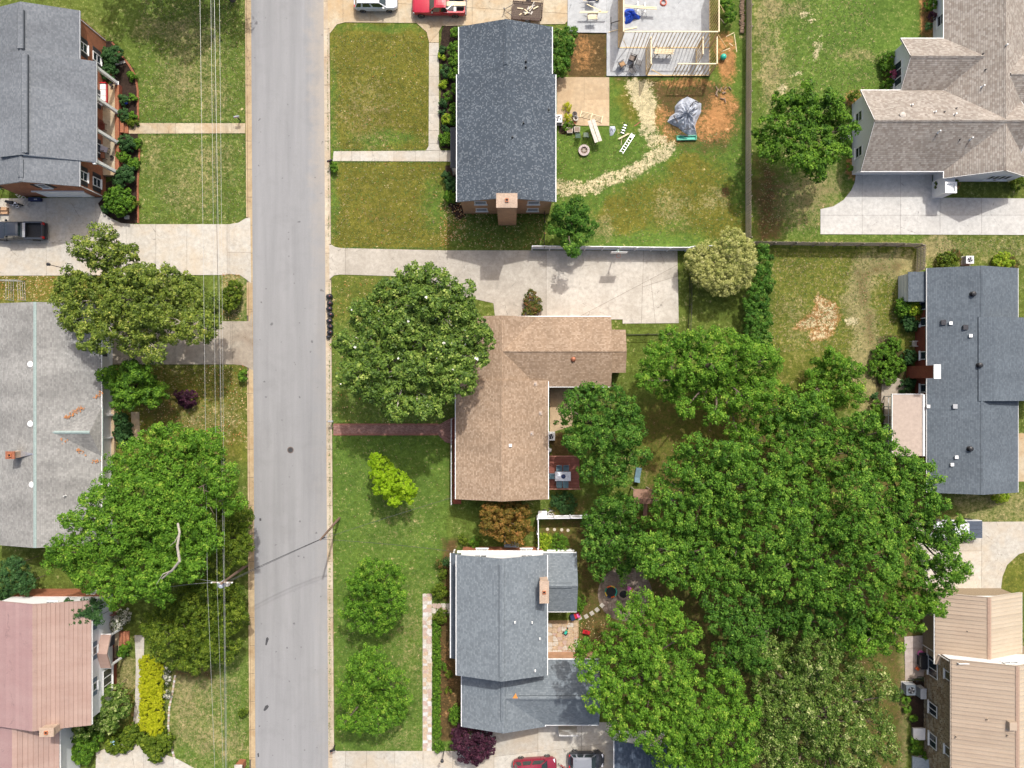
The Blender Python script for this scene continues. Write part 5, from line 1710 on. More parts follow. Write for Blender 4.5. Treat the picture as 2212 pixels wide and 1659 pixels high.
def pickup(name, label, loc, rz, L, W, H, pm, cab=(.30, .64), bed_cover=None, strip=None):
    """front at +x"""
    T = thing(name, label, 'pickup truck', loc, rz)
    hw = W / 2; x0, x1 = -L / 2, L / 2
    bt = 1.12
    xc0, xc1 = x0 + L * cab[0] + .15, x0 + L * (cab[1] + .07)
    secs = [(xc0 - .02, hw * .97, .42, bt, bt + .02), (xc0 + .5, hw * .98, .40, bt, bt + .03), (xc1, hw * .98, .40, bt - .01, bt + .05), (xc1 + .3, hw * .97, .42, bt - .06, bt + .0),
            (x1 - .35, hw * .92, .45, bt - .12, bt - .06), (x1 - .1, hw * .80, .48, bt - .25, bt - .2), (x1, hw * .66, .52, bt - .45, bt - .42)]
    loft_body(secs, pm, 'body', T)
    cabin(T, xc0 + .02, xc0 + .14, xc1 + .02, xc1 - .62, hw * .90, hw * .74, bt, H - .075, pm, (.42,))
    # open bed
    bz0, bz1 = .45, bt + .02
    m = MB()
    m.box(x0 + .08, -hw * .97, bz0, xc0 - .05, -hw * .80, bz1).box(x0 + .08, hw * .80, bz0, xc0 - .05, hw * .97, bz1)
    m.box(xc0 - .16, -hw * .80, bz0, xc0 - .051, hw * .80, bz1)
    bo = m.build('bed', pm, T, local=True)
    m = MB().box(x0 + .16, -hw * .799, .62, xc0 - .161, hw * .799, .70)
    for k in range(-6, 7): m.box(x0 + .2, k * .12 - .025, .701, xc0 - .2, k * .12 + .025, .72)
    m.build('bed_floor', BLACK, bo, local=True)
    MB().box(x0 + .02, -hw * .86, bz0 + .05, x0 + .079, hw * .86, bz1 - .01).build('tailgate', pm, T, local=True)
    MB().box(x0 - .14, -hw * .9, .42, x0 + .0, hw * .9, .60).build('bumper', DARKMETAL, T, local=True)
    for k in range(3):
        pass
    if bed_cover:
        n = 4
        for k in range(n):
            y0_, y1_ = -hw * .93 + k * (hw * 1.86 / n) + .01, -hw * .93 + (k + 1) * (hw * 1.86 / n) - .01
            MB().box(x0 + .06, y0_, bz1 + .005, xc0 - .03, y1_, bz1 + .045).build('bed_cover', bed_cover, T, local=True)
    for sx in (x0 + L * .19, x1 - L * .165):
        for s in (-1, 1): wheel(T, sx, s * (hw - .12), .39, .27)
    car_lamps(T, x0 + .02, x1 - .16, hw * .95, .72, .74)
    mirrors(T, xc1 - .32, hw * .95, bt + .08, BLACK)
    MB().box(x1 - .05, -hw * .55, .55, x1 + .03, hw * .55, .78).build('grille', BLACK, T, local=True)
    return T


W_ = math.pi
passenger('parked_suv', 'white suv parked nose east at the top edge of the picture', 'car', G(814, 10), 0, 4.7, 1.86, 1.70, paint('white_car_paint', (0.66, 0.68, 0.70)), hood=.26, boot=.03, belt=1.0)
pk = pickup('pickup_truck', 'red pickup truck with a white tool box and a board across its open bed', G(949, 20), W_, 5.8, 2.02, 1.86, paint('red_car_paint', (0.40, 0.012, 0.03)), cab=(.30, .60))
pk2 = pickup('pickup_truck', 'black pickup truck with an open bed parked on the left driveway', G(50, 502), W_, 5.7, 1.98, 1.85, paint('black_car_paint', (0.022, 0.026, 0.034)), cab=(.34, .66))
MB().box(-1.02, -.78, 1.16, -.62, .78, 1.22).build('rear_window_strip', ALU, pk2, local=True)  # silver sheet stands in for the bright look of the rear window
pickup('pickup_truck', 'white pickup truck with a dark bed cover under the tree on the right', G(2053, 1139), W_, 5.6, 2.0, 1.85, paint('white_truck_paint', (0.66, 0.67, 0.68)), cab=(.28, .64), bed_cover=plain('vinyl_cover', (0.06, 0.075, 0.10), 0.6, 0.1, 5))
passenger('parked_minivan', 'maroon minivan parked on the bottom driveway at the picture edge', 'car', G(1155, 1649), R(4), 4.75, 1.88, 1.72, paint('maroon_car_paint', (0.20, 0.012, 0.03)), hood=.22, boot=.03, belt=1.0)
passenger('parked_car', 'small black hatchback with a pale grey roof on the bottom driveway', 'car', G(1265, 1635), 0, 3.95, 1.74, 1.50, paint('dark_car_paint', (0.03, 0.032, 0.037)), hood=.25, boot=.05, roof_mat=paint('grey_car_paint', (0.22, 0.23, 0.25)))
# load of the red pickup
tb = thing('tool_box', 'white steel tool box lying in the bed of the red pickup', 'tool box', G(975, 19, .72))
MB().box(-.8, -.62, 0.01, .55, .62, .38).build('box', WHITE, tb, local=True)
MB().box(-.55, -.40, .381, .3, .40, .46).build('lid', BLACK, tb, local=True)
MB().bar((-.5, -.36, .48), (.26, .30, .48), .07, .04).build('handle', ALU, tb, local=True)
bd = thing('board', 'cream coloured board laid across the bed sides of the red pickup', 'board', G(985, 8, 1.16))
MB().box(-.95, -.24, .0, 1.05, .22, .05).build('plank', LUMBERW, bd, local=True)

# utility trailer with scrap
tr = thing('utility_trailer', 'small utility trailer with a dark plank floor and white scraps', 'trailer', G(1138, 29), R(-4))
for k in range(9):
    MB().box(-1.55, -.92 + k * .205, .52, 1.55, -.92 + k * .205 + .19, .56).build('plank', plain('dark_trailer_plank', (0.10, 0.075, 0.058), .9, .35, 7), tr, local=True)
m = MB()
for y in (-.98, .98):
    m.bar((-1.6, y, .53), (1.6, y, .53), .06, .1); m.bar((-1.6, y, .95), (1.6, y, .95), .05, .05)
    for x in (-1.55, -.5, .5, 1.55): m.box(x - .025, y - .025, .55, x + .025, y + .025, .95)
m.bar((-1.6, -.98, .53), (-1.6, .98, .53), .06, .1); m.bar((1.6, -.98, .53), (1.6, .98, .53), .06, .1)
m.build('frame', plain('rusty_steel', (0.07, 0.04, 0.035), 0.7, 0.3, 8), tr, local=True)
m = MB().bar((1.62, -1.0, .55), (1.62, 1.0, .55), .04, .06).bar((1.7, -1.0, 1.2), (1.7, 1.0, 1.2), .05, .05)
for k in range(9): m.bar((1.63, -1 + k * .25, .55), (1.7, -1 + k * .25, 1.2), .03, .03)
m.build('ramp_gate', plain('rusty_steel2', (0.075, 0.042, 0.036), 0.7, 0.3, 8), tr, local=True)
MB().tube([(-1.6, -.6, .5), (-2.5, 0, .48), (-1.6, .6, .5)], .04, 6).build('tongue', DARKMETAL, tr, local=True)
MB().lathe([(.05, .1), (.05, .7), (.08, .72), (.08, .78)], (-2.5, 0, 0), 8).build('jack', DARKMETAL, tr, local=True)
for s in (-1, 1): wheel(tr, .1, s * 1.12, .30, .2)
rs = random.Random(2)
sc_ = thing('scrap_pile', 'loose white boards and scraps lying on the trailer floor', 'scrap', G(1136, 26, .56))
for k in range(12):
    x, y, a = rs.uniform(-1.0, .8), rs.uniform(-.6, .7), rs.random() * 3
    MB().bar((x, y, .03 + k * .012), (x + math.cos(a) * rs.uniform(.2, .7), y + math.sin(a) * rs.uniform(.2, .7), .04 + k * .012), rs.uniform(.06, .16), .02).build('scrap', rs.choice([WHITE, LUMBERW, STONEPALE]), sc_, local=True)

# ================================================================== FENCES
def picket_mesh(h, w, t, mat, name='picket', dog=True):
    m = MB()
    if dog:
        m.prism([(-w / 2, 0), (w / 2, 0), (w / 2, h - .05), (w / 4, h), (-w / 4, h), (-w / 2, h - .05)], -t / 2, t / 2)
        m.v = [(p[0], p[2], p[1]) for p in m.v]
        m.f = [f[::-1] for f in m.f]
    else:
        m.box(-w / 2, -t / 2, 0, w / 2, t / 2, h)
    return m.mesh(name, mat)


def fence(T, pts, h, pitch, pm, postm, rail_mat, post_every=2.4, rails=(.35, .95, 1.55), pick='picket', jit=.015, side=1, railw=.04, seed=1):
    r = random.Random(seed)
    for a, b in zip(pts, pts[1:]):
        a, b = Vector(a), Vector(b)
        d = b - a; L = d.length; d.normalize(); ang = math.atan2(d.y, d.x)
        n = Vector((-d.y, d.x, 0)) * side
        k = max(1, round(L / pitch))
        for i in range(k):
            p = a + d * (L * (i + .5) / k) + n * .045
            inst(pick, pm, T, p + Vector((0, 0, r.uniform(-jit, jit))), rot=(r.uniform(-jit, jit), r.uniform(-jit, jit), ang))
        for z in rails:
            MB().bar(a + Vector((0, 0, z)), b + Vector((0, 0, z)), railw, .09).build('rail', rail_mat, T)
        q = max(1, round(L / post_every))
        for i in range(q + 1):
            p = a + d * (L * i / q)
            inst('post', postm, T, p - n * .07, ang)


FPICK = picket_mesh(1.83, .115, .02, plain('grey_fence_wood', (0.50, 0.41, 0.32), 0.9, 0.25, 7, dirt=.15))
FPOST = MB().box(-.045, -.045, 0, .045, .045, 1.8).mesh('post', OLDWOOD)
f1 = thing('picket_fence', 'long weathered wooden fence between the building site and the right lawn', 'fence', G(1612, 250))
fence(f1, [G(1614, -110), G(1612.5, 120), G(1611.5, 300), G(1611.5, 519)], 1.83, .15, FPICK, FPOST, OLDWOOD, side=-1, seed=4)
f2 = thing('picket_fence', 'weathered wooden fence with pale tops across the right yard below the driveway', 'fence', G(1800, 531))
fence(f2, [G(1618, 529), G(1800, 531.5), G(1900, 532), G(1975, 534)], 1.83, .15, FPICK, FPOST, OLDWOOD, side=1, seed=5)
f3 = thing('picket_fence', 'short grey board fence running down to the lean-to store', 'fence', G(1978, 560))
fence(f3, [G(1979, 536), G(1977, 587)], 1.83, .17, FPICK, FPOST, OLDWOOD, side=1, seed=6)
# white vinyl fences: tongue and groove boards between posts
VIN = plain('white_vinyl', (0.74, 0.75, 0.76), 0.4, 0.04, 3, dirt=.06)
VB = picket_mesh(1.68, .285, .03, VIN, 'vinyl_board', False)
VP = MB().box(-.065, -.065, 0, .065, .065, 1.86).lathe([(.1, 1.86), (.1, 1.89), (.02, 1.95)], (0, 0, 0), 4).mesh('post', VIN)
f4 = thing('vinyl_fence', 'long white vinyl privacy fence along the top of the wide driveway', 'fence', G(1300, 538))
fence(f4, [G(1149, 538), G(1300, 539.3), G(1440, 541), G(1480, 541), G(1505, 536), G(1535, 538)], 1.8, .3, VB, VP, VIN, 1.85, (.12, 1.74), 'board', .001, 1, .06)
f5 = thing('vinyl_fence', 'white vinyl fence enclosing the small garden north of the blue-grey house', 'fence', G(1210, 1116))
fence(f5, [G(1161, 1114), G(1266, 1112.5)], 1.8, .3, VB, VP, VIN, 1.8, (.12, 1.74), 'board', .001, -1, .06)
fence(f5, [G(1161, 1115), G(1162, 1178)], 1.8, .3, VB, VP, VIN, 1.8, (.12, 1.74), 'board', .001, 1, .06)
# dark iron fences
IRON = plain('black_iron', (0.035, 0.03, 0.03), 0.5, 0.3, 8, metal=.3)
IPK = picket_mesh(1.2, .022, .022, IRON, 'bar', False)
IPO = MB().box(-.035, -.035, 0, .035, .035, 1.3).mesh('post', IRON)
f6 = thing('iron_fence', 'dark iron bar fence beside the big concrete pad', 'fence', G(1490, 660))
fence(f6, [G(1489, 592), G(1489, 660), G(1486, 722), G(1352, 724)], 1.2, .13, IPK, IPO, IRON, 2.4, (.12, 1.12), 'bar', .002, 1, .03)
f7 = thing('iron_fence', 'black iron railing beside the garage on the stone patio', 'fence', G(1210, 1415))
fence(f7, [G(1184, 1416), G(1252, 1418)], 1.2, .13, IPK, IPO, IRON, 1.7, (.12, 1.12), 'bar', .002, 1, .03)
f8 = thing('wire_fence', 'thin dark wire fence from the brick house corner to the white fence', 'fence', G(1170, 500))
m_ = [G(1176, 462), G(1175, 537)]
for i in range(4): inst('post', IPO, f8, m_[0] + (m_[1] - m_[0]) * (i / 3))
for zz in (.1, .4, .7, 1.0, 1.2): MB().tube([m_[0] + Vector((0, 0, zz)), m_[1] + Vector((0, 0, zz))], .015, 4).build('wire', IRON, f8)
f9 = thing('chain_link_fence', 'grey chain link fence with a gate beside the left ranch house', 'fence', G(40, 625))
GALV = plain('galvanised_steel', (0.36, 0.36, 0.34), 0.5, 0.15, 8, metal=.4)
GPO = MB().lathe([(.03, 0), (.03, 1.25), (.05, 1.26), (.02, 1.32)], (0, 0, 0), 8).mesh('post', GALV)
for a, b in ((G(-60, 606), G(54, 608)), (G(54, 608), G(56, 650)), (G(30, 607), G(30, 650))):
    for i in range(3): inst('post', GPO, f9, a + (b - a) * (i / 2))
    for zz in (.08, .45, .8, 1.22): MB().tube([a + Vector((0, 0, zz)), b + Vector((0, 0, zz))], .018, 5).build('wire', GALV, f9)

# ================================================================== BUILDING SITE
c1 = tile(1660, 0, 3.95)
hf = thing('house_frame', 'unfinished timber stud walls standing on the pale concrete slab', 'building frame', c1(1300, 580))
STUD = {}


def stud(p, h, ang):
    k = round(h, 2)
    if k not in STUD: STUD[k] = MB().box(-.022, -.05, 0, .022, .05, h).mesh('stud', LUMBER)
    inst('stud', STUD[k], hf, p, ang)


def stud_wall(a, b, h, pitch=.40, top=None, bottom=True, skip=(), z0=.14):
    a, b = Vector((*a[:2], z0)), Vector((*b[:2], z0))
    d = b - a; L = d.length; d.normalize(); ang = math.atan2(d.y, d.x)
    if bottom: MB().bar(a + Vector((0, 0, .02)), b + Vector((0, 0, .02)), .1, .04).build('bottom_plate', LUMBER, hf)
    t0, t1 = top or (0, 1)
    if t1 > t0: MB().bar(a + d * L * t0 + Vector((0, 0, h + .08)), a + d * L * t1 + Vector((0, 0, h + .08)), .12, .08).build('top_plate', LUMBERW, hf)
    n = round(L / pitch)
    for i in range(n + 1):
        f = i / n
        if any(s0 <= f <= s1 for s0, s1 in skip): continue
        stud(a + d * L * f + Vector((0, 0, .042)), h, ang)


q1, q2, q3 = c1(770, 572), c1(1848, 572), c1(1848, -160)
stud_wall(c1(770, -160), q1, 3.45)
stud_wall(q1 + Vector((.1, 0, 0)), q2 - Vector((.1, 0, 0)), 3.45, skip=((.02, .09),))
stud_wall(q3, q2, 3.45)
p1, p2, p3 = c1(1096, 590), c1(1096, 900), c1(1848, 900)
stud_wall(p1, p2, 2.75)
stud_wall(p2 + Vector((.1, 0, 0)), p3 - Vector((.1, 0, 0)), 2.75, top=(.40, 1.0), skip=((.02, .38),))
stud_wall(q2 - Vector((0, .15, 0)), p3, 2.75)
stud_wall(c1(1688, 590), c1(1688, 790), 2.75)
for a, b in ((c1(870, 565, .2), c1(830, 470, 2.2)), (c1(1300, 895, .2), c1(1165, 825, 1.8)), (c1(1440, 940, .05), c1(1450, 800, 1.9)), (c1(2050, 560, .05), c1(1955, 415, 3.0)), (c1(2060, 215, .05), c1(1980, 60, 2.8))):
    MB().bar(a, b, .09, .04).build('brace', LUMBER, hf)


def sawhorse(label, p, rz, group='sawhorses on the building site', mat=None):
    T = thing('sawhorse', label, 'sawhorse', p, rz, group)
    MB().box(-.55, -.05, .72, .55, .05, .82).build('beam', mat or LUMBERW, T, local=True)
    for sx in (-1, 1):
        for sy in (-1, 1):
            MB().bar((sx * .45, sy * .04, .74), (sx * .5, sy * .32, 0), .07, .04).build('leg', mat or LUMBER, T, local=True)
    return T


def lumber(label, p, rz, L, n=3, w=.14, t=.045, mat=None, z=0, cat='lumber', name='lumber_stack'):
    T = thing(name, label, cat, (p[0], p[1], z), rz)
    r = random.Random(int(L * 1000))
    for k in range(n):
        a = r.uniform(-.03, .03); o = r.uniform(-.1, .1)
        MB().bar((-L / 2 + o, k * (w + .01) - n * w / 2, t / 2 + .003), (L / 2 + o, k * (w + .01) - n * w / 2 + a, t / 2 + .003), w, t).build('board', mat or LUMBERW, T, local=True)
    return T


zs = .14
sawhorse('wooden sawhorse carrying boards on the western part of the slab', c1(460, 210) + Vector((0, 0, zs)), 0)
sawhorse('white sawhorse under the long boards, beside the blue tarp', c1(985, 130) + Vector((0, 0, zs)), R(90), mat=WHITE)
sawhorse('white sawhorse under the long boards, right of its twin', c1(1068, 140) + Vector((0, 0, zs)), R(90), mat=WHITE)
sawhorse('sawhorse holding the lumber bundle in the walled back room, left one', c1(1215, 640) + Vector((0, 0, zs)), R(90), mat=OLDWOOD)
sawhorse('sawhorse holding the lumber bundle in the walled back room, right one', c1(1360, 640) + Vector((0, 0, zs)), R(90), mat=OLDWOOD)
lumber('long pale board on the sawhorse west of the stud wall', c1(480, 140, .96), 0, 3.0, 2, .1, .06, z=.965)
lumber('board lying askew over the sawhorse at the top of the slab', c1(480, 95, .9), R(-25), 1.7, 1, .1, z=1.07)
lumber('short boards on the lower end of the western sawhorse', c1(465, 205, .95), R(0), 1.0, 5, .08, z=1.0)
lumber('two long boards on the white sawhorses near the blue tarp', c1(1020, 80, .95), R(-4), 3.6, 2, .13, .07, z=.965)
lumber('bundle of boards on sawhorses inside the back room', c1(1310, 610, .95), R(-2), 2.1, 6, .09, .08, z=.965)
lumber('pale board lying on the slab by the stud wall corner', c1(900, 340), R(12), 1.6, 1, z=.145)
lumber('thin board leaning low near the work stand', c1(700, 375), R(15), 1.1, 1, .07, z=.145)
tp_ = thing('blue_tarp', 'crumpled blue tarp heaped against the stud wall', 'tarp', c1(915, 190, 0) + Vector((0, 0, zs)))


def heap(T, name, outline, h, mat, seed, rough=.35, n=26, local_off=None):
    """crumpled sheet over a pile; outline in metres"""
    r = np.random.default_rng(seed)
    xs_ = [p[0] for p in outline]; ys_ = [p[1] for p in outline]
    x0, x1, y0, y1 = min(xs_), max(xs_), min(ys_), max(ys_)
    m = MB()
    cx, cy = sum(xs_) / len(xs_), sum(ys_) / len(ys_)
    L = len(outline)
    rings = 9
    K = n
    idx = []
    ph = r.random(6) * 6
    for a in range(rings + 1):
        f = a / rings
        row = []
        for k in range(K):
            u = k / K * L; i = int(u) % L; w = u - int(u)
            p = Vector(outline[i]) * (1 - w) + Vector(outline[(i + 1) % L]) * w
            q = Vector((cx, cy)) + (p - Vector((cx, cy))) * (1 - f)
            base = h * (1 - (1 - f) ** 2.2)
            wr = rough * h * (.4 + f) * (math.sin(k * 1.7 + ph[0] + f * 3) * .5 + math.sin(k * .9 + f * 5 + ph[1]) * .3 + (r.random() - .5) * .7) * (1 - (1 - f) ** 6) * (1 - .7 * (f == 1))
            m.v.append((q.x, q.y, max(.005, base + wr * .5)))
            row.append(len(m.v) - 1)
        idx.append(row)
    for a in range(rings):
        for k in range(K):
            k2 = (k + 1) % K
            m.f.append((idx[a][k], idx[a][k2], idx[a + 1][k2], idx[a + 1][k])); m.m.append(0)
    return m.build(name, mat, T, local=True)


heap(tp_, 'sheet', [(-.95, .3), (-.4, .75), (.3, .7), (.65, .1), (1.1, -.1), (.95, -.45), (.3, -.4), (.0, -.85), (-.6, -1.0), (-.8, -.4)], .55, BLUE, 3, .5, 34)
hc = thing('hose_coil', 'orange red hose coiled in a ring on the slab', 'hose', c1(1300, 42) + Vector((0, 0, zs)))
for k in range(3):
    pts = [((.36 - k * .04) * math.cos(i * math.pi / 9), (.36 - k * .04) * math.sin(i * math.pi / 9), .035 + k * .05) for i in range(19)]
    MB().tube(pts, .032, 6, caps=False).build('loop', plain('orange_red_hose', (0.55, 0.10, 0.05), 0.5), hc, local=True)
ws_ = thing('work_stand', 'black metal saw stand on the slab beside the stud wall', 'saw stand', c1(740, 285) + Vector((0, 0, zs)))
for a, b in (((-.55, -.7, .04), (-.55, .7, .04)), ((-.55, 0, .05), (.6, 0, .8)), ((.6, -.35, .8), (.6, .35, .8))):
    MB().bar(a, b, .06, .06).build('bar', BLACK, ws_, local=True)
MB().box(.3, -.25, .8, .9, .25, .9).build('table', DARKMETAL, ws_, local=True)
ch_ = thing('wheelbarrow', 'black wheelbarrow tray standing at the top of the slab', 'wheelbarrow', c1(440, 20) + Vector((0, 0, zs)))
m = MB()
m.slab3([(-.4, -.35, .72), (.45, -.35, .72), (.45, .35, .72), (-.4, .35, .72)], .03)
m.bar((-.42, -.36, .8), (.47, -.36, .8), .04, .2); m.bar((-.42, .36, .8), (.47, .36, .8), .04, .2); m.bar((-.42, -.36, .8), (-.42, .36, .8), .04, .2); m.bar((.47, -.36, .8), (.47, .36, .8), .04, .2)
m.build('tray', NAVY, ch_, local=True)
for s in (-1, 1): MB().bar((-.9, s * .28, .6), (.7, s * .22, .55), .05, .05).build('handle', LUMBERW, ch_, local=True); MB().bar((-.2, s * .26, .55), (-.3, s * .3, 0), .04, .04).build('leg', DARKMETAL, ch_, local=True)
wheel(ch_, .75, .06, .2, .1)


def chair(name, label, p, rz, mat, z=0.0, w=.55, d=.55, sh=.42, bh=.9, group=None, slats=0, cushion=None, arms=False, cat='chair'):
    T = thing(name, label, cat, (p[0], p[1], z), rz, group)
    if slats:
        for k in range(slats):
            y = -w / 2 + (k + .5) * w / slats
            MB().box(-d / 2, y - w / slats * .32, sh - .03, d / 2, y + w / slats * .32, sh).build('slat', mat, T, local=True)
            MB().bar((-d / 2, y, sh), (-d / 2 - .16, y, bh), w / slats * .64, .03).build('slat', mat, T, local=True)
    else:
        MB().box(-d / 2, -w / 2, sh - .05, d / 2, w / 2, sh).build('seat', mat, T, local=True)
        MB().slab3([(-d / 2, -w / 2, sh), (-d / 2, w / 2, sh), (-d / 2 - .14, w / 2, bh), (-d / 2 - .14, -w / 2, bh)], .05).build('backrest', mat, T, local=True) if False else \
            MB().bar((-d / 2 - .0, 0, sh), (-d / 2 - .15, 0, bh), w, .04).build('backrest', mat, T, local=True)
    for sx in (-1, 1):
        for sy in (-1, 1):
            MB().bar((sx * (d / 2 - .03), sy * (w / 2 - .03), sh - .03), (sx * (d / 2 - .01), sy * (w / 2 - .02), 0), .04, .04).build('leg', mat, T, local=True)
    if arms:
        for sy in (-1, 1): MB().box(-d / 2 - .05, sy * (w / 2) - .035, sh + .2, d / 2 + .05, sy * (w / 2) + .035, sh + .23).build('armrest', mat, T, local=True)
    if cushion: MB().box(-d / 2 + .04, -w / 2 + .05, sh + .001, d / 2 - .02, w / 2 - .05, sh + .09).build('cushion', cushion, T, local=True)
    return T


gsl = 'patio chairs on the pale slab'
chair('patio_chair', 'dark patio chair with a tan cushion on the slab', c1(815, 765, .5), R(30), IRON, zs, .62, .62, group=gsl, cushion=plain('tan_cushion', (0.36, 0.22, 0.11), 0.85), arms=True)
chair('patio_chair', 'dark patio chair with a brown back, nearest the stud wall', c1(930, 690, .5), R(160), IRON, zs, .7, .6, group=gsl, cushion=plain('grey_brown_cushion', (0.20, 0.16, 0.13), 0.85), arms=True)
chair('patio_chair', 'bare slatted patio chair nearest the framed back room', c1(1010, 745, .5), R(70), IRON, zs, .6, .62, group=gsl, slats=6, arms=True)
chair('patio_chair', 'bare slatted patio chair at the south edge of the slab', c1(935, 835, .5), R(-60), IRON, zs, .6, .62, group=gsl, slats=6, arms=True)

# covered pile, slide, ball, firewood and scraps on the dirt
pl = thing('covered_pile', 'heap covered with a shiny silver grey plastic sheet on the dirt', 'covered pile', c1(1560, 1380))
silver = plain('silver_sheet', (0.36, 0.39, 0.44), 0.34, 0.45, 2, bump=.08, spec=.6, dirt=.5)
def L_(pts, c, z=0): return [tuple((c1(x, y, z) - c)[:2]) for x, y in pts]
heap(pl, 'sheet', L_([(1590, 1145), (1690, 1190), (1755, 1230), (1750, 1330), (1700, 1430), (1680, 1500), (1700, 1605), (1600, 1610), (1530, 1560), (1480, 1510), (1410, 1480), (1350, 1445), (1385, 1380), (1440, 1340), (1440, 1260), (1500, 1190)], c1(1560, 1380)), 1.0, silver, 8, .55, 48)
for k, (x, y, a, l) in enumerate(((1640, 1240, 50, .7), (1450, 1410, -60, .9), (1590, 1530, 5, .8), (1490, 1200, 40, .5), (1710, 1200, -20, .5), (1560, 1590, -8, .9))):
    q = c1(x, y, .8)
    T = thing('brick', 'dark timber offcut weighing down the silver sheet, %s' % ('at its north-east side', 'at its west side', 'near its south end', 'near its north end', 'at its north-east corner', 'at its southern tip')[k], 'timber offcut', (q.x, q.y, (.95, .75, .8, .8, .55, .35)[k]), R(a))
    T.name = 'timber_offcut'
    MB().box(-l / 2, -.05, 0, l / 2, .05, .07).build('timber', plain('dark_timber', (0.045, 0.04, 0.045), 0.8), T, local=True)
sd = thing('slide', 'green plastic playground slide lying on the ground', 'slide', c1(1575, 1640), R(1))
m = MB()
m.slab3([(-1.0, -.16, .10), (1.0, -.16, .10), (1.0, .16, .10), (-1.0, .16, .10)], .03)
m.build('chute', TEAL, sd, local=True)
for s in (-1, 1): MB().bar((-1.05, s * .21, .16), (1.05, s * .21, .16), .09, .16).build('side_rail', GREEN, sd, local=True)
MB().box(-1.1, -.25, .02, -1.0, .25, .2).build('end_lip', GREEN, sd, local=True); MB().box(1.0, -.25, .02, 1.1, .25, .24).build('end_lip', GREEN, sd, local=True)
bl = thing('ball', 'large turquoise exercise ball on the orange dirt', 'ball', c1(2005, 690))
bm = MB().lathe([(.33 * math.sin(math.pi * i / 12) + .001, .33 - .33 * math.cos(math.pi * i / 12)) for i in range(13)], (0, 0, 0), 20)
bm.build('ball_skin', TEAL, bl, smooth=True, local=True)
MB().lathe([(.03, .655), (.03, .668)], (0, 0, 0), 8).build('valve', WHITE, bl, local=True)
rs = random.Random(7)
ordn = ('northernmost', 'second from the north', 'third from the north', 'fourth from the north', 'fifth from the north', 'sixth from the north', 'seventh from the north', 'eighth from the north', 'ninth from the north', 'second from the south', 'southernmost')
for k, (x, y) in enumerate(sorted([(1985 + rs.uniform(-60, 110), 1130 + rs.uniform(-90, 70)) for q_ in range(11)], key=lambda q: q[1])):
    T = thing('log', 'brown cut log on the orange dirt, %s of the scattered logs' % ordn[k], 'log', c1(x, y), rs.random() * 6.28, 'scattered firewood logs by the fence')
    l = rs.uniform(.3, .62)
    MB().tube([(-l / 2, 0, .075), (l / 2, 0, .075)], .07, 8).build('bark', plain('log_bark', (0.24, 0.17, 0.115), .95, .35, 9, bump=.02), T, local=True)
    MB().tube([(-l / 2 - .004, 0, .075), (-l / 2 - .001, 0, .075)], .062, 8).build('cut_end', PALEBARK, T, local=True)
    MB().tube([(l / 2 + .001, 0, .075), (l / 2 + .004, 0, .075)], .062, 8).build('cut_end', PALEBARK, T, local=True)
for (x, y, a, l, lb) in ((2160, 500, -82, 2.0, 'long thin board lying in the grass by the site'), (2090, 410, 25, 1.0, 'thin stick of lumber on the grass north-east of the site'), (2040, 590, 20, 1.0, 'board lying on the orange dirt above the ball'), (2010, 250, -50, .7, 'short offcut on the dirt by the east stud wall'), (2100, 520, -40, .5, 'curved scrap of lumber near the long thin board')):
    lumber(lb, c1(x, y), R(a), l, 1, .06, .03)

# bench, pallet, ladders and pots on the lawn behind the dark roof
c2 = tile(1660, 300, 7.3733)
pb = thing('picnic_bench', 'pair of weathered grey planks on trestles on the lawn', 'bench', c2(905, 720, .5), R(-71))
for k in (-1, 1):
    MB().bar((-1.25, k * .22, .5), (1.25, k * .22, .5), .38, .06).build('plank', GREYWOOD, pb, local=True)
for x in (-.9, .9):
    MB().bar((x, -.38, .44), (x, .38, .44), .08, .06).build('cross_beam', OLDWOOD, pb, local=True)
    for s in (-1, 1): MB().box(x - .04, s * .3 - .04, 0, x + .04, s * .3 + .04, .41).build('leg', OLDWOOD, pb, local=True)
pl2 = thing('wood_frame', 'pale slatted timber frame lying on the tan patio', 'frame', c2(840, 380) + Vector((0, 0, .072)), R(-15.5))
for k in range(5): MB().box(-1.2, -.3 + k * .14, .03, 1.2, -.3 + k * .14 + .06, .07).build('slat', LUMBERW, pl2, local=True)
for x in (-1.2, 0, 1.2): MB().box(x - .045, -.38, .001, x + .045, .38, .10).build('cross_bar', LUMBERW, pl2, local=True)
ld = thing('ladder', 'aluminium extension ladder lying on the lawn', 'ladder', c2(1630, 970), R(57))
for s in (-1, 1): MB().bar((-1.2, s * .2, .08), (1.25, s * .2, .08), .045, .08).build('rail', ALU, ld, local=True)
for k in range(8): MB().bar((-1.05 + k * .3, -.18, .08), (-1.05 + k * .3, .18, .08), .04, .035).build('rung', ALU, ld, local=True)
MB().box(.75, -.17, .09, 1.2, .17, .13).build('platform', WHITE, ld, local=True)
l2 = thing('step_ladder', 'dark folding step ladder standing beside the aluminium ladder', 'ladder', c2(1560, 640), R(70))
for s in (-1, 1):
    MB().bar((-.7, s * .22, .02), (.4, s * .17, .7), .05, .05).build('rail', DARKMETAL, l2, local=True)
    MB().bar((.75, s * .2, .02), (.4, s * .17, .7), .04, .04).build('rear_leg', DARKMETAL, l2, local=True)
for k in range(4): MB().bar((-.5 + k * .24, -.2, .14 + k * .15), (-.5 + k * .24, .2, .14 + k * .15), .09, .03).build('step', ALU, l2, local=True)
bg_ = thing('plastic_sheet', 'small crumpled white plastic sheet on the lawn', 'plastic sheet', c2(1310, 680))
heap(bg_, 'sheet', [(-.3, .5), (.25, .5), (.35, .1), (.05, -.5), (-.3, -.6), (-.35, .1)], .15, silver, 13, .9, 18)
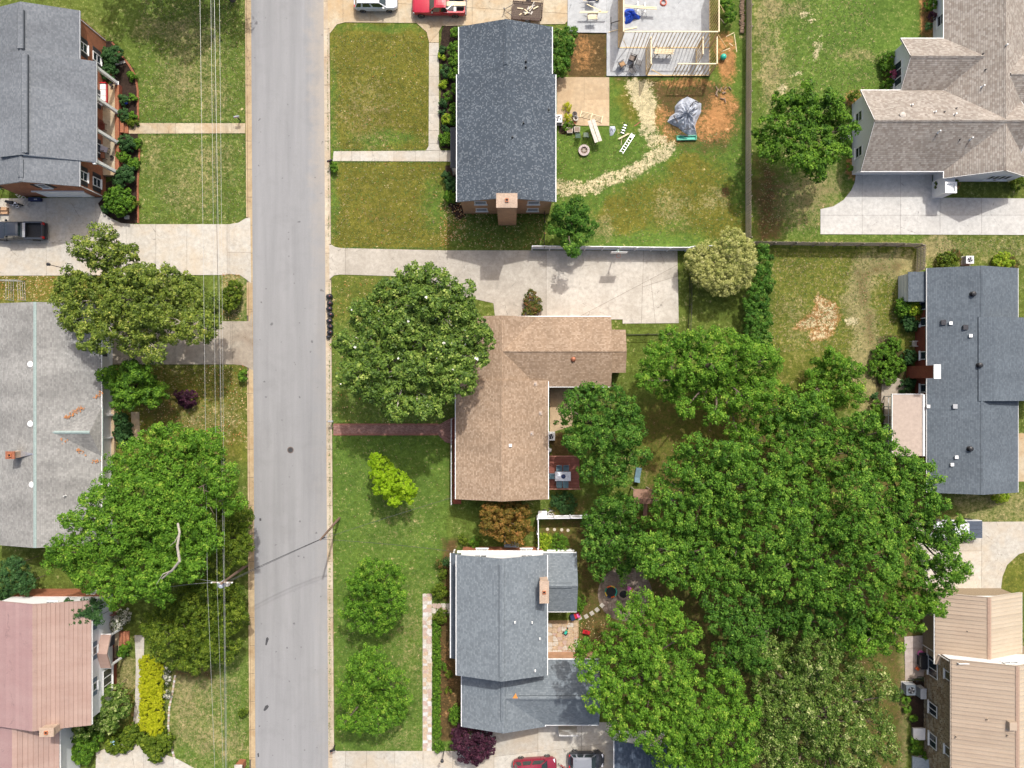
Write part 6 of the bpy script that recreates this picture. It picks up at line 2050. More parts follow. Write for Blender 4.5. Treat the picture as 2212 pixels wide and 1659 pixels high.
lumber('pale boards leaning across the ladder end', c2(1560, 800), R(28), 1.3, 2, .07, .04, z=.13)
lumber('thin stick lying beside the ladder', c2(1510, 900), R(80), .9, 1, .035, .03)
lumber('reddish wood scraps beside the straw path', c2(1850, 530), R(38), .8, 2, .06, .04, plain('red_scrap', (0.28, 0.10, 0.06), 0.85))
fp = thing('fire_pit', 'round fire pit ringed with pale stone blocks', 'fire pit', c2(675, 1125))
blk = MB().prism([(.37 * math.cos(a), .37 * math.sin(a)) for a in (-.19, .19)] + [(.62 * math.cos(a), .62 * math.sin(a)) for a in (.21, -.21)], 0, .28).mesh('stone_block', plain('fire_pit_stone', (0.42, 0.36, 0.34), 0.9, 0.25, 6, dirt=.3))
for k in range(14): inst('stone_block', blk, fp, fp.location + Vector((0, 0, rs.uniform(-.02, .02))), k * 2 * math.pi / 14)
MB().lathe([(.37, 0), (.36, .12), (.1, .15)], (0, 0, 0), 16).build('ash_bed', plain('ash', (0.16, 0.11, 0.075), 0.95, 0.5, 14, bump=.03), fp, local=True)
for k in range(6):
    a = k * 1.1
    MB().bar((math.cos(a) * .28, math.sin(a) * .28, .16), (-math.cos(a + .5) * .2, -math.sin(a + .5) * .2, .19), .05, .05).build('charred_stick', PALEBARK, fp, local=True)


def pot(label, p, z, r, h, mat, soil=True, cat='pot', group=None):
    T = thing('plant_pot', label, cat, (p[0], p[1], z), 0, group)
    MB().lathe([(r * .7, 0), (r, h), (r * 1.08, h), (r * 1.08, h + .03), (r * .9, h + .031), (r * .88, h - .04)], (0, 0, 0), 14).build('pot', mat, T, local=True)
    MB().lathe([(r * .87, h - .05), (r * .3, h - .03)], (0, 0, 0), 12).build('soil', plain('potting_soil', (0.05, 0.035, 0.028), 0.95), T, local=True)
    return T


pot('large black tub beside the timber frame on the patio', c2(465, 340), 0.07, .26, .35, BLACK)
pot('pale round pot below the black tub', c2(490, 430), 0.07, .27, .3, STONEPALE)
pot('small terracotta pot at the patio edge', c2(475, 520), 0.07, .12, .18, TERRACOTTA)
for k, (x, y, mt, lb) in enumerate(((365, 670, GREYWOOD, 'grey wooden tub nearest the house on the back lawn'), (525, 650, STONEPALE, 'pale tapered planter on the back lawn'))):
    T = thing('planter_box', lb, 'planter', c2(x, y, .3))
    T.location.z = 0
    MB().prism([(-.3, -.28), (.3, -.28), (.34, .3), (-.34, .3)], 0, .34).build('box', mt, T, local=True)
    MB().box(-.27, -.24, .341, .27, .25, .35).build('soil', plain('grey_soil', (0.22, 0.17, 0.13), 0.95), T, local=True)
chair('lawn_chair', 'dark green slatted chair on the back lawn, left of the pair', c2(545, 790, .4), R(90), plain('dark_green_slat', (0.05, 0.10, 0.08), 0.6), 0, .55, .5, slats=6, group='green lawn chairs')
chair('lawn_chair', 'dark green slatted chair beside the grey plank bench', c2(725, 770, .4), R(90), plain('grey_green_slat', (0.13, 0.17, 0.14), 0.6), 0, .55, .5, slats=6, group='green lawn chairs')


def ac_unit(label, p, rz=0, s=.42, h=.8, mat=None, z=0):
    T = thing('air_conditioner', label, 'air conditioner', (p[0], p[1], z), rz)
    mt = mat or plain('ac_white', (0.58, 0.60, 0.61), 0.5, 0.05, 4)
    MB().box(-s - .08, -s - .08, 0, s + .08, s + .08, .08).build('pad', STONEPALE, T, local=True)
    MB().box(-s, -s, .081, s, s, h).build('cabinet', mt, T, local=True)
    m = MB()
    for k in range(10):
        zz = .16 + k * (h - .25) / 10
        m.box(-s - .012, -s - .012, zz, s + .012, s + .012, zz + .03)
    m.build('louvres', GREYPLASTIC, T, local=True)
    MB().lathe([(s * .66, h + .001), (s * .66, h + .012), (s * .02, h + .013)], (0, 0, 0), 24).build('fan_well', BLACK, T, local=True)
    for k in range(4):
        a = k * math.pi / 2 + .4
        MB().slab3([(.03 * math.cos(a), .03 * math.sin(a), h + .03), (s * .6 * math.cos(a - .25), s * .6 * math.sin(a - .25), h + .035), (s * .6 * math.cos(a + .3), s * .6 * math.sin(a + .3), h + .022)], .012).build('fan_blade', ALU, T, local=True)
    m = MB()
    for r_ in (.2, .4, .6):
        pts = [(s * r_ * 1.1 * math.cos(i * math.pi / 10), s * r_ * 1.1 * math.sin(i * math.pi / 10), h + .05) for i in range(21)]
        m.tube(pts, .006, 4, caps=False)
    m.build('fan_guard', DARKMETAL, T, local=True)
    return T


ac_unit('white air conditioner behind the dark speckled roof house', c2(110, 410, .8), 0, .42, .82)
ac_unit('white air conditioner at the north end of the slate roofed house', G(2095.5, 561, .8))
ac_unit('white air conditioner behind the brown roofed house', G(1190, 943, .8), 0, .42, .75)
ac_unit('white air conditioner under the tall tree by the white gable', G(1830.5, 298, .8), 0, .40, .75)
ac_unit('dark grey air conditioner against the fieldstone wall', G(1967, 1490, .8), 0, .55, .95, plain('ac_dark', (0.10, 0.12, 0.14), 0.5, .1, 4))
ub = thing('utility_box', 'light grey metal chest between the air conditioner and the stone wall', 'utility box', G(1983, 1490))
MB().box(-.28, -.55, 0, .3, .55, 1.0).build('cabinet', GREYPLASTIC, ub, local=True); MB().box(-.31, -.58, 1.001, .33, .58, 1.05).build('lid', plain('pale_grey_lid', (0.35, 0.37, 0.39), .5), ub, local=True)
wp = thing('white_slab_cover', 'flat white square cover on the mulch by the stone wall', 'cover', t33(1328, 1365))
MB().box(-.62, -.6, 0, .62, .6, .32).build('box', STONEPALE, wp, local=True); MB().box(-.66, -.64, .321, .66, .64, .37).build('lid', WHITE, wp, local=True)
sh_ = thing('cellar_hatch', 'grey sloping cellar hatch at the foot of the stone wall', 'hatch', t33(1360, 1620))
MB().slab3([(-1.1, -.9, .25), (-1.1, .9, .25), (.4, .9, 1.0), (.4, -.9, 1.0)], .08).build('door', plain('hatch_grey', (0.28, 0.32, 0.34), .5), sh_, local=True)
MB().box(-1.05, -.86, 0, .38, .86, .16).build('curb', STONEPALE, sh_, local=True)
gl = thing('grill', 'black covered barbecue grill under the wide stone wall window', 'grill', t33(1365, 770, .5))
gl.location.z = 0.06
MB().box(-.35, -.75, .55, .35, .75, .95).build('hood', BLACK, gl, local=True); MB().box(-.3, -.5, 0, .3, .5, .549).build('cart', DARKMETAL, gl, local=True)
MB().box(-.5, .76, .72, .3, 1.0, .78).build('side_shelf', DARKMETAL, gl, local=True); MB().tube([(-.38, -.5, .8), (-.42, 0, .8), (-.38, .5, .8)], .02, 6).build('handle', ALU, gl, local=True)
tf = thing('toy_float', 'pink toy car beside the black grill', 'toy', t33(1345, 702)); tf.location.z = .06
MB().lathe([(.2, 0), (.32, .1), (.34, .25), (.2, .3)], (0, 0, 0), 12).build('body', PINK, tf, local=True); MB().box(-.12, -.15, .301, .14, .15, .34).build('seat', BLACK, tf, local=True)
MB().box(.2, -.22, .02, .62, .16, .2).build('nose', PINK, tf, local=True)
to = thing('toy_chair', 'small orange plastic chair below the black grill', 'toy', t33(1318, 828), R(-40)); to.location.z = .06
MB().box(-.2, -.15, .18, .2, .15, .22).build('seat', ORANGE, to, local=True); MB().bar((-.2, 0, .2), (-.28, 0, .5), .3, .03).build('backrest', ORANGE, to, local=True)
for sx in (-1, 1):
    for sy in (-1, 1): MB().box(sx * .17 - .02, sy * .12 - .02, 0, sx * .17 + .02, sy * .12 + .02, .18).build('leg', ORANGE, to, local=True)
bk = thing('bicycle', 'dark bicycle leaning beside the grey air conditioner', 'bicycle', t33(1300, 905), R(10)); bk.location.z = .06


def bicycle(T, mat, k=1.0):
    for x in (-.5 * k, .5 * k):
        pts = [(x + .32 * k * math.cos(i * math.pi / 10), 0, .33 * k + .32 * k * math.sin(i * math.pi / 10)) for i in range(21)]
        w_ = MB().tube(pts, .022, 5, caps=False).build('wheel', RUBBER, T, local=True)
        m = MB()
        for i in range(5): m.bar((x + .3 * k * math.cos(i * .63), 0, .33 * k + .3 * k * math.sin(i * .63)), (x - .3 * k * math.cos(i * .63), 0, .33 * k - .3 * k * math.sin(i * .63)), .008, .008)
        m.build('spokes', ALU, w_, local=True)
    m = MB()
    for a, b in (((-.5, .33), (-.15, .8)), ((-.5, .33), (0, .3)), ((0, .3), (-.17, .85)), ((0, .3), (.38, .78)), ((-.15, .76), (.38, .8)), ((.36, .9), (.5, .33))):
        m.tube([(a[0] * k, 0, a[1] * k), (b[0] * k, 0, b[1] * k)], .025, 5)
    m.build('frame', mat, T, local=True)
    MB().tube([(.36 * k, -.26 * k, .95 * k), (.34 * k, 0, .92 * k), (.36 * k, .26 * k, .95 * k)], .02, 5).build('handlebar', BLACK, T, local=True)
    MB().box(-.3 * k, -.08, .86 * k, -.05 * k, .08, .91 * k).build('saddle', BLACK, T, local=True)


bicycle(bk, BLACK)
kb = thing('childs_bicycle', 'small red and white child bicycle between the parked cars', 'bicycle', tile(1480, 2190, 3.175)(665, 335), R(-25))
bicycle(kb, RED, .75)

# ================================================================== STREET THINGS
TB = plain('black_bag_plastic', (0.02, 0.021, 0.026), 0.28, 0.3, 5, bump=.02, spec=.6)
names = ['northernmost black trash bag of the row along the kerb', 'second black trash bag from the north in the kerb row', 'third black trash bag from the north in the kerb row', 'fourth black trash bag from the north in the kerb row',
         'fifth black trash bag from the north in the kerb row', 'sixth black trash bag from the north in the kerb row', 'seventh black trash bag from the north in the kerb row', 'smallest black trash bag at the south end of the kerb row']
for k, (x, y, r_) in enumerate(((255, 155, .37), (260, 262, .34), (252, 350, .34), (272, 442, .35), (255, 545, .34), (265, 635, .34), (265, 725, .34), (240, 795, .26))):
    q = tile(940, 860, 5.29)(x, y, .3)
    T = thing('trash_bag', names[k], 'trash bag', (q.x, q.y, .02), rs.uniform(-.2, .2), 'black trash bags along the kerb')
    rr = np.random.default_rng(k)
    m = MB()
    rings = []
    for i in range(9):
        f = i / 8
        rad = r_ * (math.sin(math.pi * min(1, .12 + f * .8)) ** .6) * (1 - .25 * f)
        if f == 1: rad = .06
        zz = r_ * 1.75 * f
        b = len(m.v)
        for j in range(14):
            a = 2 * math.pi * j / 14
            w = 1 + (rr.random() - .5) * .16 + .06 * math.sin(j * 3 + i)
            m.v.append((rad * w * math.cos(a) * 1.18, rad * w * math.sin(a) * .93, zz + (rr.random() - .5) * .03 * (0 < i < 8)))
        rings.append(b)
    for i in range(8):
        for j in range(14): m.f.append((rings[i] + j, rings[i] + (j + 1) % 14, rings[i + 1] + (j + 1) % 14, rings[i + 1] + j)); m.m.append(0)
    m.f.append(tuple(rings[0] + j for j in range(13, -1, -1))); m.m.append(0); m.f.append(tuple(rings[-1] + j for j in range(14))); m.m.append(0)
    m.build('bag', TB, T, local=True)
    MB().lathe([(.06, 1.74 * r_), (.02, 1.78 * r_), (.10, 1.95 * r_), (.02, 1.96 * r_)], (0, 0, 0), 9).build('knot', TB, T, local=True)
    if k < 7:
        MB().tube([(.05, -.06, 1.72 * r_), (.16, .0, 1.62 * r_), (.05, .07, 1.72 * r_)], .022, 5).build('drawstring', RED, T, local=True)


def mailbox(label, p, rz, post=None, box=None):
    T = thing('mailbox', label, 'mailbox', p, rz)
    MB().box(-.05, -.05, 0, .05, .05, 1.02).build('post', post or OLDWOOD, T, local=True)
    m = MB()
    m.prism([(-.1, 0), (.1, 0), (.1, .13)] + [(.1 * math.cos(a), .13 + .1 * math.sin(a)) for a in (.4, .8, 1.2, 1.57, 1.95, 2.35, 2.75)] + [(-.1, .13)], -.28, .28)
    m.v = [(p_[2], p_[0], p_[1] + 1.03) for p_ in m.v]
    m.f = [f[::-1] if False else f for f in m.f]
    m.build('box', box or GREYPLASTIC, T, local=True)
    MB().box(-.1, -.13, 1.12, -.06, -.11, 1.3).build('flag', RED, T, local=True)
    return T


mailbox('grey mailbox on a black post by the left front walk', tile(0, 0)(1995, 1000), R(10), BLACK, ALU)
mailbox('dark mailbox with a plant at the end of the right front walk', tile(700, 0)(820, 1360), R(20), OLDWOOD, DARKMETAL)
mailbox('pale mailbox at the street end of the brick walk', tile(900, 1100)(275, 450), 0, OLDWOOD, GREYPLASTIC)
mailbox('black mailbox by the kerb above the bottom driveway', tile(900, 1704)(290, 1470), R(20), BLACK, BLACK)
mbx = thing('brick_mailbox', 'brick mailbox pillar with a pale cap near the bottom left kerb', 'mailbox', tile(0, 1704)(2015, 1610))
MB().box(-.36, -.34, 0, .36, .34, 1.25).build('pillar', BR_RED, mbx, local=True)
MB().box(-.42, -.40, 1.251, .42, .40, 1.33).build('cap', STONEPALE, mbx, local=True)
MB().box(.361, -.15, .85, .39, .15, 1.1).build('door', BLACK, mbx, local=True)
lp = thing('lamp_post', 'black lamp post leaning out of the left magnolia crown', 'lamp post', tile(0, 550)(530, 705))
MB().tube([(0, 0, 0), (0, 0, 2.3)], .04, 8).build('post', BLACK, lp, local=True); MB().lathe([(.08, 2.3), (.15, 2.42), (.15, 2.68), (.2, 2.7), (.04, 2.86)], (0, 0, 0), 6).build('lantern', DARKMETAL, lp, local=True)
lp2 = thing('lamp_post', 'thin black lamp post at the planting bed above the bottom driveway', 'lamp post', tile(900, 1704)(1198, 1500))
MB().tube([(0, 0, 0), (0, 0, 2.2)], .04, 8).build('post', BLACK, lp2, local=True); MB().lathe([(.08, 2.2), (.14, 2.32), (.14, 2.56), (.2, 2.58), (.04, 2.72)], (0, 0, 0), 6).build('lantern', DARKMETAL, lp2, local=True)

# basketball hoop on the driveway
bh = thing('basketball_hoop', 'basketball hoop with a white backboard over the wide driveway', 'basketball hoop', tile(1600, 550)(672, 585))
MB().tube([(0, 0, 0), (0, 0, 2.6), (0, -.45, 3.0)], .06, 8).build('pole', plain('greenish_steel', (0.20, 0.27, 0.25), 0.5, .2, 6), bh, local=True)
MB().box(-.85, -.50, 2.75, .85, -.46, 3.75).build('backboard', WHITE, bh, local=True)
m = MB()
pts = [(.23 * math.cos(i * math.pi / 9), -.76 + .23 * math.sin(i * math.pi / 9), 3.05) for i in range(19)]
m.tube(pts, .016, 5, caps=False); m.build('rim', ORANGE, bh, local=True)
for s in (-1, 1): MB().bar((0, -.1, 2.5), (s * .45, -.46, 3.5), .04, .04).build('bracket', plain('greenish_steel2', (0.20, 0.27, 0.25), 0.5, .2, 6), bh, local=True)

# utility poles and wires
def upole(label, base, top, r0=.17):
    T = thing('utility_pole', label, 'utility pole', base)
    d = Vector(top) - Vector(base)
    MB().tube([(0, 0, -.3), d * .5, d], [r0, r0 * .85, r0 * .65], 10).build('pole', plain('creosote_wood', (0.16, 0.105, 0.075), 0.9, .35, 9), T, local=True)
    return T, d


HP = 8.9
b1 = G(533, 1221); t1 = G(478, 1261, HP)
u1, d1 = upole('utility pole with a grey transformer rising among the trees left of the road', b1, (t1.x, t1.y, HP))
xa_ = (G(448, 1268, HP - .7).x - b1.x)
MB().bar((d1.x - 1.15, d1.y, d1.z - .5), (d1.x + .95, d1.y, d1.z - .5), .1, .12).build('crossarm', OLDWOOD, u1, local=True)
MB().lathe([(.05, -.02), (.30, 0), (.30, .75), (.33, .78), (.15, .9), (.05, .95)], (d1.x - .45, d1.y - .42, d1.z - 1.8), 14).build('transformer', plain('pale_transformer', (0.48, 0.52, 0.56), .4, .1, 4), u1, local=True)
for x in (-1.1, -.5, .45, .9):
    MB().lathe([(.05, 0), (.07, .05), (.04, .08), (.07, .13), (.03, .18)], (d1.x + x, d1.y, d1.z - .44), 8).build('insulator', WHITE, u1, local=True)
MB().box(d1.x + .02, d1.y - .55, d1.z - 1.5, d1.x + .28, d1.y - .2, d1.z - 1.0).build('cutout_fuse', plain('pale_porcelain', (0.5, 0.47, 0.42), .4), u1, local=True)
b2 = G(733, 1119); t2 = G(692, 1166, HP - .6)
u2, d2 = upole('bare wooden utility pole beside the kerb right of the road', b2, t2, .14)
MB().bar((d2.x - .1, d2.y - .05, d2.z - .25), (d2.x + .4, d2.y + .2, d2.z - .3), .08, .08).build('bracket', DARKMETAL, u2, local=True)
WIRE = plain('bare_wire', (0.40, 0.40, 0.38), 0.45, .1, 5, metal=.3, bump=0)
WIREB = plain('black_cable', (0.03, 0.03, 0.032), 0.6, .1, 5, bump=0)


def wire(label, pts, r=.018, mat=None, sag=.25, group='overhead wires'):
    P = []
    for a, b in zip(pts, pts[1:]):
        a, b = Vector(a), Vector(b)
        for i in range(13):
            f = i / 12
            p = a.lerp(b, f); p.z -= sag * 4 * f * (1 - f)
            if not P or (p - P[-1]).length > .01: P.append(p)
    o = thing('overhead_wire', label, 'wire', P[0], 0, group)
    MB().tube(P, r, 5).build('cable', mat or WIRE, o)
    return o


for k, (xa, xm_, xb, z, lb, mt, r_) in enumerate(((432, 448, 464, HP - .25, 'westernmost pale overhead wire above the left lawns', WIRE, .013), (455.5, 469, 482, HP - .3, 'pale overhead wire second from the west above the lawns', WIRE, .011),
                                             (459, 482.5, 486, HP - .75, 'dark overhead cable in the bundle beside the road', WIREB, .016), (463, 483.5, 487.5, HP - .9, 'brightest overhead cable of the bundle beside the road', WIRE, .015), (474, 485.5, 490, HP - .25, 'easternmost pale overhead wire above the left lawns', WIRE, .010))):
    wire(lb, [G(xa - (xm_ - xa) * .55, -700, z), G(xa, 0, z - .1), G(xm_, 1262, z), G(xb, 1659, z - .05), G(xb + 10, 2500, z - .1)], r_, mt, .02)
wire('service cable crossing the road between the two poles, upper one', [t1 + Vector((.5, 0, -.6)), t2 + Vector((0, 0, -.1))], .022, WIREB, .35)
wire('service cable crossing the road between the two poles, lower one', [t1 + Vector((.5, .1, -.95)), t2 + Vector((0, 0, -.5))], .03, WIREB, .5)
wire('cable from the right pole to the brown roofed house', [t2 + Vector((0, 0, -.2)), G(980, 1074, 3.4)], .02, WIREB, .5)
wire('cable from the right pole to the blue-grey roofed house', [t2 + Vector((0, 0, -.3)), G(985, 1192, 5.2)], .02, WIREB, .5)
wire('pale service cable from the transformer pole to the ranch house, upper one', [t1 + Vector((-.6, 0, -.5)), G(360, 1245, 6.0), G(205, 1140, 3.2)], .018, WIRE, .3)
wire('pale service cable from the transformer pole to the pink roofed house', [t1 + Vector((-.6, 0, -.5)), G(365, 1268, 6.2), G(205, 1310, 5.2)], .018, WIRE, .3)

# ================================================================== PORCH AND GARDEN THINGS
zf = .62
c3 = tile(240, 180, 11.06)
bn = thing('garden_sofa', 'red porch sofa with white cushions under the brick house porch roof', 'sofa', (*c3(745, 1090, 1.0)[:2], zf))
m = MB().box(-.55, -1.0, .12, .45, 1.0, .38)
m.build('seat', RED, bn, local=True); MB().box(-.62, -1.05, .12, -.551, 1.05, .85).build('backrest', RED, bn, local=True)
for s in (-1, 1): MB().box(-.55, s * 1.04 - .05, .12, .45, s * 1.04 + .05, .6).build('armrest', RED, bn, local=True)
for k in range(3): MB().box(-.45, -.95 + k * .64, .381, .40, -.95 + k * .64 + .6, .50).build('cushion', CUSHION, bn, local=True)
c4 = tile(240, 330, 11.06)
chair('porch_chair', 'dark red wooden chair in the middle of the long brick porch', c4(700, 540, 1.1), 0, plain('dark_red_wood', (0.16, 0.04, 0.025), .6), zf, .7, .7, .42, .95, arms=True)
chair('porch_chair', 'brown cushioned chair at the south end of the long brick porch', c4(690, 1500, 1.1), R(5), plain('brown_wicker', (0.12, 0.06, 0.035), .7), zf, .8, .8, .42, .95, cushion=plain('rust_cushion', (0.28, 0.11, 0.06), .85), arms=True)
tb_ = thing('porch_table', 'pale lilac square table on the brick porch', 'table', (*c4(780, 1290, 1.2)[:2], zf), R(-20))
MB().box(-.4, -.3, .5, .4, .3, .56).build('top', plain('lilac_top', (0.48, 0.44, 0.48), .5), tb_, local=True)
for sx in (-1, 1):
    for sy in (-1, 1): MB().box(sx * .35 - .03, sy * .25 - .03, 0, sx * .35 + .03, sy * .25 + .03, .5).build('leg', DARKMETAL, tb_, local=True)
for (f_, x, y, lb) in ((c4, 1005, 900, 'black and white pot by the third porch column'), (c3, 1030, 830, 'dark pot at the foot of the northern porch column'), (c4, 1050, 1555, 'small dark pot on the south porch floor')):
    pot(lb, f_(x, y, .9), zf, .16, .3, plain('glazed_black_pot', (0.04, 0.04, 0.05), .3))
rp_ = thing('garden_gnome', 'red garden ornament beside the north end of the brick porch', 'ornament', c3(1000, 530))
MB().lathe([(.2, 0), (.24, .2), (.12, .5), (.16, .62), (.02, .9)], (0, 0, 0), 12).build('figure', RED, rp_, local=True); MB().lathe([(.17, .5), (.17, .56)], (0, 0, 0), 12).build('collar', YELLOW, rp_, local=True)
gb = thing('gazing_ball', 'blue glass garden ball in the dark front bed', 'garden ball', c3(1610, 1480))
MB().lathe([(.05, 0), (.05, .3), (.12, .33)], (0, 0, 0), 8).build('stand', DARKMETAL, gb, local=True)
MB().lathe([(.02, .33)] + [(.17 * math.sin(math.pi * i / 10), .50 - .17 * math.cos(math.pi * i / 10)) for i in range(1, 10)] + [(.01, .67)], (0, 0, 0), 14).build('ball', plain('blue_glass', (0.02, 0.03, 0.35), .1, .1, 4, bump=0), gb, smooth=True, local=True)
bb = thing('stone_edging', 'pale stone strip crossing the north part of the left planting bed', 'edging', c3(1150, 150))
a, b = c3(800, 250), c3(1510, 60)
for k in range(7):
    p = a.lerp(b, k / 7 + .02); q = a.lerp(b, (k + 1) / 7 - .005)
    MB().bar(p + Vector((0, 0, .04)), q + Vector((0, 0, .04)), .26, .1).build('stone', STONEPALE, bb)
# brick edging of the left beds: one brick each
be = thing('brick_edging', 'curved brick edging round the left planting beds', 'edging', G(290, 200))
ebm = MB().box(-.1, -.05, 0, .1, .05, .09).mesh('edging_brick', BR_RED)
for pts in ([(243, 92), (262, 118), (280, 142), (293, 165), (298, 195), (298.5, 230), (299, 262)], [(302, 322), (300, 360), (298, 400), (298.5, 440), (299, 482)]):
    W3 = [G(x, y) for x, y in pts]
    for a, b in zip(W3, W3[1:]):
        d = b - a; n = max(1, round(d.length / .125))
        for i in range(n):
            inst('brick', ebm, be, a.lerp(b, (i + .5) / n) + Vector((0, 0, rs.uniform(-.02, .02))), math.atan2(d.y, d.x) + math.pi / 2 + rs.uniform(-.1, .1))
bsx = thing('stone_edging', 'curved pale stone border of the bottom left lawn bed', 'edging', G(372, 1500))
for pts in ([(379, 1458), (374, 1490), (366, 1530), (364, 1570), (370, 1610), (378, 1640)],):
    W3 = [G(x, y) for x, y in pts]
    for a, b in zip(W3, W3[1:]):
        d = b - a; n = max(1, round(d.length / .3))
        for i in range(n):
            p = a.lerp(b, i / n + .02); q = a.lerp(b, (i + .92) / n)
            MB().bar(p + Vector((0, 0, .04)), q + Vector((0, 0, .04)), .2, .12).build('stone', STONES[i % 4], bsx)
# things by the left garage
c5 = tile(0, 540, 6.9125)
cn = thing('canopy', 'dark green canvas canopy at the left edge beside the garage', 'canopy', c5(20, 420))
MB().slab3([(-3.0, 1.2, 2.3), (-3.0, -1.0, 1.9), (.35, -1.0, 1.9), (.35, 1.2, 2.3)], .05).build('canvas', plain('green_canvas', (0.02, 0.10, 0.065), .75, .15, 5), cn, local=True)
for sy in (-.95, 1.15): MB().box(.25, sy - .04, 0, .33, sy + .04, 1.86).build('pole', DARKMETAL, cn, local=True)
mt = thing('motorcycle', 'dark motorcycle parked against the left garage wall', 'motorcycle', c5(330, 500), R(-12))
for x in (-.68, .68): wheel(mt, x, .01, .31, .14)
m = MB().box(-.3, -.16, .3, .3, .16, .62); m.build('engine', DARKMETAL, mt, local=True)
MB().lathe([(.14, -.2), (.19, 0), (.13, .22)], (.15, 0, .78), 10).build('tank', BLACK, mt, local=True)
MB().box(-.65, -.14, .72, -.02, .14, .80).build('saddle', BLACK, mt, local=True)
MB().tube([(.42, -.36, 1.02), (.5, 0, .96), (.42, .36, 1.02)], .02, 6).build('handlebar', ALU, mt, local=True)
MB().tube([(.5, 0, .95), (.68, 0, .31)], .04, 6).build('fork', ALU, mt, local=True); MB().lathe([(.02, 0), (.1, .04), (.1, .14)], (.6, 0, .85), 10).build('headlight', LAMPGLASS, mt, local=True)
MB().tube([(-.75, -.2, .35), (.1, -.22, .3)], .05, 6).build('exhaust', CHROME, mt, local=True)
st = thing('step_ladder', 'pale slatted ladder leaning by the left garage wall', 'ladder', c5(540, 420), R(-48))
for s in (-1, 1): MB().bar((-.9, s * .25, .55), (.9, s * .25, .06), .05, .08).build('rail', STONEPALE, st, local=True)
for k in range(7): MB().bar((-.8 + k * .26, -.24, .53 - k * .07), (-.8 + k * .26, .24, .53 - k * .07), .12, .03).build('rung', STONEPALE, st, local=True)
cb = thing('storage_chest', 'long dark blue chest with white print against the garage wall', 'chest', c5(775, 425))
MB().box(-.62, -.16, 0, .62, .18, .5).build('box', NAVY, cb, local=True); MB().box(-.65, -.19, .501, .65, .21, .55).build('lid', NAVY, cb, local=True)
m = MB()
for k in range(3): m.box(-.0 + k * .12, -.06, .551, .08 + k * .12, .04, .556)
tag(m.build('print', WHITE, cb, local=True), kind='stuff')
wb = thing('wooden_step', 'light wooden step box at the left edge above the black pickup', 'step', c5(100, 650))
for k in range(2): MB().box(-1.5, -.36 + k * .37, 0, .5, -.01 + k * .37, .3 + k * .15).build('tread', plain('tan_step_wood', (0.45, 0.27, 0.15), .8, .15, 5), wb, local=True)
pot('white bucket by the motorcycle on the left driveway', c5(400, 560), .05, .17, .3, WHITE)
# house 5 back: deck, table and chairs
dk = thing('wooden_deck', 'red-brown plank deck behind the brown roofed house', 'deck', G(1215, 1018))
x0, x1 = Xw(1183, .5), Xw(1252, .5); y1, y0 = Yw(984, .5), Yw(1054, .5)
n = int((x1 - x0) / .145)
pbm = MB().box(-.065, y0 - (y0 + y1) / 2, .45, .065, y1 - (y0 + y1) / 2, .49).mesh('deck_plank', REDWOOD)
for i in range(n): inst('plank', pbm, dk, (x0 + .07 + i * .145, (y0 + y1) / 2, rs.uniform(-.004, .004)))
for yy in (y0 + .1, (y0 + y1) / 2, y1 - .1): MB().box(x0, yy - .05, .28, x1, yy + .05, .449).build('joist', OLDWOOD, dk)
for yy in (y0, y1):
    MB().bar((x0, yy, 1.3), (x1, yy, 1.3), .12, .05).build('railing', plain('deck_rail', (0.30, 0.13, 0.09), .7), dk)
    for k in range(9): MB().box(x0 + .05 + k * (x1 - x0 - .1) / 8 - .02, yy - .02, .49, x0 + .05 + k * (x1 - x0 - .1) / 8 + .02, yy + .02, 1.275).build('baluster', REDWOOD, dk)
dt = thing('garden_table', 'white topped table with a dark parasol base on the red deck', 'table', (Xw(1216, 1.2), Yw(1029, 1.2), .49))
MB().box(-.85, -.5, .70, .85, .5, .74).build('top', plain('white_table_top', (0.60, 0.62, 0.66), .35), dt, local=True)
MB().lathe([(.24, .741), (.26, .80), (.1, .86), (.14, .98)], (.05, 0, 0), 7).build('planter', NAVY, dt, local=True)
for sx in (-1, 1):
    for sy in (-1, 1): MB().box(sx * .78 - .03, sy * .43 - .03, 0, sx * .78 + .03, sy * .43 + .03, .7).build('leg', DARKMETAL, dt, local=True)
slate = plain('slate_blue_mesh', (0.10, 0.17, 0.20), .6, .15, 6)
gd_ = 'slate blue chairs round the deck table'
for (dx, dy, a, lb) in ((-1.15, 0, 0, 'slate blue chair at the west end of the deck table'), (-.4, .8, -90, 'slate blue chair north of the deck table, nearer the house'), (.35, .8, -90, 'slate blue chair north of the deck table, under the leaves'), (-.4, -.8, 90, 'slate blue chair south of the deck table, nearer the house'), (.3, -.8, 90, 'slate blue chair south of the deck table, under the leaves')):
    chair('garden_chair', lb, dt.location + Vector((dx, dy, 0)), R(a), slate, .49, .55, .55, .43, .95, group=gd_, arms=True)
mw = thing('meter_drum', 'small round white lid in the bed behind the brown house', 'lid', tile(900, 1100)(2068, 690))
MB().lathe([(.2, 0), (.22, .3), (.26, .31), (.2, .36)], (0, 0, 0), 14).build('drum', GREYPLASTIC, mw, local=True); MB().lathe([(.2, .361), (.05, .39)], (0, 0, 0), 14).build('cap', WHITE, mw, local=True)
jn = thing('garden_cart', 'white cart and rubbish heap by the corner of the white garden fence', 'cart', G(1172, 1108))
MB().box(-.5, -.3, .35, .45, .3, .6).build('tray', WHITE, jn, local=True)
for s in (-1, 1): wheel(jn, .2, s * .36, .2, .08)
for k in range(9): MB().bar((.5 + rs.uniform(-.1, .7), rs.uniform(-.3, .6), .05), (.5 + rs.uniform(-.1, .9), rs.uniform(-.3, .6), rs.uniform(.1, .4)), .06, .06).build('scrap', rs.choice([GREYPLASTIC, WHITE, DARKMETAL, STONEPALE]), jn, local=True)
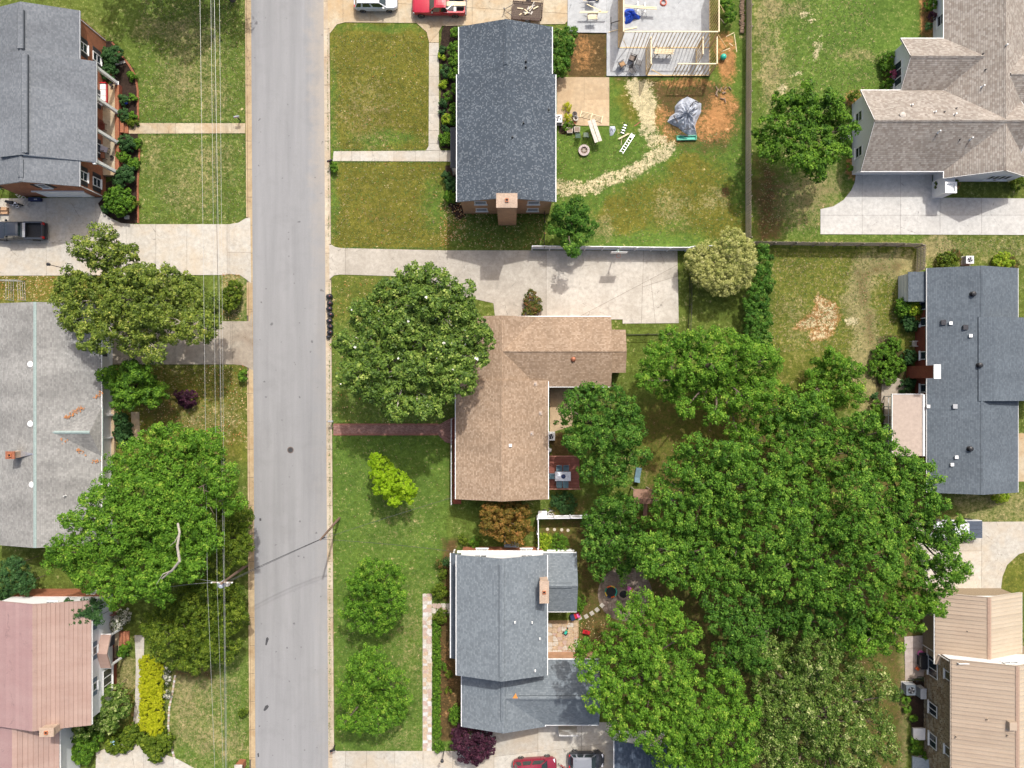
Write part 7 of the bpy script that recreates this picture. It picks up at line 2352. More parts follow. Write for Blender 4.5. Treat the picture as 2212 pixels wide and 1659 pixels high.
# round stepping stones in the small garden, square ones to the round patio
for k, (x, y) in enumerate(((225, 465), (335, 468), (450, 472), (550, 480))):
    o = MB().lathe([(.17, 0), (.18, .04), (.15, .055)], tile(1600, 1500, 5.29)(x, y), 14).build('stepping_stone', plain('cream_stone', (0.46, 0.40, 0.31), .9, .2, 6))
    tag(o, 'round cream stepping stone in the small fenced garden, %s from the white fence' % ('first', 'second', 'third', 'fourth')[k], 'stepping stone', 'round stepping stones')
for k, (x, y) in enumerate(((365, 470), (425, 457), (477, 428), (525, 396), (571, 356))):
    T = thing('stepping_stone', 'square grey paving stone, %s one counted from the house towards the round patio' % ('first', 'second', 'third', 'fourth', 'fifth')[k], 'stepping stone', tile(1620, 1700, 3.0697)(x, y), R(25 + k * 5), 'square stepping stones')
    MB().box(-.22, -.22, 0, .22, .22, .05).build('slab', plain('grey_paver', (0.36, 0.33, 0.28), .9, .2, 6), T, local=True)
# toys by the blue-grey house
c6 = tile(1620, 1700, 3.0697)
ty = thing('toy_kitchen', 'red and blue plastic toy wagon by the corner of the east wing', 'toy', c6(315, 450), R(20))
MB().box(-.45, -.28, .1, .0, .28, .6).build('cab', NAVY, ty, local=True); MB().box(.001, -.25, .15, .62, .25, .45).build('tray', RED, ty, local=True)
for s in (-1, 1):
    for x in (-.25, .4): wheel(ty, x, s * .3, .12, .08)
MB().box(.3, -.2, .451, .55, .2, .5).build('lid', PINK, ty, local=True)
ty2 = thing('toy_tricycle', 'turquoise toy tricycle on the stone patio', 'toy', c6(240, 590), R(60))
MB().box(-.3, -.12, .2, .25, .12, .35).build('body', TEAL, ty2, local=True)
for x, y in ((.3, .01), (-.28, .2), (-.28, -.2)): wheel(ty2, x, y, .15, .08)
MB().bar((.25, -.2, .55), (.25, .2, .55), .04, .04).build('handlebar', YELLOW, ty2, local=True); MB().bar((.25, 0, .3), (.25, 0, .53), .05, .05).build('stem', TEAL, ty2, local=True)
ty3 = thing('toy_car', 'small red toy car on the leaf litter near the patio', 'toy', c6(425, 598), R(-15))
MB().box(-.4, -.2, .1, .4, .2, .28).build('body', RED, ty3, local=True); MB().box(-.2, -.16, .281, .12, .16, .42).build('cab', plain('dark_red_plastic', (.25, .01, .015), .4), ty3, local=True)
for s in (-1, 1):
    for x in (-.25, .25): wheel(ty3, x, s * .21, .1, .06)
tw = thing('trampoline', 'small round toddler trampoline with a rainbow rim on the round patio', 'trampoline', c6(650, 225))
for k, mt_ in enumerate((TEAL, YELLOW, ORANGE, GREEN, YELLOW, NAVY, ORANGE, TEAL)):
    pts = [(.62 * math.cos(math.pi / 4 * (k + i / 4)), .62 * math.sin(math.pi / 4 * (k + i / 4)), .3) for i in range(5)]
    MB().tube(pts, .07, 6).build('rim_pad', mt_, tw, local=True)
MB().lathe([(.58, .27), (.58, .28), (.02, .26)], (0, 0, 0), 20).build('mat', BLACK, tw, local=True)
for k in range(6): MB().bar((.6 * math.cos(k * 1.047), .6 * math.sin(k * 1.047), .27), (.62 * math.cos(k * 1.047), .62 * math.sin(k * 1.047), 0), .04, .04).build('leg', DARKMETAL, tw, local=True)
ty4 = thing('toy_tent', 'small pink and yellow play tent on the round patio', 'toy', c6(830, 205), R(-20))
MB().slab3([(-.35, -.25, .02), (-.35, .25, .02), (0, .25, .45), (0, -.25, .45)], .03).build('side', PINK, ty4, local=True); MB().slab3([(.35, -.25, .02), (.35, .25, .02), (.001, .25, .45), (.001, -.25, .45)], .03).build('side', YELLOW, ty4, local=True)
ft = thing('fire_bowl', 'dark round fire bowl on a stone ring on the shaded patio', 'fire bowl', c6(765, 250))
MB().lathe([(.5, 0), (.62, .02), (.62, .3), (.45, .31), (.42, .1), (.05, .08)], (0, 0, 0), 20).build('ring', DARKSTONES[1], ft, local=True); MB().lathe([(.42, .11), (.1, .13)], (0, 0, 0), 16).build('bowl', BLACK, ft, local=True)
# swing set in the shaded yard
c7 = tile(1860, 1400, 6.684)
sw = thing('play_set', 'brown wooden play tower with a slatted roof and beam with swings', 'play set', c7(375, 520))
for (x, y) in ((-.85, -.6), (.85, -.6), (.85, .6), (-.85, .6)): MB().box(x - .06, y - .06, 0, x + .06, y + .06, 2.6).build('post', OLDWOOD, sw, local=True)
for k in range(10): MB().box(-.8 + k * .165, -.58, 1.2, -.8 + k * .165 + .14, .58, 1.24).build('floor_board', plain('tan_play_wood', (0.34, 0.22, 0.15), .8, .25, 6), sw, local=True)
for s in (-1, 1):
    for k in range(6):
        MB().bar((-1.0, s * (.08 + k * .13), 3.2 - k * .12), (1.0, s * (.08 + k * .13), 3.2 - k * .12), .1, .025).build('roof_slat', plain('rose_play_wood', (0.30, 0.17, 0.12), .8, .25, 6), sw, local=True)
MB().bar((.85, -.5, 2.3), (4.3, -.5, 2.3), .1, .14).build('swing_beam', OLDWOOD, sw, local=True)
for s in (-1, 1): MB().bar((4.3, -.5, 2.3), (4.5, -.5 + s * .9, 0), .09, .09).build('beam_leg', OLDWOOD, sw, local=True)
MB().slab3([(.3, -.62, 1.2), (.75, -.62, 1.2), (.9, -2.6, .15), (.45, -2.6, .15)], .06).build('slide', plain('rose_slide', (0.40, 0.20, 0.15), .5), sw, local=True)
for (x, mt_) in ((1.5, YELLOW), (2.3, YELLOW), (3.4, TEAL)):
    o = MB().box(x - .25, -.6, .55, x + .25, -.4, .6).build('swing_seat', mt_, sw, local=True)
    m = MB()
    for d in (-.22, .22): MB().bar((x + d, -.5, .6), (x + d, -.5, 2.24), .015, .015).build('chain', DARKMETAL, o, local=True)
lc = thing('garden_lounger', 'blue-grey lounger under the maple behind the deck', 'lounger', c7(350, 140), R(80))
MB().box(-.4, -.3, .28, .7, .3, .33).build('seat', slate, lc, local=True); MB().bar((-.4, 0, .3), (-.9, 0, .7), .6, .04).build('backrest', slate, lc, local=True)
for sx in (-.35, .6):
    for sy in (-.25, .25): MB().box(sx - .02, sy - .02, 0, sx + .02, sy + .02, .28).build('leg', DARKMETAL, lc, local=True)
# small things
bt = thing('bird_bath', 'pale blue bird bath among the bottom left shrubs', 'bird bath', tile(0, 1704)(938, 1458, .8)); bt.location.z = 0
MB().lathe([(.2, 0), (.08, .08), (.07, .65), (.12, .7)], (0, 0, 0), 12).build('pedestal', STONEPALE, bt, local=True)
MB().lathe([(.12, .7), (.34, .82), (.36, .86), (.30, .85), (.05, .78)], (0, 0, 0), 18).build('bowl', plain('pale_blue_bowl', (0.30, 0.48, 0.62), .3), bt, local=True)
tbx = thing('stone_planter', 'small square stone block in the left planting bed', 'stone block', tile(0, 550)(1058, 283))
MB().box(-.2, -.2, 0, .2, .2, .3).build('block', STONEPALE, tbx, local=True); MB().box(-.13, -.13, .301, .13, .13, .33).build('top_plate', CONC_PALE, tbx, local=True)
chair('garden_chair', 'white metal chair against the red brick wall on the right', t13(1305, 1330, .5), R(0), plain('pale_chair_metal', (.45, .44, .40), .5), 0, .55, .55, slats=5, arms=True)
bx = thing('window_well', 'white plank bench on the gravel left of the pink porch', 'bench', G(205, 1290))
MB().box(-.5, -.18, .4, .5, .18, .45).build('seat', WHITE, bx, local=True)
for s in (-1, 1): MB().box(s * .4 - .04, -.15, 0, s * .4 + .04, .15, .4).build('leg', WHITE, bx, local=True)
bx.name = 'garden_bench'; bx['label'] = 'small white bench beside the north wall of the pink roofed house'
hl = thing('storage_box', 'grey storage box beside the north wall of the blue-grey house', 'storage box', G(1105, 1172))
MB().box(-.75, -.35, 0, .75, .35, .55).build('box', GREYPLASTIC, hl, local=True); MB().box(-.8, -.4, .551, .8, .4, .6).build('lid', plain('slate_lid', (.28, .33, .37), .5), hl, local=True)

# split firewood stacked against the wooden fence
wlog = [MB().tube([(-.2, 0, 0), (.2, 0, 0)], .075, 7).mesh('log_bark', plain('log_bark', (0.24, 0.17, 0.115), .95, .35, 9, bump=.02)), MB().tube([(-.203, 0, 0), (-.201, 0, 0)], .068, 7).mesh('log_end', PALEBARK)]
for k in range(44):
    col_, lay = k % 22, k // 22
    p = G(1602, 2 + col_ * 3.3, 0) + Vector((rs.uniform(-.1, .1), rs.uniform(-.02, .02), .09 + lay * .14))
    T = thing('log', 'split log in the firewood row stacked along the wooden fence, %s layer' % ('bottom', 'top')[lay], 'log', p, rs.uniform(-.25, .25), 'firewood stacked along the fence')
    for nm_, me_ in (('bark', wlog[0]), ('cut_end', wlog[1])):
        o = bpy.data.objects.new(nm_, me_); o.parent = T; COL.objects.link(o)
# ================================================================== TREES AND PLANTS
LEAF = {
    'magnolia': leafmat('magnolia_leaf', [(0.0, (0.020, 0.042, 0.007)), (0.4, (0.068, 0.129, 0.018)), (0.75, (0.159, 0.243, 0.033)), (1.0, (0.347, 0.412, 0.098))], .2, .4, .5),
    'magnolia_old': leafmat('magnolia_leaf_yellowing', [(0.0, (0.022, 0.039, 0.007)), (0.4, (0.085, 0.132, 0.015)), (0.75, (0.187, 0.241, 0.031)), (1.0, (0.353, 0.356, 0.076))], .2, .4, .5),
    'maple': leafmat('maple_leaf', [(0.0, (0.014, 0.045, 0.005)), (0.4, (0.058, 0.153, 0.014)), (0.75, (0.147, 0.287, 0.029)), (1.0, (0.313, 0.445, 0.063))], .32),
    'maple_deep': leafmat('deep_green_leaf', [(0.0, (0.011, 0.039, 0.005)), (0.4, (0.045, 0.127, 0.013)), (0.8, (0.116, 0.236, 0.029)), (1.0, (0.256, 0.385, 0.063))], .3),
    'lime': leafmat('yellow_green_leaf', [(0.0, (0.060, 0.121, 0.009)), (0.35, (0.169, 0.278, 0.017)), (0.7, (0.314, 0.417, 0.029)), (1.0, (0.483, 0.446, 0.060))], .35),
    'leafy': leafmat('yellowish_green_leaf', [(0.0, (0.025, 0.062, 0.006)), (0.4, (0.078, 0.188, 0.015)), (0.75, (0.165, 0.315, 0.028)), (1.0, (0.33, 0.43, 0.06))], .35),
    'chartreuse': leafmat('chartreuse_leaf', [(0.0, (0.14, 0.25, 0.008)), (0.5, (0.26, 0.42, 0.010)), (1.0, (0.38, 0.50, 0.03))], .4),
    'oak': leafmat('greyish_leaf', [(0.0, (0.016, 0.037, 0.007)), (0.4, (0.064, 0.129, 0.016)), (0.72, (0.167, 0.239, 0.046)), (1.0, (0.508, 0.529, 0.236))], .25),
    'olive': leafmat('olive_leaf', [(0.0, (0.018, 0.041, 0.004)), (0.5, (0.077, 0.127, 0.009)), (1.0, (0.221, 0.276, 0.029))], .25),
    'dark': leafmat('dark_leaf', [(0.0, (0.013, 0.037, 0.013)), (0.5, (0.033, 0.088, 0.022)), (1.0, (0.075, 0.150, 0.044))], .2),
    'purple': leafmat('purple_leaf', [(0.0, (0.018, 0.006, 0.012)), (0.5, (0.045, 0.014, 0.028)), (1.0, (0.10, 0.03, 0.05))], .15),
    'russet': leafmat('russet_leaf', [(0.0, (0.05, 0.05, 0.010)), (0.4, (0.13, 0.10, 0.015)), (0.75, (0.24, 0.13, 0.03)), (1.0, (0.34, 0.16, 0.05))], .25),
    'cream': leafmat('variegated_leaf', [(0.0, (0.08, 0.11, 0.02)), (0.35, (0.26, 0.28, 0.07)), (0.7, (0.44, 0.43, 0.15)), (1.0, (0.58, 0.55, 0.27))], .2),
    'gold': leafmat('golden_hedge_leaf', [(0.0, (0.22, 0.26, 0.006)), (0.5, (0.40, 0.43, 0.012)), (1.0, (0.50, 0.48, 0.03))], .35),
    'bush': leafmat('bush_leaf', [(0.0, (0.017, 0.048, 0.006)), (0.45, (0.067, 0.158, 0.013)), (1.0, (0.205, 0.353, 0.032))], .3),
    'blossom': leafmat('blossom_bush_leaf', [(0.0, (0.03, 0.06, 0.02)), (0.4, (0.08, 0.10, 0.03)), (0.55, (0.45, 0.44, 0.38)), (1.0, (0.62, 0.60, 0.52))], .2),
    'redgreen': leafmat('red_tipped_leaf', [(0.0, (0.03, 0.07, 0.012)), (0.5, (0.09, 0.12, 0.02)), (0.7, (0.16, 0.09, 0.03)), (1.0, (0.28, 0.10, 0.06))], .25),
    'pinkbloom': leafmat('pink_bloom', [(0.0, (0.10, 0.02, 0.04)), (0.5, (0.30, 0.04, 0.10)), (1.0, (0.50, 0.20, 0.28))], .2),
}
PETAL = plain('magnolia_petal', (0.72, 0.70, 0.62), .6, .05, 5)
rngp = np.random.default_rng(77)


def crown(name, lobes, leaf, size, mat, parent, seed, clump=.55, per=46, cover=1.25, flat=.8, inner=.22, core=True, billow=0):
    """leaves grouped in clumps over the surface of overlapping lobes; lobes = [(x, y, z, rx, rz)] in metres"""
    r = np.random.default_rng(seed)
    if billow:
        sub = []
        for (x, y, z, rx, rz) in lobes:
            sub.append((x, y, z - rz * .08, rx * .74, rz * .74))
            n = max(5, int(rx * rx * 1.9 / billow))
            for k in range(n):
                a = 6.283 * (k + r.uniform(-.3, .3)) / n * 2.4; e = math.asin(r.uniform(-.05, .98))
                q = r.uniform(.32, .5) if rx > .9 else .45
                sub.append((x + rx * .70 * math.cos(a) * math.cos(e), y + rx * .70 * math.sin(a) * math.cos(e), z + rz * .68 * math.sin(e) + r.uniform(-.4, .45), rx * q, rx * q * .8))
        lobes = sub
    Lb = np.array(lobes, float)
    C, NN = [], []
    for i, (x, y, z, rx, rz) in enumerate(Lb):
        n = max(3, int(cover * 2 * math.pi * rx * (rx + rz) / 2 / (clump * clump * 1.6)))
        d = r.normal(size=(n, 3)); d /= np.linalg.norm(d, axis=1)[:, None]
        d[:, 2] = np.where(d[:, 2] < -.25, -d[:, 2], d[:, 2])
        k = r.uniform(.74, 1.14, n)[:, None]
        p = np.array([x, y, z]) + d * np.array([rx, rx, rz]) * k
        keep = np.ones(n, bool)
        for j, (x2, y2, z2, rx2, rz2) in enumerate(Lb):
            if j == i: continue
            q = (p - np.array([x2, y2, z2])) / np.array([rx2, rx2, rz2])
            keep &= (q * q).sum(1) > .62
        C.append(p[keep]); NN.append(d[keep])
        if core:
            m = int(n * inner * .5)
            d2 = r.normal(size=(m, 3)); d2 /= np.linalg.norm(d2, axis=1)[:, None]; d2[:, 2] = np.abs(d2[:, 2]) * .8 - .2
            C.append(np.array([x, y, z]) + d2 * np.array([rx, rx, rz]) * r.uniform(.35, .8, m)[:, None]); NN.append(d2)
    C = np.concatenate(C); NN = np.concatenate(NN)
    nc = len(C)
    cs = clump * r.uniform(.5, 1.3, nc)
    ct = np.clip(r.normal(.44, .13, nc) + .16 * (C[:, 2] - C[:, 2].mean()) / (C[:, 2].std() + .01) * 0, 0, 1)
    # leaves
    N = nc * per
    ci = np.repeat(np.arange(nc), per)
    d = r.normal(size=(N, 3)) + NN[ci] * .5 + np.array([0, 0, .45]); d /= np.linalg.norm(d, axis=1)[:, None]
    rad = cs[ci] * r.uniform(.35, 1.0, N) ** .6
    P = C[ci] + d * rad[:, None] * np.array([1, 1, flat])
    P[:, 2] = np.maximum(P[:, 2], .04)
    nrm = d * .85 + np.array([0, 0, .45]) + r.normal(size=(N, 3)) * .40
    nrm /= np.linalg.norm(nrm, axis=1)[:, None]
    t = np.cross(nrm, r.normal(size=(N, 3))); t /= np.linalg.norm(t, axis=1)[:, None]
    b = np.cross(nrm, t)
    s = size * r.uniform(.65, 1.35, N)
    L = t * s[:, None]; W = b * (s * .62)[:, None]; F = nrm * (s * .16)[:, None]
    V = np.stack([P - L * .5, P + W * .5 - F * .5 - L * .05, P + L * .55 - F, P - W * .5 - F * .5 - L * .05], 1).reshape(-1, 3)
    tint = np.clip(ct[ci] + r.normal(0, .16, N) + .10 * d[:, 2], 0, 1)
    off = np.array(root_loc(parent)) if parent is not None else np.zeros(3)
    me = bpy.data.meshes.new(name)
    me.vertices.add(4 * N); me.vertices.foreach_set('co', (V - off).astype(np.float32).ravel())
    me.loops.add(4 * N); me.loops.foreach_set('vertex_index', np.arange(4 * N, dtype=np.int32))
    me.polygons.add(N); me.polygons.foreach_set('loop_start', np.arange(0, 4 * N, 4, dtype=np.int32)); me.polygons.foreach_set('loop_total', np.full(N, 4, np.int32))
    at = me.attributes.new('tint', 'FLOAT', 'FACE'); at.data.foreach_set('value', tint.astype(np.float32))
    me.update(calc_edges=True)
    me.materials.append(mat)
    o = bpy.data.objects.new(name, me); COL.objects.link(o)
    if parent is not None: o.parent = parent
    return o, C


NLEAF = 0


def tree(label, lobesP, ztop, kind, base=None, size=.26, seed=1, clump=.55, per=44, name='tree', cat='tree', group=None, bark=None, trunk_r=.2, cover=.95, vary=1.8, squash=.8, limbs=True, zmin=.0, flat=.8, billow=1.0):
    """lobesP: (survey x, y, radius) read at crown height"""
    rr = random.Random(seed)
    lobes = []
    for (px, py, pr) in lobesP:
        z = ztop - rr.random() * vary
        f = KP * (1 - z / CAM_H)
        rm = pr * f * 1.09
        zc = max(zmin + .3, z - rm * squash)
        q = G(px, py, zc + rm * squash * .35)
        lobes.append((q.x, q.y, zc, rm * .93, rm * squash))
    cx = sum(l[0] for l in lobes) / len(lobes); cy = sum(l[1] for l in lobes) / len(lobes)
    B = G(*base) if base else Vector((cx, cy, 0))
    T = thing(name, label, cat, (B.x, B.y, 0), 0, group)
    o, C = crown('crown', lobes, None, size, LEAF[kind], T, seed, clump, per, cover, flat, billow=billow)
    m = MB()
    zl = min(l[2] for l in lobes)
    top = Vector((B.x + (cx - B.x) * .6, B.y + (cy - B.y) * .6, max(.25, zl * .75)))
    m.tube([(B.x, B.y, -.1), (B.x, B.y, top.z * .35), top], [trunk_r * 1.4, trunk_r, trunk_r * .75], 9)
    m.build('trunk', bark or BARK, T)
    if limbs:
        lm = MB()
        for l in lobes:
            e = Vector((l[0], l[1], l[2] + l[4] * .55)); mid = top.lerp(e, .55) + Vector((rr.uniform(-.3, .3), rr.uniform(-.3, .3), .2))
            lm.tube([top - Vector((0, 0, .25)), mid, e], [trunk_r * .5, trunk_r * .3, trunk_r * .10], 6)
            for k in range(3):
                a = rr.random() * 6.28; e2 = mid.lerp(e, .4 + .2 * k) + Vector((math.cos(a) * l[3] * .7, math.sin(a) * l[3] * .7, l[4] * .25))
                lm.tube([mid.lerp(e, .15 + .2 * k), e2], [trunk_r * .18, trunk_r * .05], 4)
        tag(lm.build('limbs', bark or BARK, T), kind='stuff')
    return T, C


T1, C1 = tree('olive-leaved magnolia with an irregular crown over the left driveways', [(198, 545, 42), (165, 620, 45), (255, 565, 48), (325, 610, 50), (250, 650, 65), (170, 690, 40), (390, 640, 52), (440, 655, 38), (330, 690, 60), (420, 710, 45), (290, 735, 42), (222, 505, 24), (140, 650, 34), (210, 730, 38), (330, 765, 24), (455, 690, 24), (300, 590, 28)], 9.0, 'magnolia_old', (310, 655), .22, 1, .47, 40, trunk_r=.28, bark=PALEBARK, cover=1.2, billow=1.4)
T2, C2 = tree('big round magnolia with white flowers in front of the brown roofed house', [(890, 598, 36), (845, 640, 48), (925, 635, 55), (985, 655, 46), (800, 700, 52), (880, 710, 75), (975, 720, 68), (1035, 725, 38), (770, 755, 42), (795, 805, 55), (880, 820, 70), (960, 800, 62), (757, 810, 32), (900, 885, 30), (940, 880, 24), (830, 860, 34), (745, 740, 22), (1015, 775, 34), (855, 895, 20)], 11.0, 'magnolia', (915, 745), .24, 2, .47, 40, trunk_r=.32, bark=PALEBARK, cover=1.2, billow=1.4)
rr = random.Random(5)
fl = MB()
cand = [c for c in C2 if c[2] > 7.5]
tips = rr.sample(range(len(cand)), 34)
for k in tips:
    c = cand[k]; g_ = rr.uniform(.45, 1.15); dz_ = rr.uniform(.2, .52)
    for j in range(6):
        a = j * 1.05 + rr.random()
        p = Vector((c[0], c[1], c[2] + dz_))
        q = p + Vector((math.cos(a) * .17 * g_, math.sin(a) * .17 * g_, rr.uniform(-.02, .1)))
        s_ = Vector((-math.sin(a), math.cos(a), 0)) * .06 * g_
        fl.face([p, p.lerp(q, .6) - s_, q, p.lerp(q, .6) + s_])
tag(fl.build('flowers', PETAL, T2), kind='stuff')
T3, C3 = tree('large yellow-green tree with a spreading crown over the left front yards', [(372, 950, 42), (450, 960, 40), (305, 990, 50), (255, 1010, 30), (405, 1015, 70), (475, 1030, 42), (300, 1080, 72), (220, 1085, 48), (385, 1105, 72), (245, 1160, 70), (340, 1185, 70), (165, 1180, 40), (180, 1235, 46), (260, 1250, 62), (330, 1265, 46), (128, 1205, 36), (425, 1165, 52), (365, 1225, 46), (160, 1125, 26), (410, 1225, 28), (485, 1080, 36)], 10.8, 'leafy', (330, 1110), .20, 3, .47, 44, trunk_r=.35, cover=1.15, billow=1.4)
lmb = MB()
pts = [G(384, 1130, 11.3), G(388, 1150, 11.4), G(383, 1180, 11.4), G(388, 1212, 11.2), G(372, 1232, 10.6), G(350, 1250, 9.6)]
lmb.tube(pts, [.10, .11, .12, .13, .11, .07], 7); lmb.tube([pts[1], G(378, 1170, 11.5), G(366, 1180, 11.3)], [.04, .03, .015], 5); lmb.tube([pts[4], G(352, 1240, 10.6), G(338, 1262, 10)], [.05, .04, .02], 5)
lmb.build('dead_limb', PALEBARK, T3)
tree('dark green evergreen overhanging the kerb left of the road', [(500, 1115, 38), (525, 1120, 26), (478, 1165, 42), (515, 1195, 26), (470, 1210, 34), (522, 1160, 30)], 6.0, 'olive', (505, 1160), .17, 4, .42, 56)
tree('broad olive green tree in the yard north of the bottom left lawn', [(430, 1300, 52), (490, 1295, 42), (385, 1330, 46), (335, 1345, 32), (430, 1360, 58), (492, 1350, 40), (362, 1390, 42), (420, 1410, 42), (485, 1405, 32), (325, 1368, 22), (395, 1430, 24), (460, 1265, 34), (510, 1325, 24)], 5.6, 'olive', (425, 1350), .17, 5, .42, 46, cover=1.1)
tree('small fresh green tree beside the ranch house eave', [(285, 830, 48), (245, 820, 30), (325, 850, 32), (270, 862, 28), (302, 803, 28), (232, 808, 18), (345, 845, 18)], 5.5, 'bush', (285, 840), .22, 6, .42, 46)
tree('small dark purple bush on the leafy left lawn', [(395, 857, 15), (408, 866, 15), (398, 870, 13), (410, 852, 10)], 1.7, 'purple', (400, 864), .14, 7, .25, 46, name='bush', cat='bush', trunk_r=.05)
tree('small chartreuse tree on the bright front lawn', [(815, 993, 15), (832, 1010, 18), (815, 1028, 18), (845, 1032, 24), (826, 1050, 20), (868, 1050, 22), (848, 1070, 20), (885, 1058, 14), (850, 1085, 12), (882, 1075, 14), (806, 1004, 10)], 4.6, 'chartreuse', (848, 1035), .16, 8, .28, 44, trunk_r=.08, vary=1.2)
for k, (lb, lo, zt) in enumerate((('mid green round tree, the northern one of the front lawn pair', [(800, 1238, 36), (775, 1258, 32), (838, 1255, 36), (800, 1295, 48), (848, 1295, 34), (768, 1315, 32), (808, 1345, 34), (850, 1228, 20), (775, 1352, 22), (838, 1335, 26)], 5.8),
                                  ('mid green round tree, the southern one of the front lawn pair', [(795, 1440, 40), (770, 1478, 38), (825, 1460, 36), (858, 1480, 28), (800, 1515, 50), (848, 1525, 36), (768, 1560, 32), (818, 1565, 30), (750, 1515, 22), (745, 1560, 18), (865, 1510, 22), (785, 1415, 20)], 5.8))):
    tree(lb, lo, zt, 'leafy', None, .16, 9 + k, .4, 46, group='front lawn trees', cover=1.05, billow=1.2)
tree('dark purple-leaved tree at the garage corner', [(1008, 1592, 28), (1042, 1588, 26), (1018, 1620, 30), (1042, 1625, 20), (992, 1608, 20), (1058, 1605, 14), (1030, 1645, 10), (985, 1585, 10)], 3.4, 'purple', (1022, 1600), .17, 12, .32, 46, trunk_r=.1)
tree('russet and olive leaved tree between the two middle houses', [(1060, 1105, 24), (1090, 1100, 24), (1120, 1108, 24), (1100, 1135, 36), (1065, 1138, 26), (1128, 1140, 20), (1078, 1118, 24), (1050, 1120, 16), (1090, 1160, 18), (1115, 1160, 14)], 4.2, 'russet', (1095, 1130), .19, 13, .38, 46, trunk_r=.12)
tree('dark green tree at the corner of the tan brick chimney house', [(1230, 460, 34), (1212, 488, 30), (1255, 488, 30), (1235, 515, 30), (1234, 540, 14), (1250, 455, 20), (1205, 465, 18)], 5.2, 'maple_deep', (1230, 500), .21, 14, .42, 46)
tree('creamy variegated rounded shrub tree at the end of the white fence', [(1540, 565, 42), (1585, 535, 34), (1578, 580, 44), (1560, 605, 34), (1508, 560, 26), (1600, 565, 34), (1583, 512, 22), (1525, 590, 28), (1610, 545, 22), (1600, 595, 26)], 4.2, 'cream', (1560, 575), .125, 15, .34, 58, trunk_r=.1, flat=.9, cover=1.4, billow=0, vary=.6)
tree('tall fresh green tree standing alone on the top right lawn', [(1742, 205, 26), (1700, 225, 30), (1668, 265, 34), (1720, 258, 52), (1785, 240, 36), (1685, 305, 44), (1750, 305, 54), (1805, 290, 36), (1755, 355, 34), (1798, 325, 30), (1722, 352, 22), (1800, 215, 20), (1815, 250, 18), (1830, 280, 16), (1765, 378, 14), (1650, 285, 16)], 8.0, 'bush', (1740, 300), .25, 16, .5, 44, trunk_r=.22)
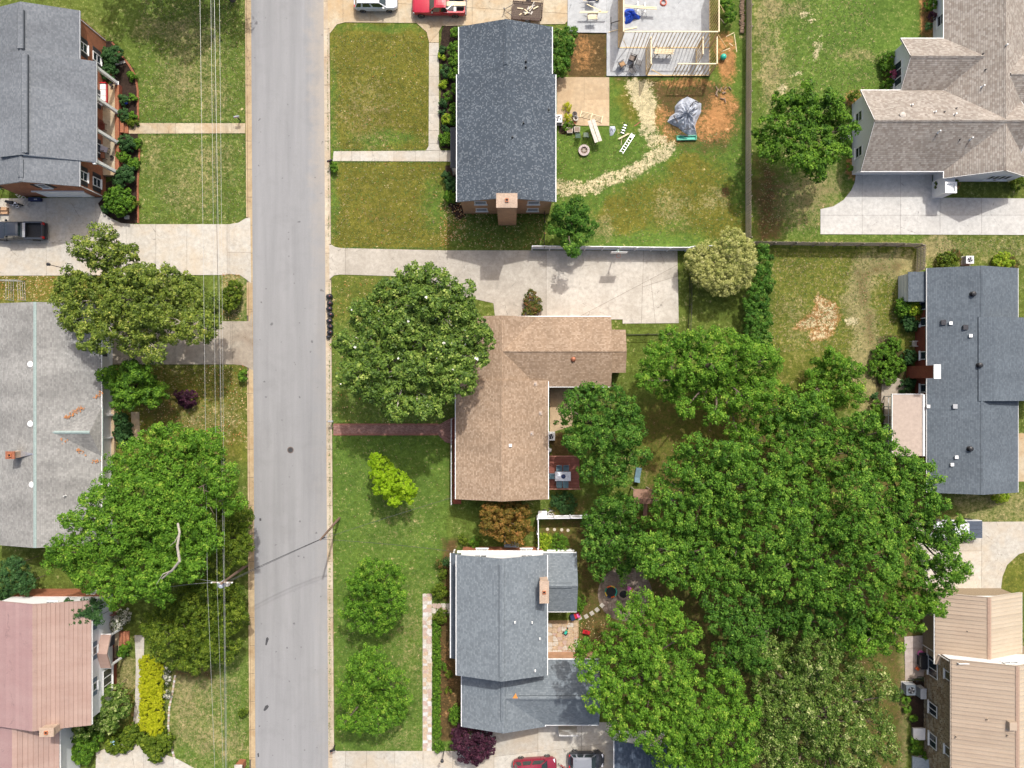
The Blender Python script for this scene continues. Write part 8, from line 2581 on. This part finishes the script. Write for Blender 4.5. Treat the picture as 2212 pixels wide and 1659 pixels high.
# the wood: single trees, each with its own crown
woods = [
    ('maple standing between the two yards, north-western tree of the wood', [(1450, 745, 40), (1420, 782, 42), (1500, 732, 32), (1550, 742, 36), (1480, 790, 52), (1540, 788, 50), (1600, 762, 44), (1640, 788, 44), (1590, 818, 48), (1650, 842, 40), (1450, 832, 38), (1520, 848, 40), (1395, 822, 26), (1620, 868, 38), (1665, 775, 20), (1570, 875, 24), (1680, 850, 30), (1625, 915, 32), (1660, 900, 36), (1650, 950, 30), (1690, 900, 30), (1480, 882, 24), (1545, 905, 26), (1592, 935, 24)], 9, 'leafy', (1530, 790)),
    ('dense maple beside the brown house and its deck', [(1260, 860, 36), (1310, 868, 40), (1348, 890, 38), (1245, 910, 36), (1300, 930, 54), (1360, 940, 34), (1250, 960, 34), (1320, 985, 44), (1382, 985, 22), (1285, 1018, 34), (1335, 1025, 28), (1225, 880, 18), (1370, 905, 20)], 8.6, 'maple_deep', (1310, 930)),
    ('tall maple in the middle of the wood, beside the shady clearing', [(1500, 962, 28), (1555, 985, 42), (1470, 1010, 32), (1600, 985, 40), (1530, 1030, 54), (1450, 1065, 38), (1600, 1050, 54), (1500, 1100, 54), (1435, 1112, 38), (1660, 1020, 40), (1570, 1110, 54), (1640, 1105, 44), (1475, 975, 20)], 11, 'maple', (1550, 1050)),
    ('fine-leaved tree between the white garden fence and the wood', [(1320, 1090, 36), (1290, 1130, 36), (1340, 1140, 42), (1300, 1180, 40), (1360, 1188, 40), (1290, 1220, 26), (1340, 1228, 30), (1350, 1100, 30), (1370, 1150, 28)], 7, 'maple_deep', (1325, 1150)),
    ('maple at the north-eastern edge of the wood by the pale bush', [(1720, 880, 38), (1685, 920, 38), (1740, 940, 50), (1790, 925, 40), (1840, 930, 38), (1700, 990, 46), (1770, 1000, 56), (1840, 990, 50), (1898, 935, 28), (1880, 1000, 40), (1750, 872, 24), (1870, 910, 26)], 10, 'maple', (1780, 960)),
    ('tall tree at the eastern edge of the wood leaning over the slate blue roof', [(1940, 1000, 42), (1980, 1040, 46), (1920, 1070, 54), (2008, 1090, 38), (1850, 1070, 50), (1960, 1130, 60), (2035, 1150, 34), (1890, 1150, 56), (2015, 1190, 48), (1960, 1215, 50), (1900, 1225, 50), (2060, 1240, 28), (2030, 1262, 36), (1840, 1140, 46), (1900, 980, 30), (2050, 1205, 24), (2072, 1155, 20), (2060, 1128, 18), (2078, 1230, 18)], 12, 'maple', (1940, 1120)),
    ('big maple south of the play set in the wood', [(1405, 1180, 42), (1460, 1170, 50), (1520, 1180, 54), (1440, 1225, 40), (1580, 1170, 46), (1498, 1232, 46), (1640, 1180, 42), (1575, 1235, 48), (1400, 1225, 26)], 10.6, 'maple', (1500, 1190)),
    ('maple in the very middle of the wood', [(1700, 1070, 46), (1700, 1130, 52), (1760, 1090, 46), (1720, 1190, 52), (1790, 1160, 50), (1660, 1250, 46), (1740, 1255, 56), (1820, 1220, 46), (1800, 1290, 46), (1868, 1290, 40)], 11, 'maple', (1740, 1170)),
    ('large billowing tree overhanging the garage roof at the south-west of the wood', [(1390, 1310, 42), (1345, 1345, 34), (1440, 1330, 40), (1480, 1370, 38), (1275, 1412, 34), (1335, 1400, 40), (1400, 1400, 54), (1300, 1470, 40), (1360, 1480, 50), (1440, 1455, 54), (1292, 1520, 32), (1360, 1538, 46), (1430, 1535, 50), (1330, 1572, 26), (1485, 1425, 30), (1265, 1450, 20)], 12, 'leafy', (1380, 1440)),
    ('billowing tree at the bottom edge beside the dark garage roof', [(1500, 1500, 50), (1560, 1490, 46), (1480, 1560, 50), (1550, 1560, 54), (1440, 1612, 42), (1520, 1620, 54), (1590, 1602, 50), (1605, 1540, 42), (1395, 1592, 24), (1460, 1655, 36), (1580, 1660, 44), (1520, 1690, 40)], 11.4, 'leafy', (1520, 1570)),
    ('pale-flecked greyish tree at the bottom of the wood near the stone house', [(1640, 1420, 48), (1700, 1405, 48), (1760, 1425, 54), (1680, 1480, 54), (1750, 1490, 54), (1820, 1455, 48), (1700, 1550, 54), (1780, 1560, 54), (1850, 1520, 48), (1640, 1555, 40), (1675, 1612, 50), (1750, 1622, 54), (1830, 1600, 50), (1888, 1465, 32), (1890, 1560, 40), (1915, 1612, 32), (1860, 1642, 36), (1800, 1680, 40), (1700, 1680, 40), (1920, 1500, 20)], 9, 'oak', (1770, 1530)),
    ('green tree between the round patio and the greyish tree', [(1605, 1315, 40), (1560, 1350, 36), (1620, 1372, 40), (1690, 1330, 46), (1760, 1340, 46), (1830, 1358, 46), (1575, 1410, 34), (1548, 1305, 30), (1560, 1452, 34), (1625, 1420, 40), (1880, 1360, 36)], 9.6, 'maple_deep', (1680, 1340)),
    ('tree at the south-eastern tip of the wood touching the tan metal roof', [(1900, 1345, 44), (1950, 1328, 40), (1980, 1298, 38), (1860, 1395, 34), (1920, 1395, 28), (2015, 1300, 26), (1940, 1270, 36), (2030, 1320, 16)], 10, 'leafy', (1920, 1330)),
]
for k, (lb, lo, zt, kd, bs) in enumerate(woods):
    tree(lb, lo, zt, kd, bs, .20 if kd != 'oak' else .18, 30 + k, .47, 44, trunk_r=.3, vary=2.4, group='trees of the wood')
tree('pale green loose bush tree on the dry lawn beside the wood', [(1790, 805, 44), (1828, 800, 34), (1780, 855, 40), (1828, 848, 36), (1755, 845, 24), (1850, 830, 18), (1800, 770, 18), (1760, 880, 22)], 5, 'leafy', (1800, 830), .2, 50, .42, 44)


tree('shade tree whose trunk stands at the top edge of the left lawn', [(420, -140, 62), (350, -130, 62), (280, -140, 60), (475, -150, 44), (220, -130, 50)], 9.5, 'maple_deep', (503, -2), .36, 52, .7, 22, trunk_r=.3)


def bush(label, pts, z, kind, seed, name='shrub', cat='shrub', size=.13, clump=.22, per=40, group=None, squash=.75, cover=1.2):
    f = KP
    lobes = []
    for (x, y, r_) in pts:
        rm = r_ * f * (1 - z / CAM_H)
        rz = min(rm * squash, z * .9)
        q = G(x, y, z * .7)
        lobes.append((q.x, q.y, max(.08, z - rz), rm * .92, rz))
    b = G(pts[0][0], pts[0][1])
    T = thing(name, label, cat, (b.x, b.y, 0), 0, group)
    crown('foliage', lobes, None, size, LEAF[kind], T, seed, clump, per, cover, .8)
    m = MB()
    for l in lobes: m.tube([(l[0], l[1], 0), (l[0], l[1], max(.12, l[2]))], [.04, .02], 5)
    m.build('stem', BARK, T)
    return T


bush('trimmed hedge running down the east side of the concrete pad', [(1645, 540, 14), (1650, 565, 16), (1640, 590, 22), (1655, 615, 18), (1632, 630, 20), (1640, 655, 26), (1625, 685, 20), (1648, 690, 22), (1632, 715, 26), (1650, 735, 18), (1615, 660, 12)], 2.4, 'maple_deep', 60, 'hedge', 'hedge', .17, .32, 44)
bush('golden yellow clipped hedge beside the bottom left walk', [(318 + (i % 2) * 18, 1432 + i * 9.4, 17) for i in range(16)], 1.3, 'gold', 61, 'hedge', 'hedge', .09, .2, 60, squash=.5, cover=1.7)
bush('low climbing shrub by the red brick chimney', [(1913, 770, 26), (1900, 795, 22), (1932, 748, 18), (1920, 815, 18), (1940, 790, 18), (1905, 755, 14)], 1.2, 'bush', 62)
bush('hedge-like strip of grassy border plants beside the stone path', [(943, 1340 + i * 13, 9) for i in range(20)], .45, 'bush', 63, 'border_plants', 'border', .09, .14, 40)
bush('round clipped bush nearest the stone path end', [(950, 1278, 18)], 1.2, 'olive', 64, size=.09, per=60)
bush('round clipped bush south of the branch path', [(952, 1334, 16)], 1.1, 'olive', 65, size=.09, per=60)
bush('small round bush at the foot of the stone path', [(948, 1613, 13)], .9, 'bush', 66, size=.09, per=50)
bush('russet and green island bush in the wide driveway', [(1148, 650, 16), (1152, 668, 18), (1140, 678, 12), (1146, 637, 12), (1160, 655, 12)], 1.1, 'redgreen', 67, size=.12)
bush('light green bush on the left of the fenced garden', [(1176, 1170, 17), (1174, 1180, 14)], 1.2, 'lime', 68, size=.1)
bush('mid green bush on the right of the fenced garden', [(1208, 1170, 18), (1215, 1180, 14), (1200, 1180, 12)], 1.2, 'bush', 69, size=.1)
bush('round bush at the corner of the east wing', [(1253, 1303, 14), (1251, 1314, 10)], 1.3, 'bush', 70, size=.1)
bush('evergreen foundation shrubs under the garage wall', [(985, 1540, 14), (984, 1552, 14), (986, 1530, 10)], 1.2, 'bush', 71, size=.11)
for k, (x, y, r_, kd, lb) in enumerate(((948, 1218, 9, 'redgreen', 'small russet shrub, northernmost in the bed of the blue-grey house'), (957, 1240, 10, 'olive', 'small olive shrub in the bed above the clipped bushes'), (966, 1215, 10, 'dark', 'dark shrub by the porch roof edge, northern end'), (958, 1440, 9, 'bush', 'green shrub in the pine straw bed, halfway down'), (968, 1455, 8, 'olive', 'yellowish shrub in the pine straw bed'), (970, 1490, 7, 'olive', 'small yellow-green tuft in the pine straw bed, southern one'), (1026, 1172, 12, 'bush', 'green bush on the lawn edge by the brick north wall'), (1000, 1165, 10, 'olive', 'low plant at the bed edge north of the blue-grey house'), (1225, 1087, 24, 'dark', 'dark green shrub in the shade below the red deck'), (1205, 1085, 16, 'dark', 'dark shrub at the south-east corner of the brown house'))):
    bush(lb, [(x, y, r_)], .9, kd, 80 + k, size=.1)
# beds of the brick house, left
for k, (x, y, r_, z, kd, lb) in enumerate(((253, 432, 32, 2.0, 'bush', 'large fresh green bush at the garage corner of the brick house'), (240, 118, 22, 1.6, 'dark', 'dark shrub, northernmost by the brick house'), (235, 155, 18, 1.4, 'dark', 'dark shrub beneath the north windows'),
                                             (283, 163, 9, .6, 'bush', 'bright lily clump at the pale stone strip'), (284, 210, 9, .6, 'bush', 'bright lily clump, second below the stone strip'), (285, 250, 10, .6, 'bush', 'bright lily clump, just above the blue glass ball'), (287, 292 - 27, 9, .6, 'olive', 'lily clump next to the front walk'),
                                             (264, 215, 11, .9, 'dark', 'dark evergreen shrub in the porch bed, upper'), (266, 248, 13, .9, 'dark', 'dark evergreen shrub in the porch bed, lower'), (276, 258, 9, .6, 'olive', 'grey-green mound beside the front walk'),
                                             (272, 307, 19, 1.2, 'dark', 'large dark shrub south of the front steps'), (294, 310, 10, .7, 'bush', 'bright grassy clump at the walk corner'), (264, 338, 12, .9, 'bush', 'leafy shrub by the south porch'), (286, 352, 13, .7, 'bush', 'spiky bright clump in the south bed'),
                                             (270, 375, 20, 1.3, 'dark', 'dark shrub at the south end of the porch'), (256, 392, 14, 1.1, 'dark', 'dark shrub under the south windows'), (290, 440, 9, .7, 'olive', 'small yellowish shrub near the stone block'), (228, 470 - 20, 10, .6, 'dark', 'low dark plant along the curved driveway edge'))):
    bush(lb, [(x, y, r_), (x + r_ * .4, y + r_ * .3, r_ * .6)], z, kd, 100 + k, size=.14 if r_ < 20 else .18)
# ranch house and pink-roofed house gardens
for k, (pts, z, kd, lb, nm) in enumerate(((((262, 935, 18), (266, 918, 16), (268, 950, 16), (258, 905, 14)), 1.0, 'dark', 'dark clipped shrubs by the ranch house porch', 0), (((30, 1240, 34), (60, 1258, 22), (10, 1262, 30), (45, 1215, 18)), 4, 'dark', 'dark green tree at the left edge below the grey roof', 1),
                                             (((172, 1310, 24), (196, 1318, 26), (215, 1305, 20), (180, 1335, 16), (225, 1325, 14)), 5.6, 'dark', 'dark glossy tree over the corner of the pink roof', 1), (((255, 1340, 16), (268, 1330, 14), (250, 1352, 12)), 1.5, 'blossom', 'bush covered in white blossom beside the porch', 0),
                                             (((245, 1505, 26), (225, 1530, 26), (258, 1528, 24), (205, 1550, 26), (235, 1560, 24), (185, 1570, 22), (270, 1505, 12), (250, 1485, 12)), 3.0, 'oak', 'flowering viburnum at the corner of the pink roof', 1), (((160, 1600, 26), (180, 1610, 28), (200, 1595, 22), (145, 1625, 22), (175, 1630, 24), (150, 1570, 18)), 1.6, 'bush', 'spreading juniper below the viburnum', 0),
                                             (((262, 1605, 26), (245, 1612, 20), (278, 1592, 20), (285, 1575, 14)), 1.0, 'olive', 'low olive shrub around the bird bath', 0), (((332, 1610, 32), (318, 1600, 22), (350, 1605, 22), (335, 1630, 18)), 1.4, 'olive', 'round yellow-olive shrub at the foot of the golden hedge', 0),
                                             (((264, 1408, 12), (272, 1398, 9)), .8, 'bush', 'bright green tuft at the porch steps', 0), (((355, 1450, 10), (358, 1470, 9), (360, 1500, 8)), .7, 'blossom', 'white-edged plants behind the golden hedge', 0), (((500, 640, 22), (505, 620, 16), (496, 660, 14)), 1.5, 'olive', 'bush on the leafy island between the driveways', 0),
                                             (((524, 815, 9), (528, 806, 7)), 1.0, 'bush', 'small leafy plant at the kerb by the left lawn', 0), (((524, 1540, 9),), .9, 'olive', 'small shrub beside the brick mailbox', 0), (((719, 358, 8), (722, 364, 8)), .8, 'bush', 'leafy plant at the dark mailbox', 0), (((120, 1480, 1),), .2, 'bush', '', 9))):
    if nm == 9: continue
    bush(lb, list(pts), z, kd, 130 + k, 'tree' if nm else 'shrub', 'tree' if nm else 'shrub', .17, .3 if z > 1.5 else .22, 42)
# foundation planting of the speckled roof house
P01 = tp(700, 0)
for k, (x, y, r_, z, kd, lb) in enumerate(((1840, 270, 14, .9, 'bush', 'green shrub at the north end of the dark roof bed'), (1835, 400, 20, 1.3, 'bush', 'dense green shrub in the dark roof bed, first beside the roof'), (1840, 500, 20, 1.3, 'bush', 'dense green shrub in the dark roof bed, second beside the roof'), (1838, 610, 20, 1.3, 'bush', 'dense green shrub in the dark roof bed, third beside the roof'), (1848, 740, 16, 1.2, 'bush', 'dense green shrub in the dark roof bed, fourth beside the roof'), (1845, 900, 18, 1.2, 'bush', 'dense green shrub in the dark roof bed, fifth beside the roof'), (1840, 995, 18, 1.2, 'bush', 'dense green shrub in the dark roof bed, next to the dark porch'),
                                              (1765, 585, 18, .9, 'dark', 'blue-green spreading plant in the dark roof bed'), (1727, 465, 11, .5, 'lime', 'pale green hosta, northern one by the walk'), (1740, 690, 12, .5, 'lime', 'pale green hosta, southern one by the walk'), (1735, 415, 11, .6, 'dark', 'blue-green tuft above the pale hosta'), (1780, 800, 13, .8, 'bush', 'leafy plant in the middle of the dark roof bed'), (1738, 845, 12, .6, 'dark', 'teal coloured low plant beside the walk'), (1770, 985, 14, .9, 'lime', 'bright rounded plant by the walk'), (1738, 935, 9, .5, 'dark', 'small teal plant by the walk'), (1762, 1150, 20, .9, 'bush', 'large hosta beside the dark porch roof'), (1760, 1065, 10, .6, 'dark', 'small dark plant above the large hosta'),
                                              (1768, 1470, 18, 1.0, 'dark', 'spreading plant south of the dark porch'), (1815, 1530, 22, 1.4, 'dark', 'dark shrub south of the dark porch'), (1800, 1625, 20, 1.3, 'bush', 'shrub at the south-west corner of the dark roof'), (1720, 560, 7, .4, 'bush', 'small green tuft at the walk edge'))):
    q = P01(x, y)
    bush(lb, [(q[0], q[1], r_ * .72), (q[0] + 3, q[1] + 4, r_ * .5)], z, kd, 160 + k, size=.13)
q = tp(1400, 0)
bush('tall dark leafy bush behind the speckled roof, over the dirt plot', [(*q(760, 320), 18), (*q(800, 400), 22), (*q(760, 480), 22), (*q(790, 550), 20), (*q(850, 290), 16), (*q(870, 260), 10), (*q(750, 580), 16), (*q(840, 370), 14)], 2.2, 'maple_deep', 190, size=.17, clump=.3)
bush('round yellow flowering bush by the air conditioner, upper one', [(*q(835, 885), 9)], .6, 'gold', 191, size=.1)
bush('round yellow flowering bush by the air conditioner, lower one', [(*q(838, 975), 9)], .6, 'gold', 192, size=.1)
bush('low leafy plant between the yellow bushes and the planters', [(*q(850, 1035), 9), (*q(820, 1060), 7)], .5, 'bush', 193, size=.1)
bush('green saplings at the fence beside the stud walls', [(*q(2160, 60), 14), (*q(2180, 110), 12), (*q(2150, 20), 12), (*q(2170, 160), 10)], 1.6, 'bush', 194, size=.15)
q = tp(2272, 0)
for k, (x, y, r_, kd, lb) in enumerate(((1440, 40, 13, 'bush', 'green shrub at the top of the orange bark bed'), (1445, 140, 9, 'purple', 'dark red shrub in the orange bark bed'), (1415, 220, 8, 'dark', 'small dark shrub in the orange bark bed'), (1080, 490, 18, 'bush', 'round shrub left of the triple window, upper'), (1090, 580, 15, 'bush', 'round shrub left of the triple window, middle'), (1085, 700, 13, 'bush', 'round shrub left of the triple window, lowest'), (1115, 620, 8, 'pinkbloom', 'pink flowering bush at the triple window'), (800, 800, 12, 'olive', 'olive shrub at the corner of the lower white gable'), (755, 1392, 7, 'bush', 'single small plant in the round bark bed'), (1485, 1530, 7, 'olive', 'small shrub left of the white portico'), (1640, 1525, 6, 'olive', 'small shrub right of the white portico'), (2170, 1520, 16, 'olive', 'yellow-green shrub at the right edge by the white wall'))):
    p_ = q(x, y); bush(lb, [(p_[0], p_[1], r_), (p_[0] + r_ * .3, p_[1] - r_ * .3, r_ * .6)], 1.0 if kd != 'pinkbloom' else 1.3, kd, 200 + k, size=.12)
q = tp(2272, 550)
for k, (x, y, r_, z, kd, lb) in enumerate(((1590, 640, 20, 1.3, 'olive', 'brownish green shrub left of the north air conditioner'), (1650, 600, 12, 1.0, 'redgreen', 'reddish shrub tip beside the north air conditioner'), (2060, 650, 22, 1.2, 'lime', 'yellow-green shrub right of the north air conditioner'), (2120, 665, 14, 1.1, 'redgreen', 'reddish end of the yellow-green shrub row'), (1230, 1020, 20, 1.5, 'bush', 'bright bush under the lean-to store'), (1305, 1030, 17, 1.6, 'lime', 'lime green bush at the brick wall'), (1335, 1100, 11, 1.3, 'russet', 'orange-brown shrub against the brick wall'), (1290, 1150, 20, 1.2, 'dark', 'dark shrub below the orange-brown one'), (1270, 1440, 16, 1.0, 'dark', 'dark leggy shrub beside the ladder of the brick wall'))):
    p_ = q(x, y); bush(lb, [(p_[0], p_[1], r_), (p_[0] - r_ * .3, p_[1] + r_ * .3, r_ * .7)], z, kd, 220 + k, size=.14)
q = tp(2272, 1100)
bush('yellow-green shrub under the south end of the slate blue roof', [(*q(2010, 1085), 12), (*q(2050, 1070), 10), (*q(1975, 1075), 8)], .8, 'lime', 240)
bush('leafy shrub at the corner of the white framed sun porch', [(*q(990, 320), 12), (*q(975, 370), 12), (*q(1000, 410), 14)], 1.0, 'bush', 241)
bush('mixed low plants round the dark patio', [(*q(1240, 160), 14), (*q(1270, 130), 12), (*q(970, 240), 8)], .8, 'dark', 242)
q = tp(2272, 1704)
bush('small plants in the mulch by the stone wall', [(*q(1230, 1100), 9), (*q(1250, 1170), 8), (*q(1300, 1250), 8)], .6, 'bush', 243)
bush('green plants near the cellar hatch', [(*q(1320, 1500), 14), (*q(1395, 1560), 10), (*q(1300, 1440), 9)], .7, 'bush', 244)
# fallen leaves lying on the lawns: beyond counting
rl = np.random.default_rng(3)
m = MB()
regions = [(240, 790, 535, 960, 900), (950, 440, 1180, 535, 500), (480, 590, 520, 690, 160), (0, 596, 120, 650, 260), (715, 600, 990, 915, 350), (712, 350, 960, 535, 70), (720, 60, 925, 325, 40), (960, 430, 1010, 520, 220), (1200, 1340, 1310, 1440, 320)]
for (xa, ya, xb, yb, n) in regions:
    for k in range(n):
        p = G(rl.uniform(xa, xb), rl.uniform(ya, yb), 0)
        a = rl.uniform(0, 6.28); s_ = rl.uniform(.05, .10); h_ = .05 + rl.uniform(0, .03)
        c_, d_ = math.cos(a) * s_, math.sin(a) * s_
        m.face([(p.x - c_, p.y - d_, h_), (p.x + d_ * .5, p.y - c_ * .5, h_ + .015), (p.x + c_, p.y + d_, h_ + .01), (p.x - d_ * .5, p.y + c_ * .5, h_ + .02)], int(k % 3))
lt = m.build('fallen_leaves', [plain('tan_leaf', (0.46, 0.30, 0.13), .9), plain('rust_leaf', (0.34, 0.13, 0.045), .9), plain('pale_leaf', (0.52, 0.42, 0.24), .9)])
tag(lt, 'dry tan and rusty leaves scattered over the lawns', 'fallen leaves', kind='stuff')

# taller grass tufts on the lawns and along their edges: beyond counting
NT_ = []
for (xa, ya, xb, yb, n, wts) in ((300, 0, 528, 262, 2600, (.5, .2, .3)), (305, 292, 528, 480, 1700, (.6, .2, .2)), (718, 75, 922, 322, 2200, (.25, .65, .1)), (716, 352, 955, 530, 1900, (.3, .6, .1)), (716, 606, 985, 912, 1600, (.7, .25, .05)), (722, 942, 950, 1612, 4600, (.8, .1, .1)), (1205, 285, 1605, 525, 3600, (.6, .3, .1)), (1640, 0, 1890, 330, 3000, (.6, .15, .25)), (1640, 330, 1770, 505, 800, (.3, .2, .5)), (1668, 545, 1935, 760, 2600, (.3, .35, .35)), (385, 1475, 532, 1650, 1100, (.6, .1, .3)), (345, 795, 530, 930, 700, (.4, .5, .1)), (2020, 515, 2205, 552, 400, (.5, .2, .3)),
                                 (528, 292, 531, 478, 160, (.8, .2, 0)), (529, 20, 531, 262, 200, (.8, .2, 0)), (711, 610, 714, 1612, 700, (.9, .1, 0)), (708, 75, 712, 325, 220, (.9, .1, 0)), (709, 350, 714, 520, 160, (.9, .1, 0)), (720, 323, 925, 327, 220, (.8, .2, 0)), (720, 348, 960, 351, 240, (.8, .2, 0)), (720, 939, 945, 942, 220, (1, 0, 0)), (740, 534, 960, 538, 200, (.8, .2, 0)), (300, 263, 528, 266, 200, (.9, .1, 0)), (300, 288, 528, 291, 200, (.9, .1, 0))):
    x = rl.uniform(xa, xb, n); y = rl.uniform(ya, yb, n)
    NT_.append(np.stack([(x - CX) * KP, (CY - y) * KP, rl.choice(3, n, p=wts).astype(float)], 1))
Tf = np.concatenate(NT_); n = len(Tf)
V = []; M_ = []
for k in range(3):
    a = rl.uniform(0, 6.28, n); h_ = rl.uniform(.03, .09, n); w_ = rl.uniform(.025, .06, n); l_ = rl.uniform(.05, .13, n)
    ca, sa_ = np.cos(a), np.sin(a)
    z0 = np.zeros(n)
    V.append(np.stack([np.stack([Tf[:, 0] - sa_ * w_, Tf[:, 1] + ca * w_, z0], 1), np.stack([Tf[:, 0] + sa_ * w_, Tf[:, 1] - ca * w_, z0], 1), np.stack([Tf[:, 0] + ca * l_, Tf[:, 1] + sa_ * l_, h_], 1)], 1))
    M_.append(Tf[:, 2].astype(np.int32))
V = np.concatenate(V).reshape(-1, 3); M_ = np.concatenate(M_); N = len(M_)
me = bpy.data.meshes.new('grass_tufts')
me.vertices.add(3 * N); me.vertices.foreach_set('co', V.astype(np.float32).ravel())
me.loops.add(3 * N); me.loops.foreach_set('vertex_index', np.arange(3 * N, dtype=np.int32))
me.polygons.add(N); me.polygons.foreach_set('loop_start', np.arange(0, 3 * N, 3, dtype=np.int32)); me.polygons.foreach_set('loop_total', np.full(N, 3, np.int32))
me.update(calc_edges=True)
for m_ in (plain('green_blade', (0.075, 0.14, 0.02), .7, .3, 3), plain('olive_blade', (0.12, 0.125, 0.02), .7, .3, 3), plain('dry_blade', (0.25, 0.21, 0.10), .8, .3, 3)): me.materials.append(m_)
me.polygons.foreach_set('material_index', M_)
o = bpy.data.objects.new('grass_tufts', me); COL.objects.link(o)
tag(o, 'short tufts of grass standing on the lawns and spilling over their edges', 'grass', kind='stuff')
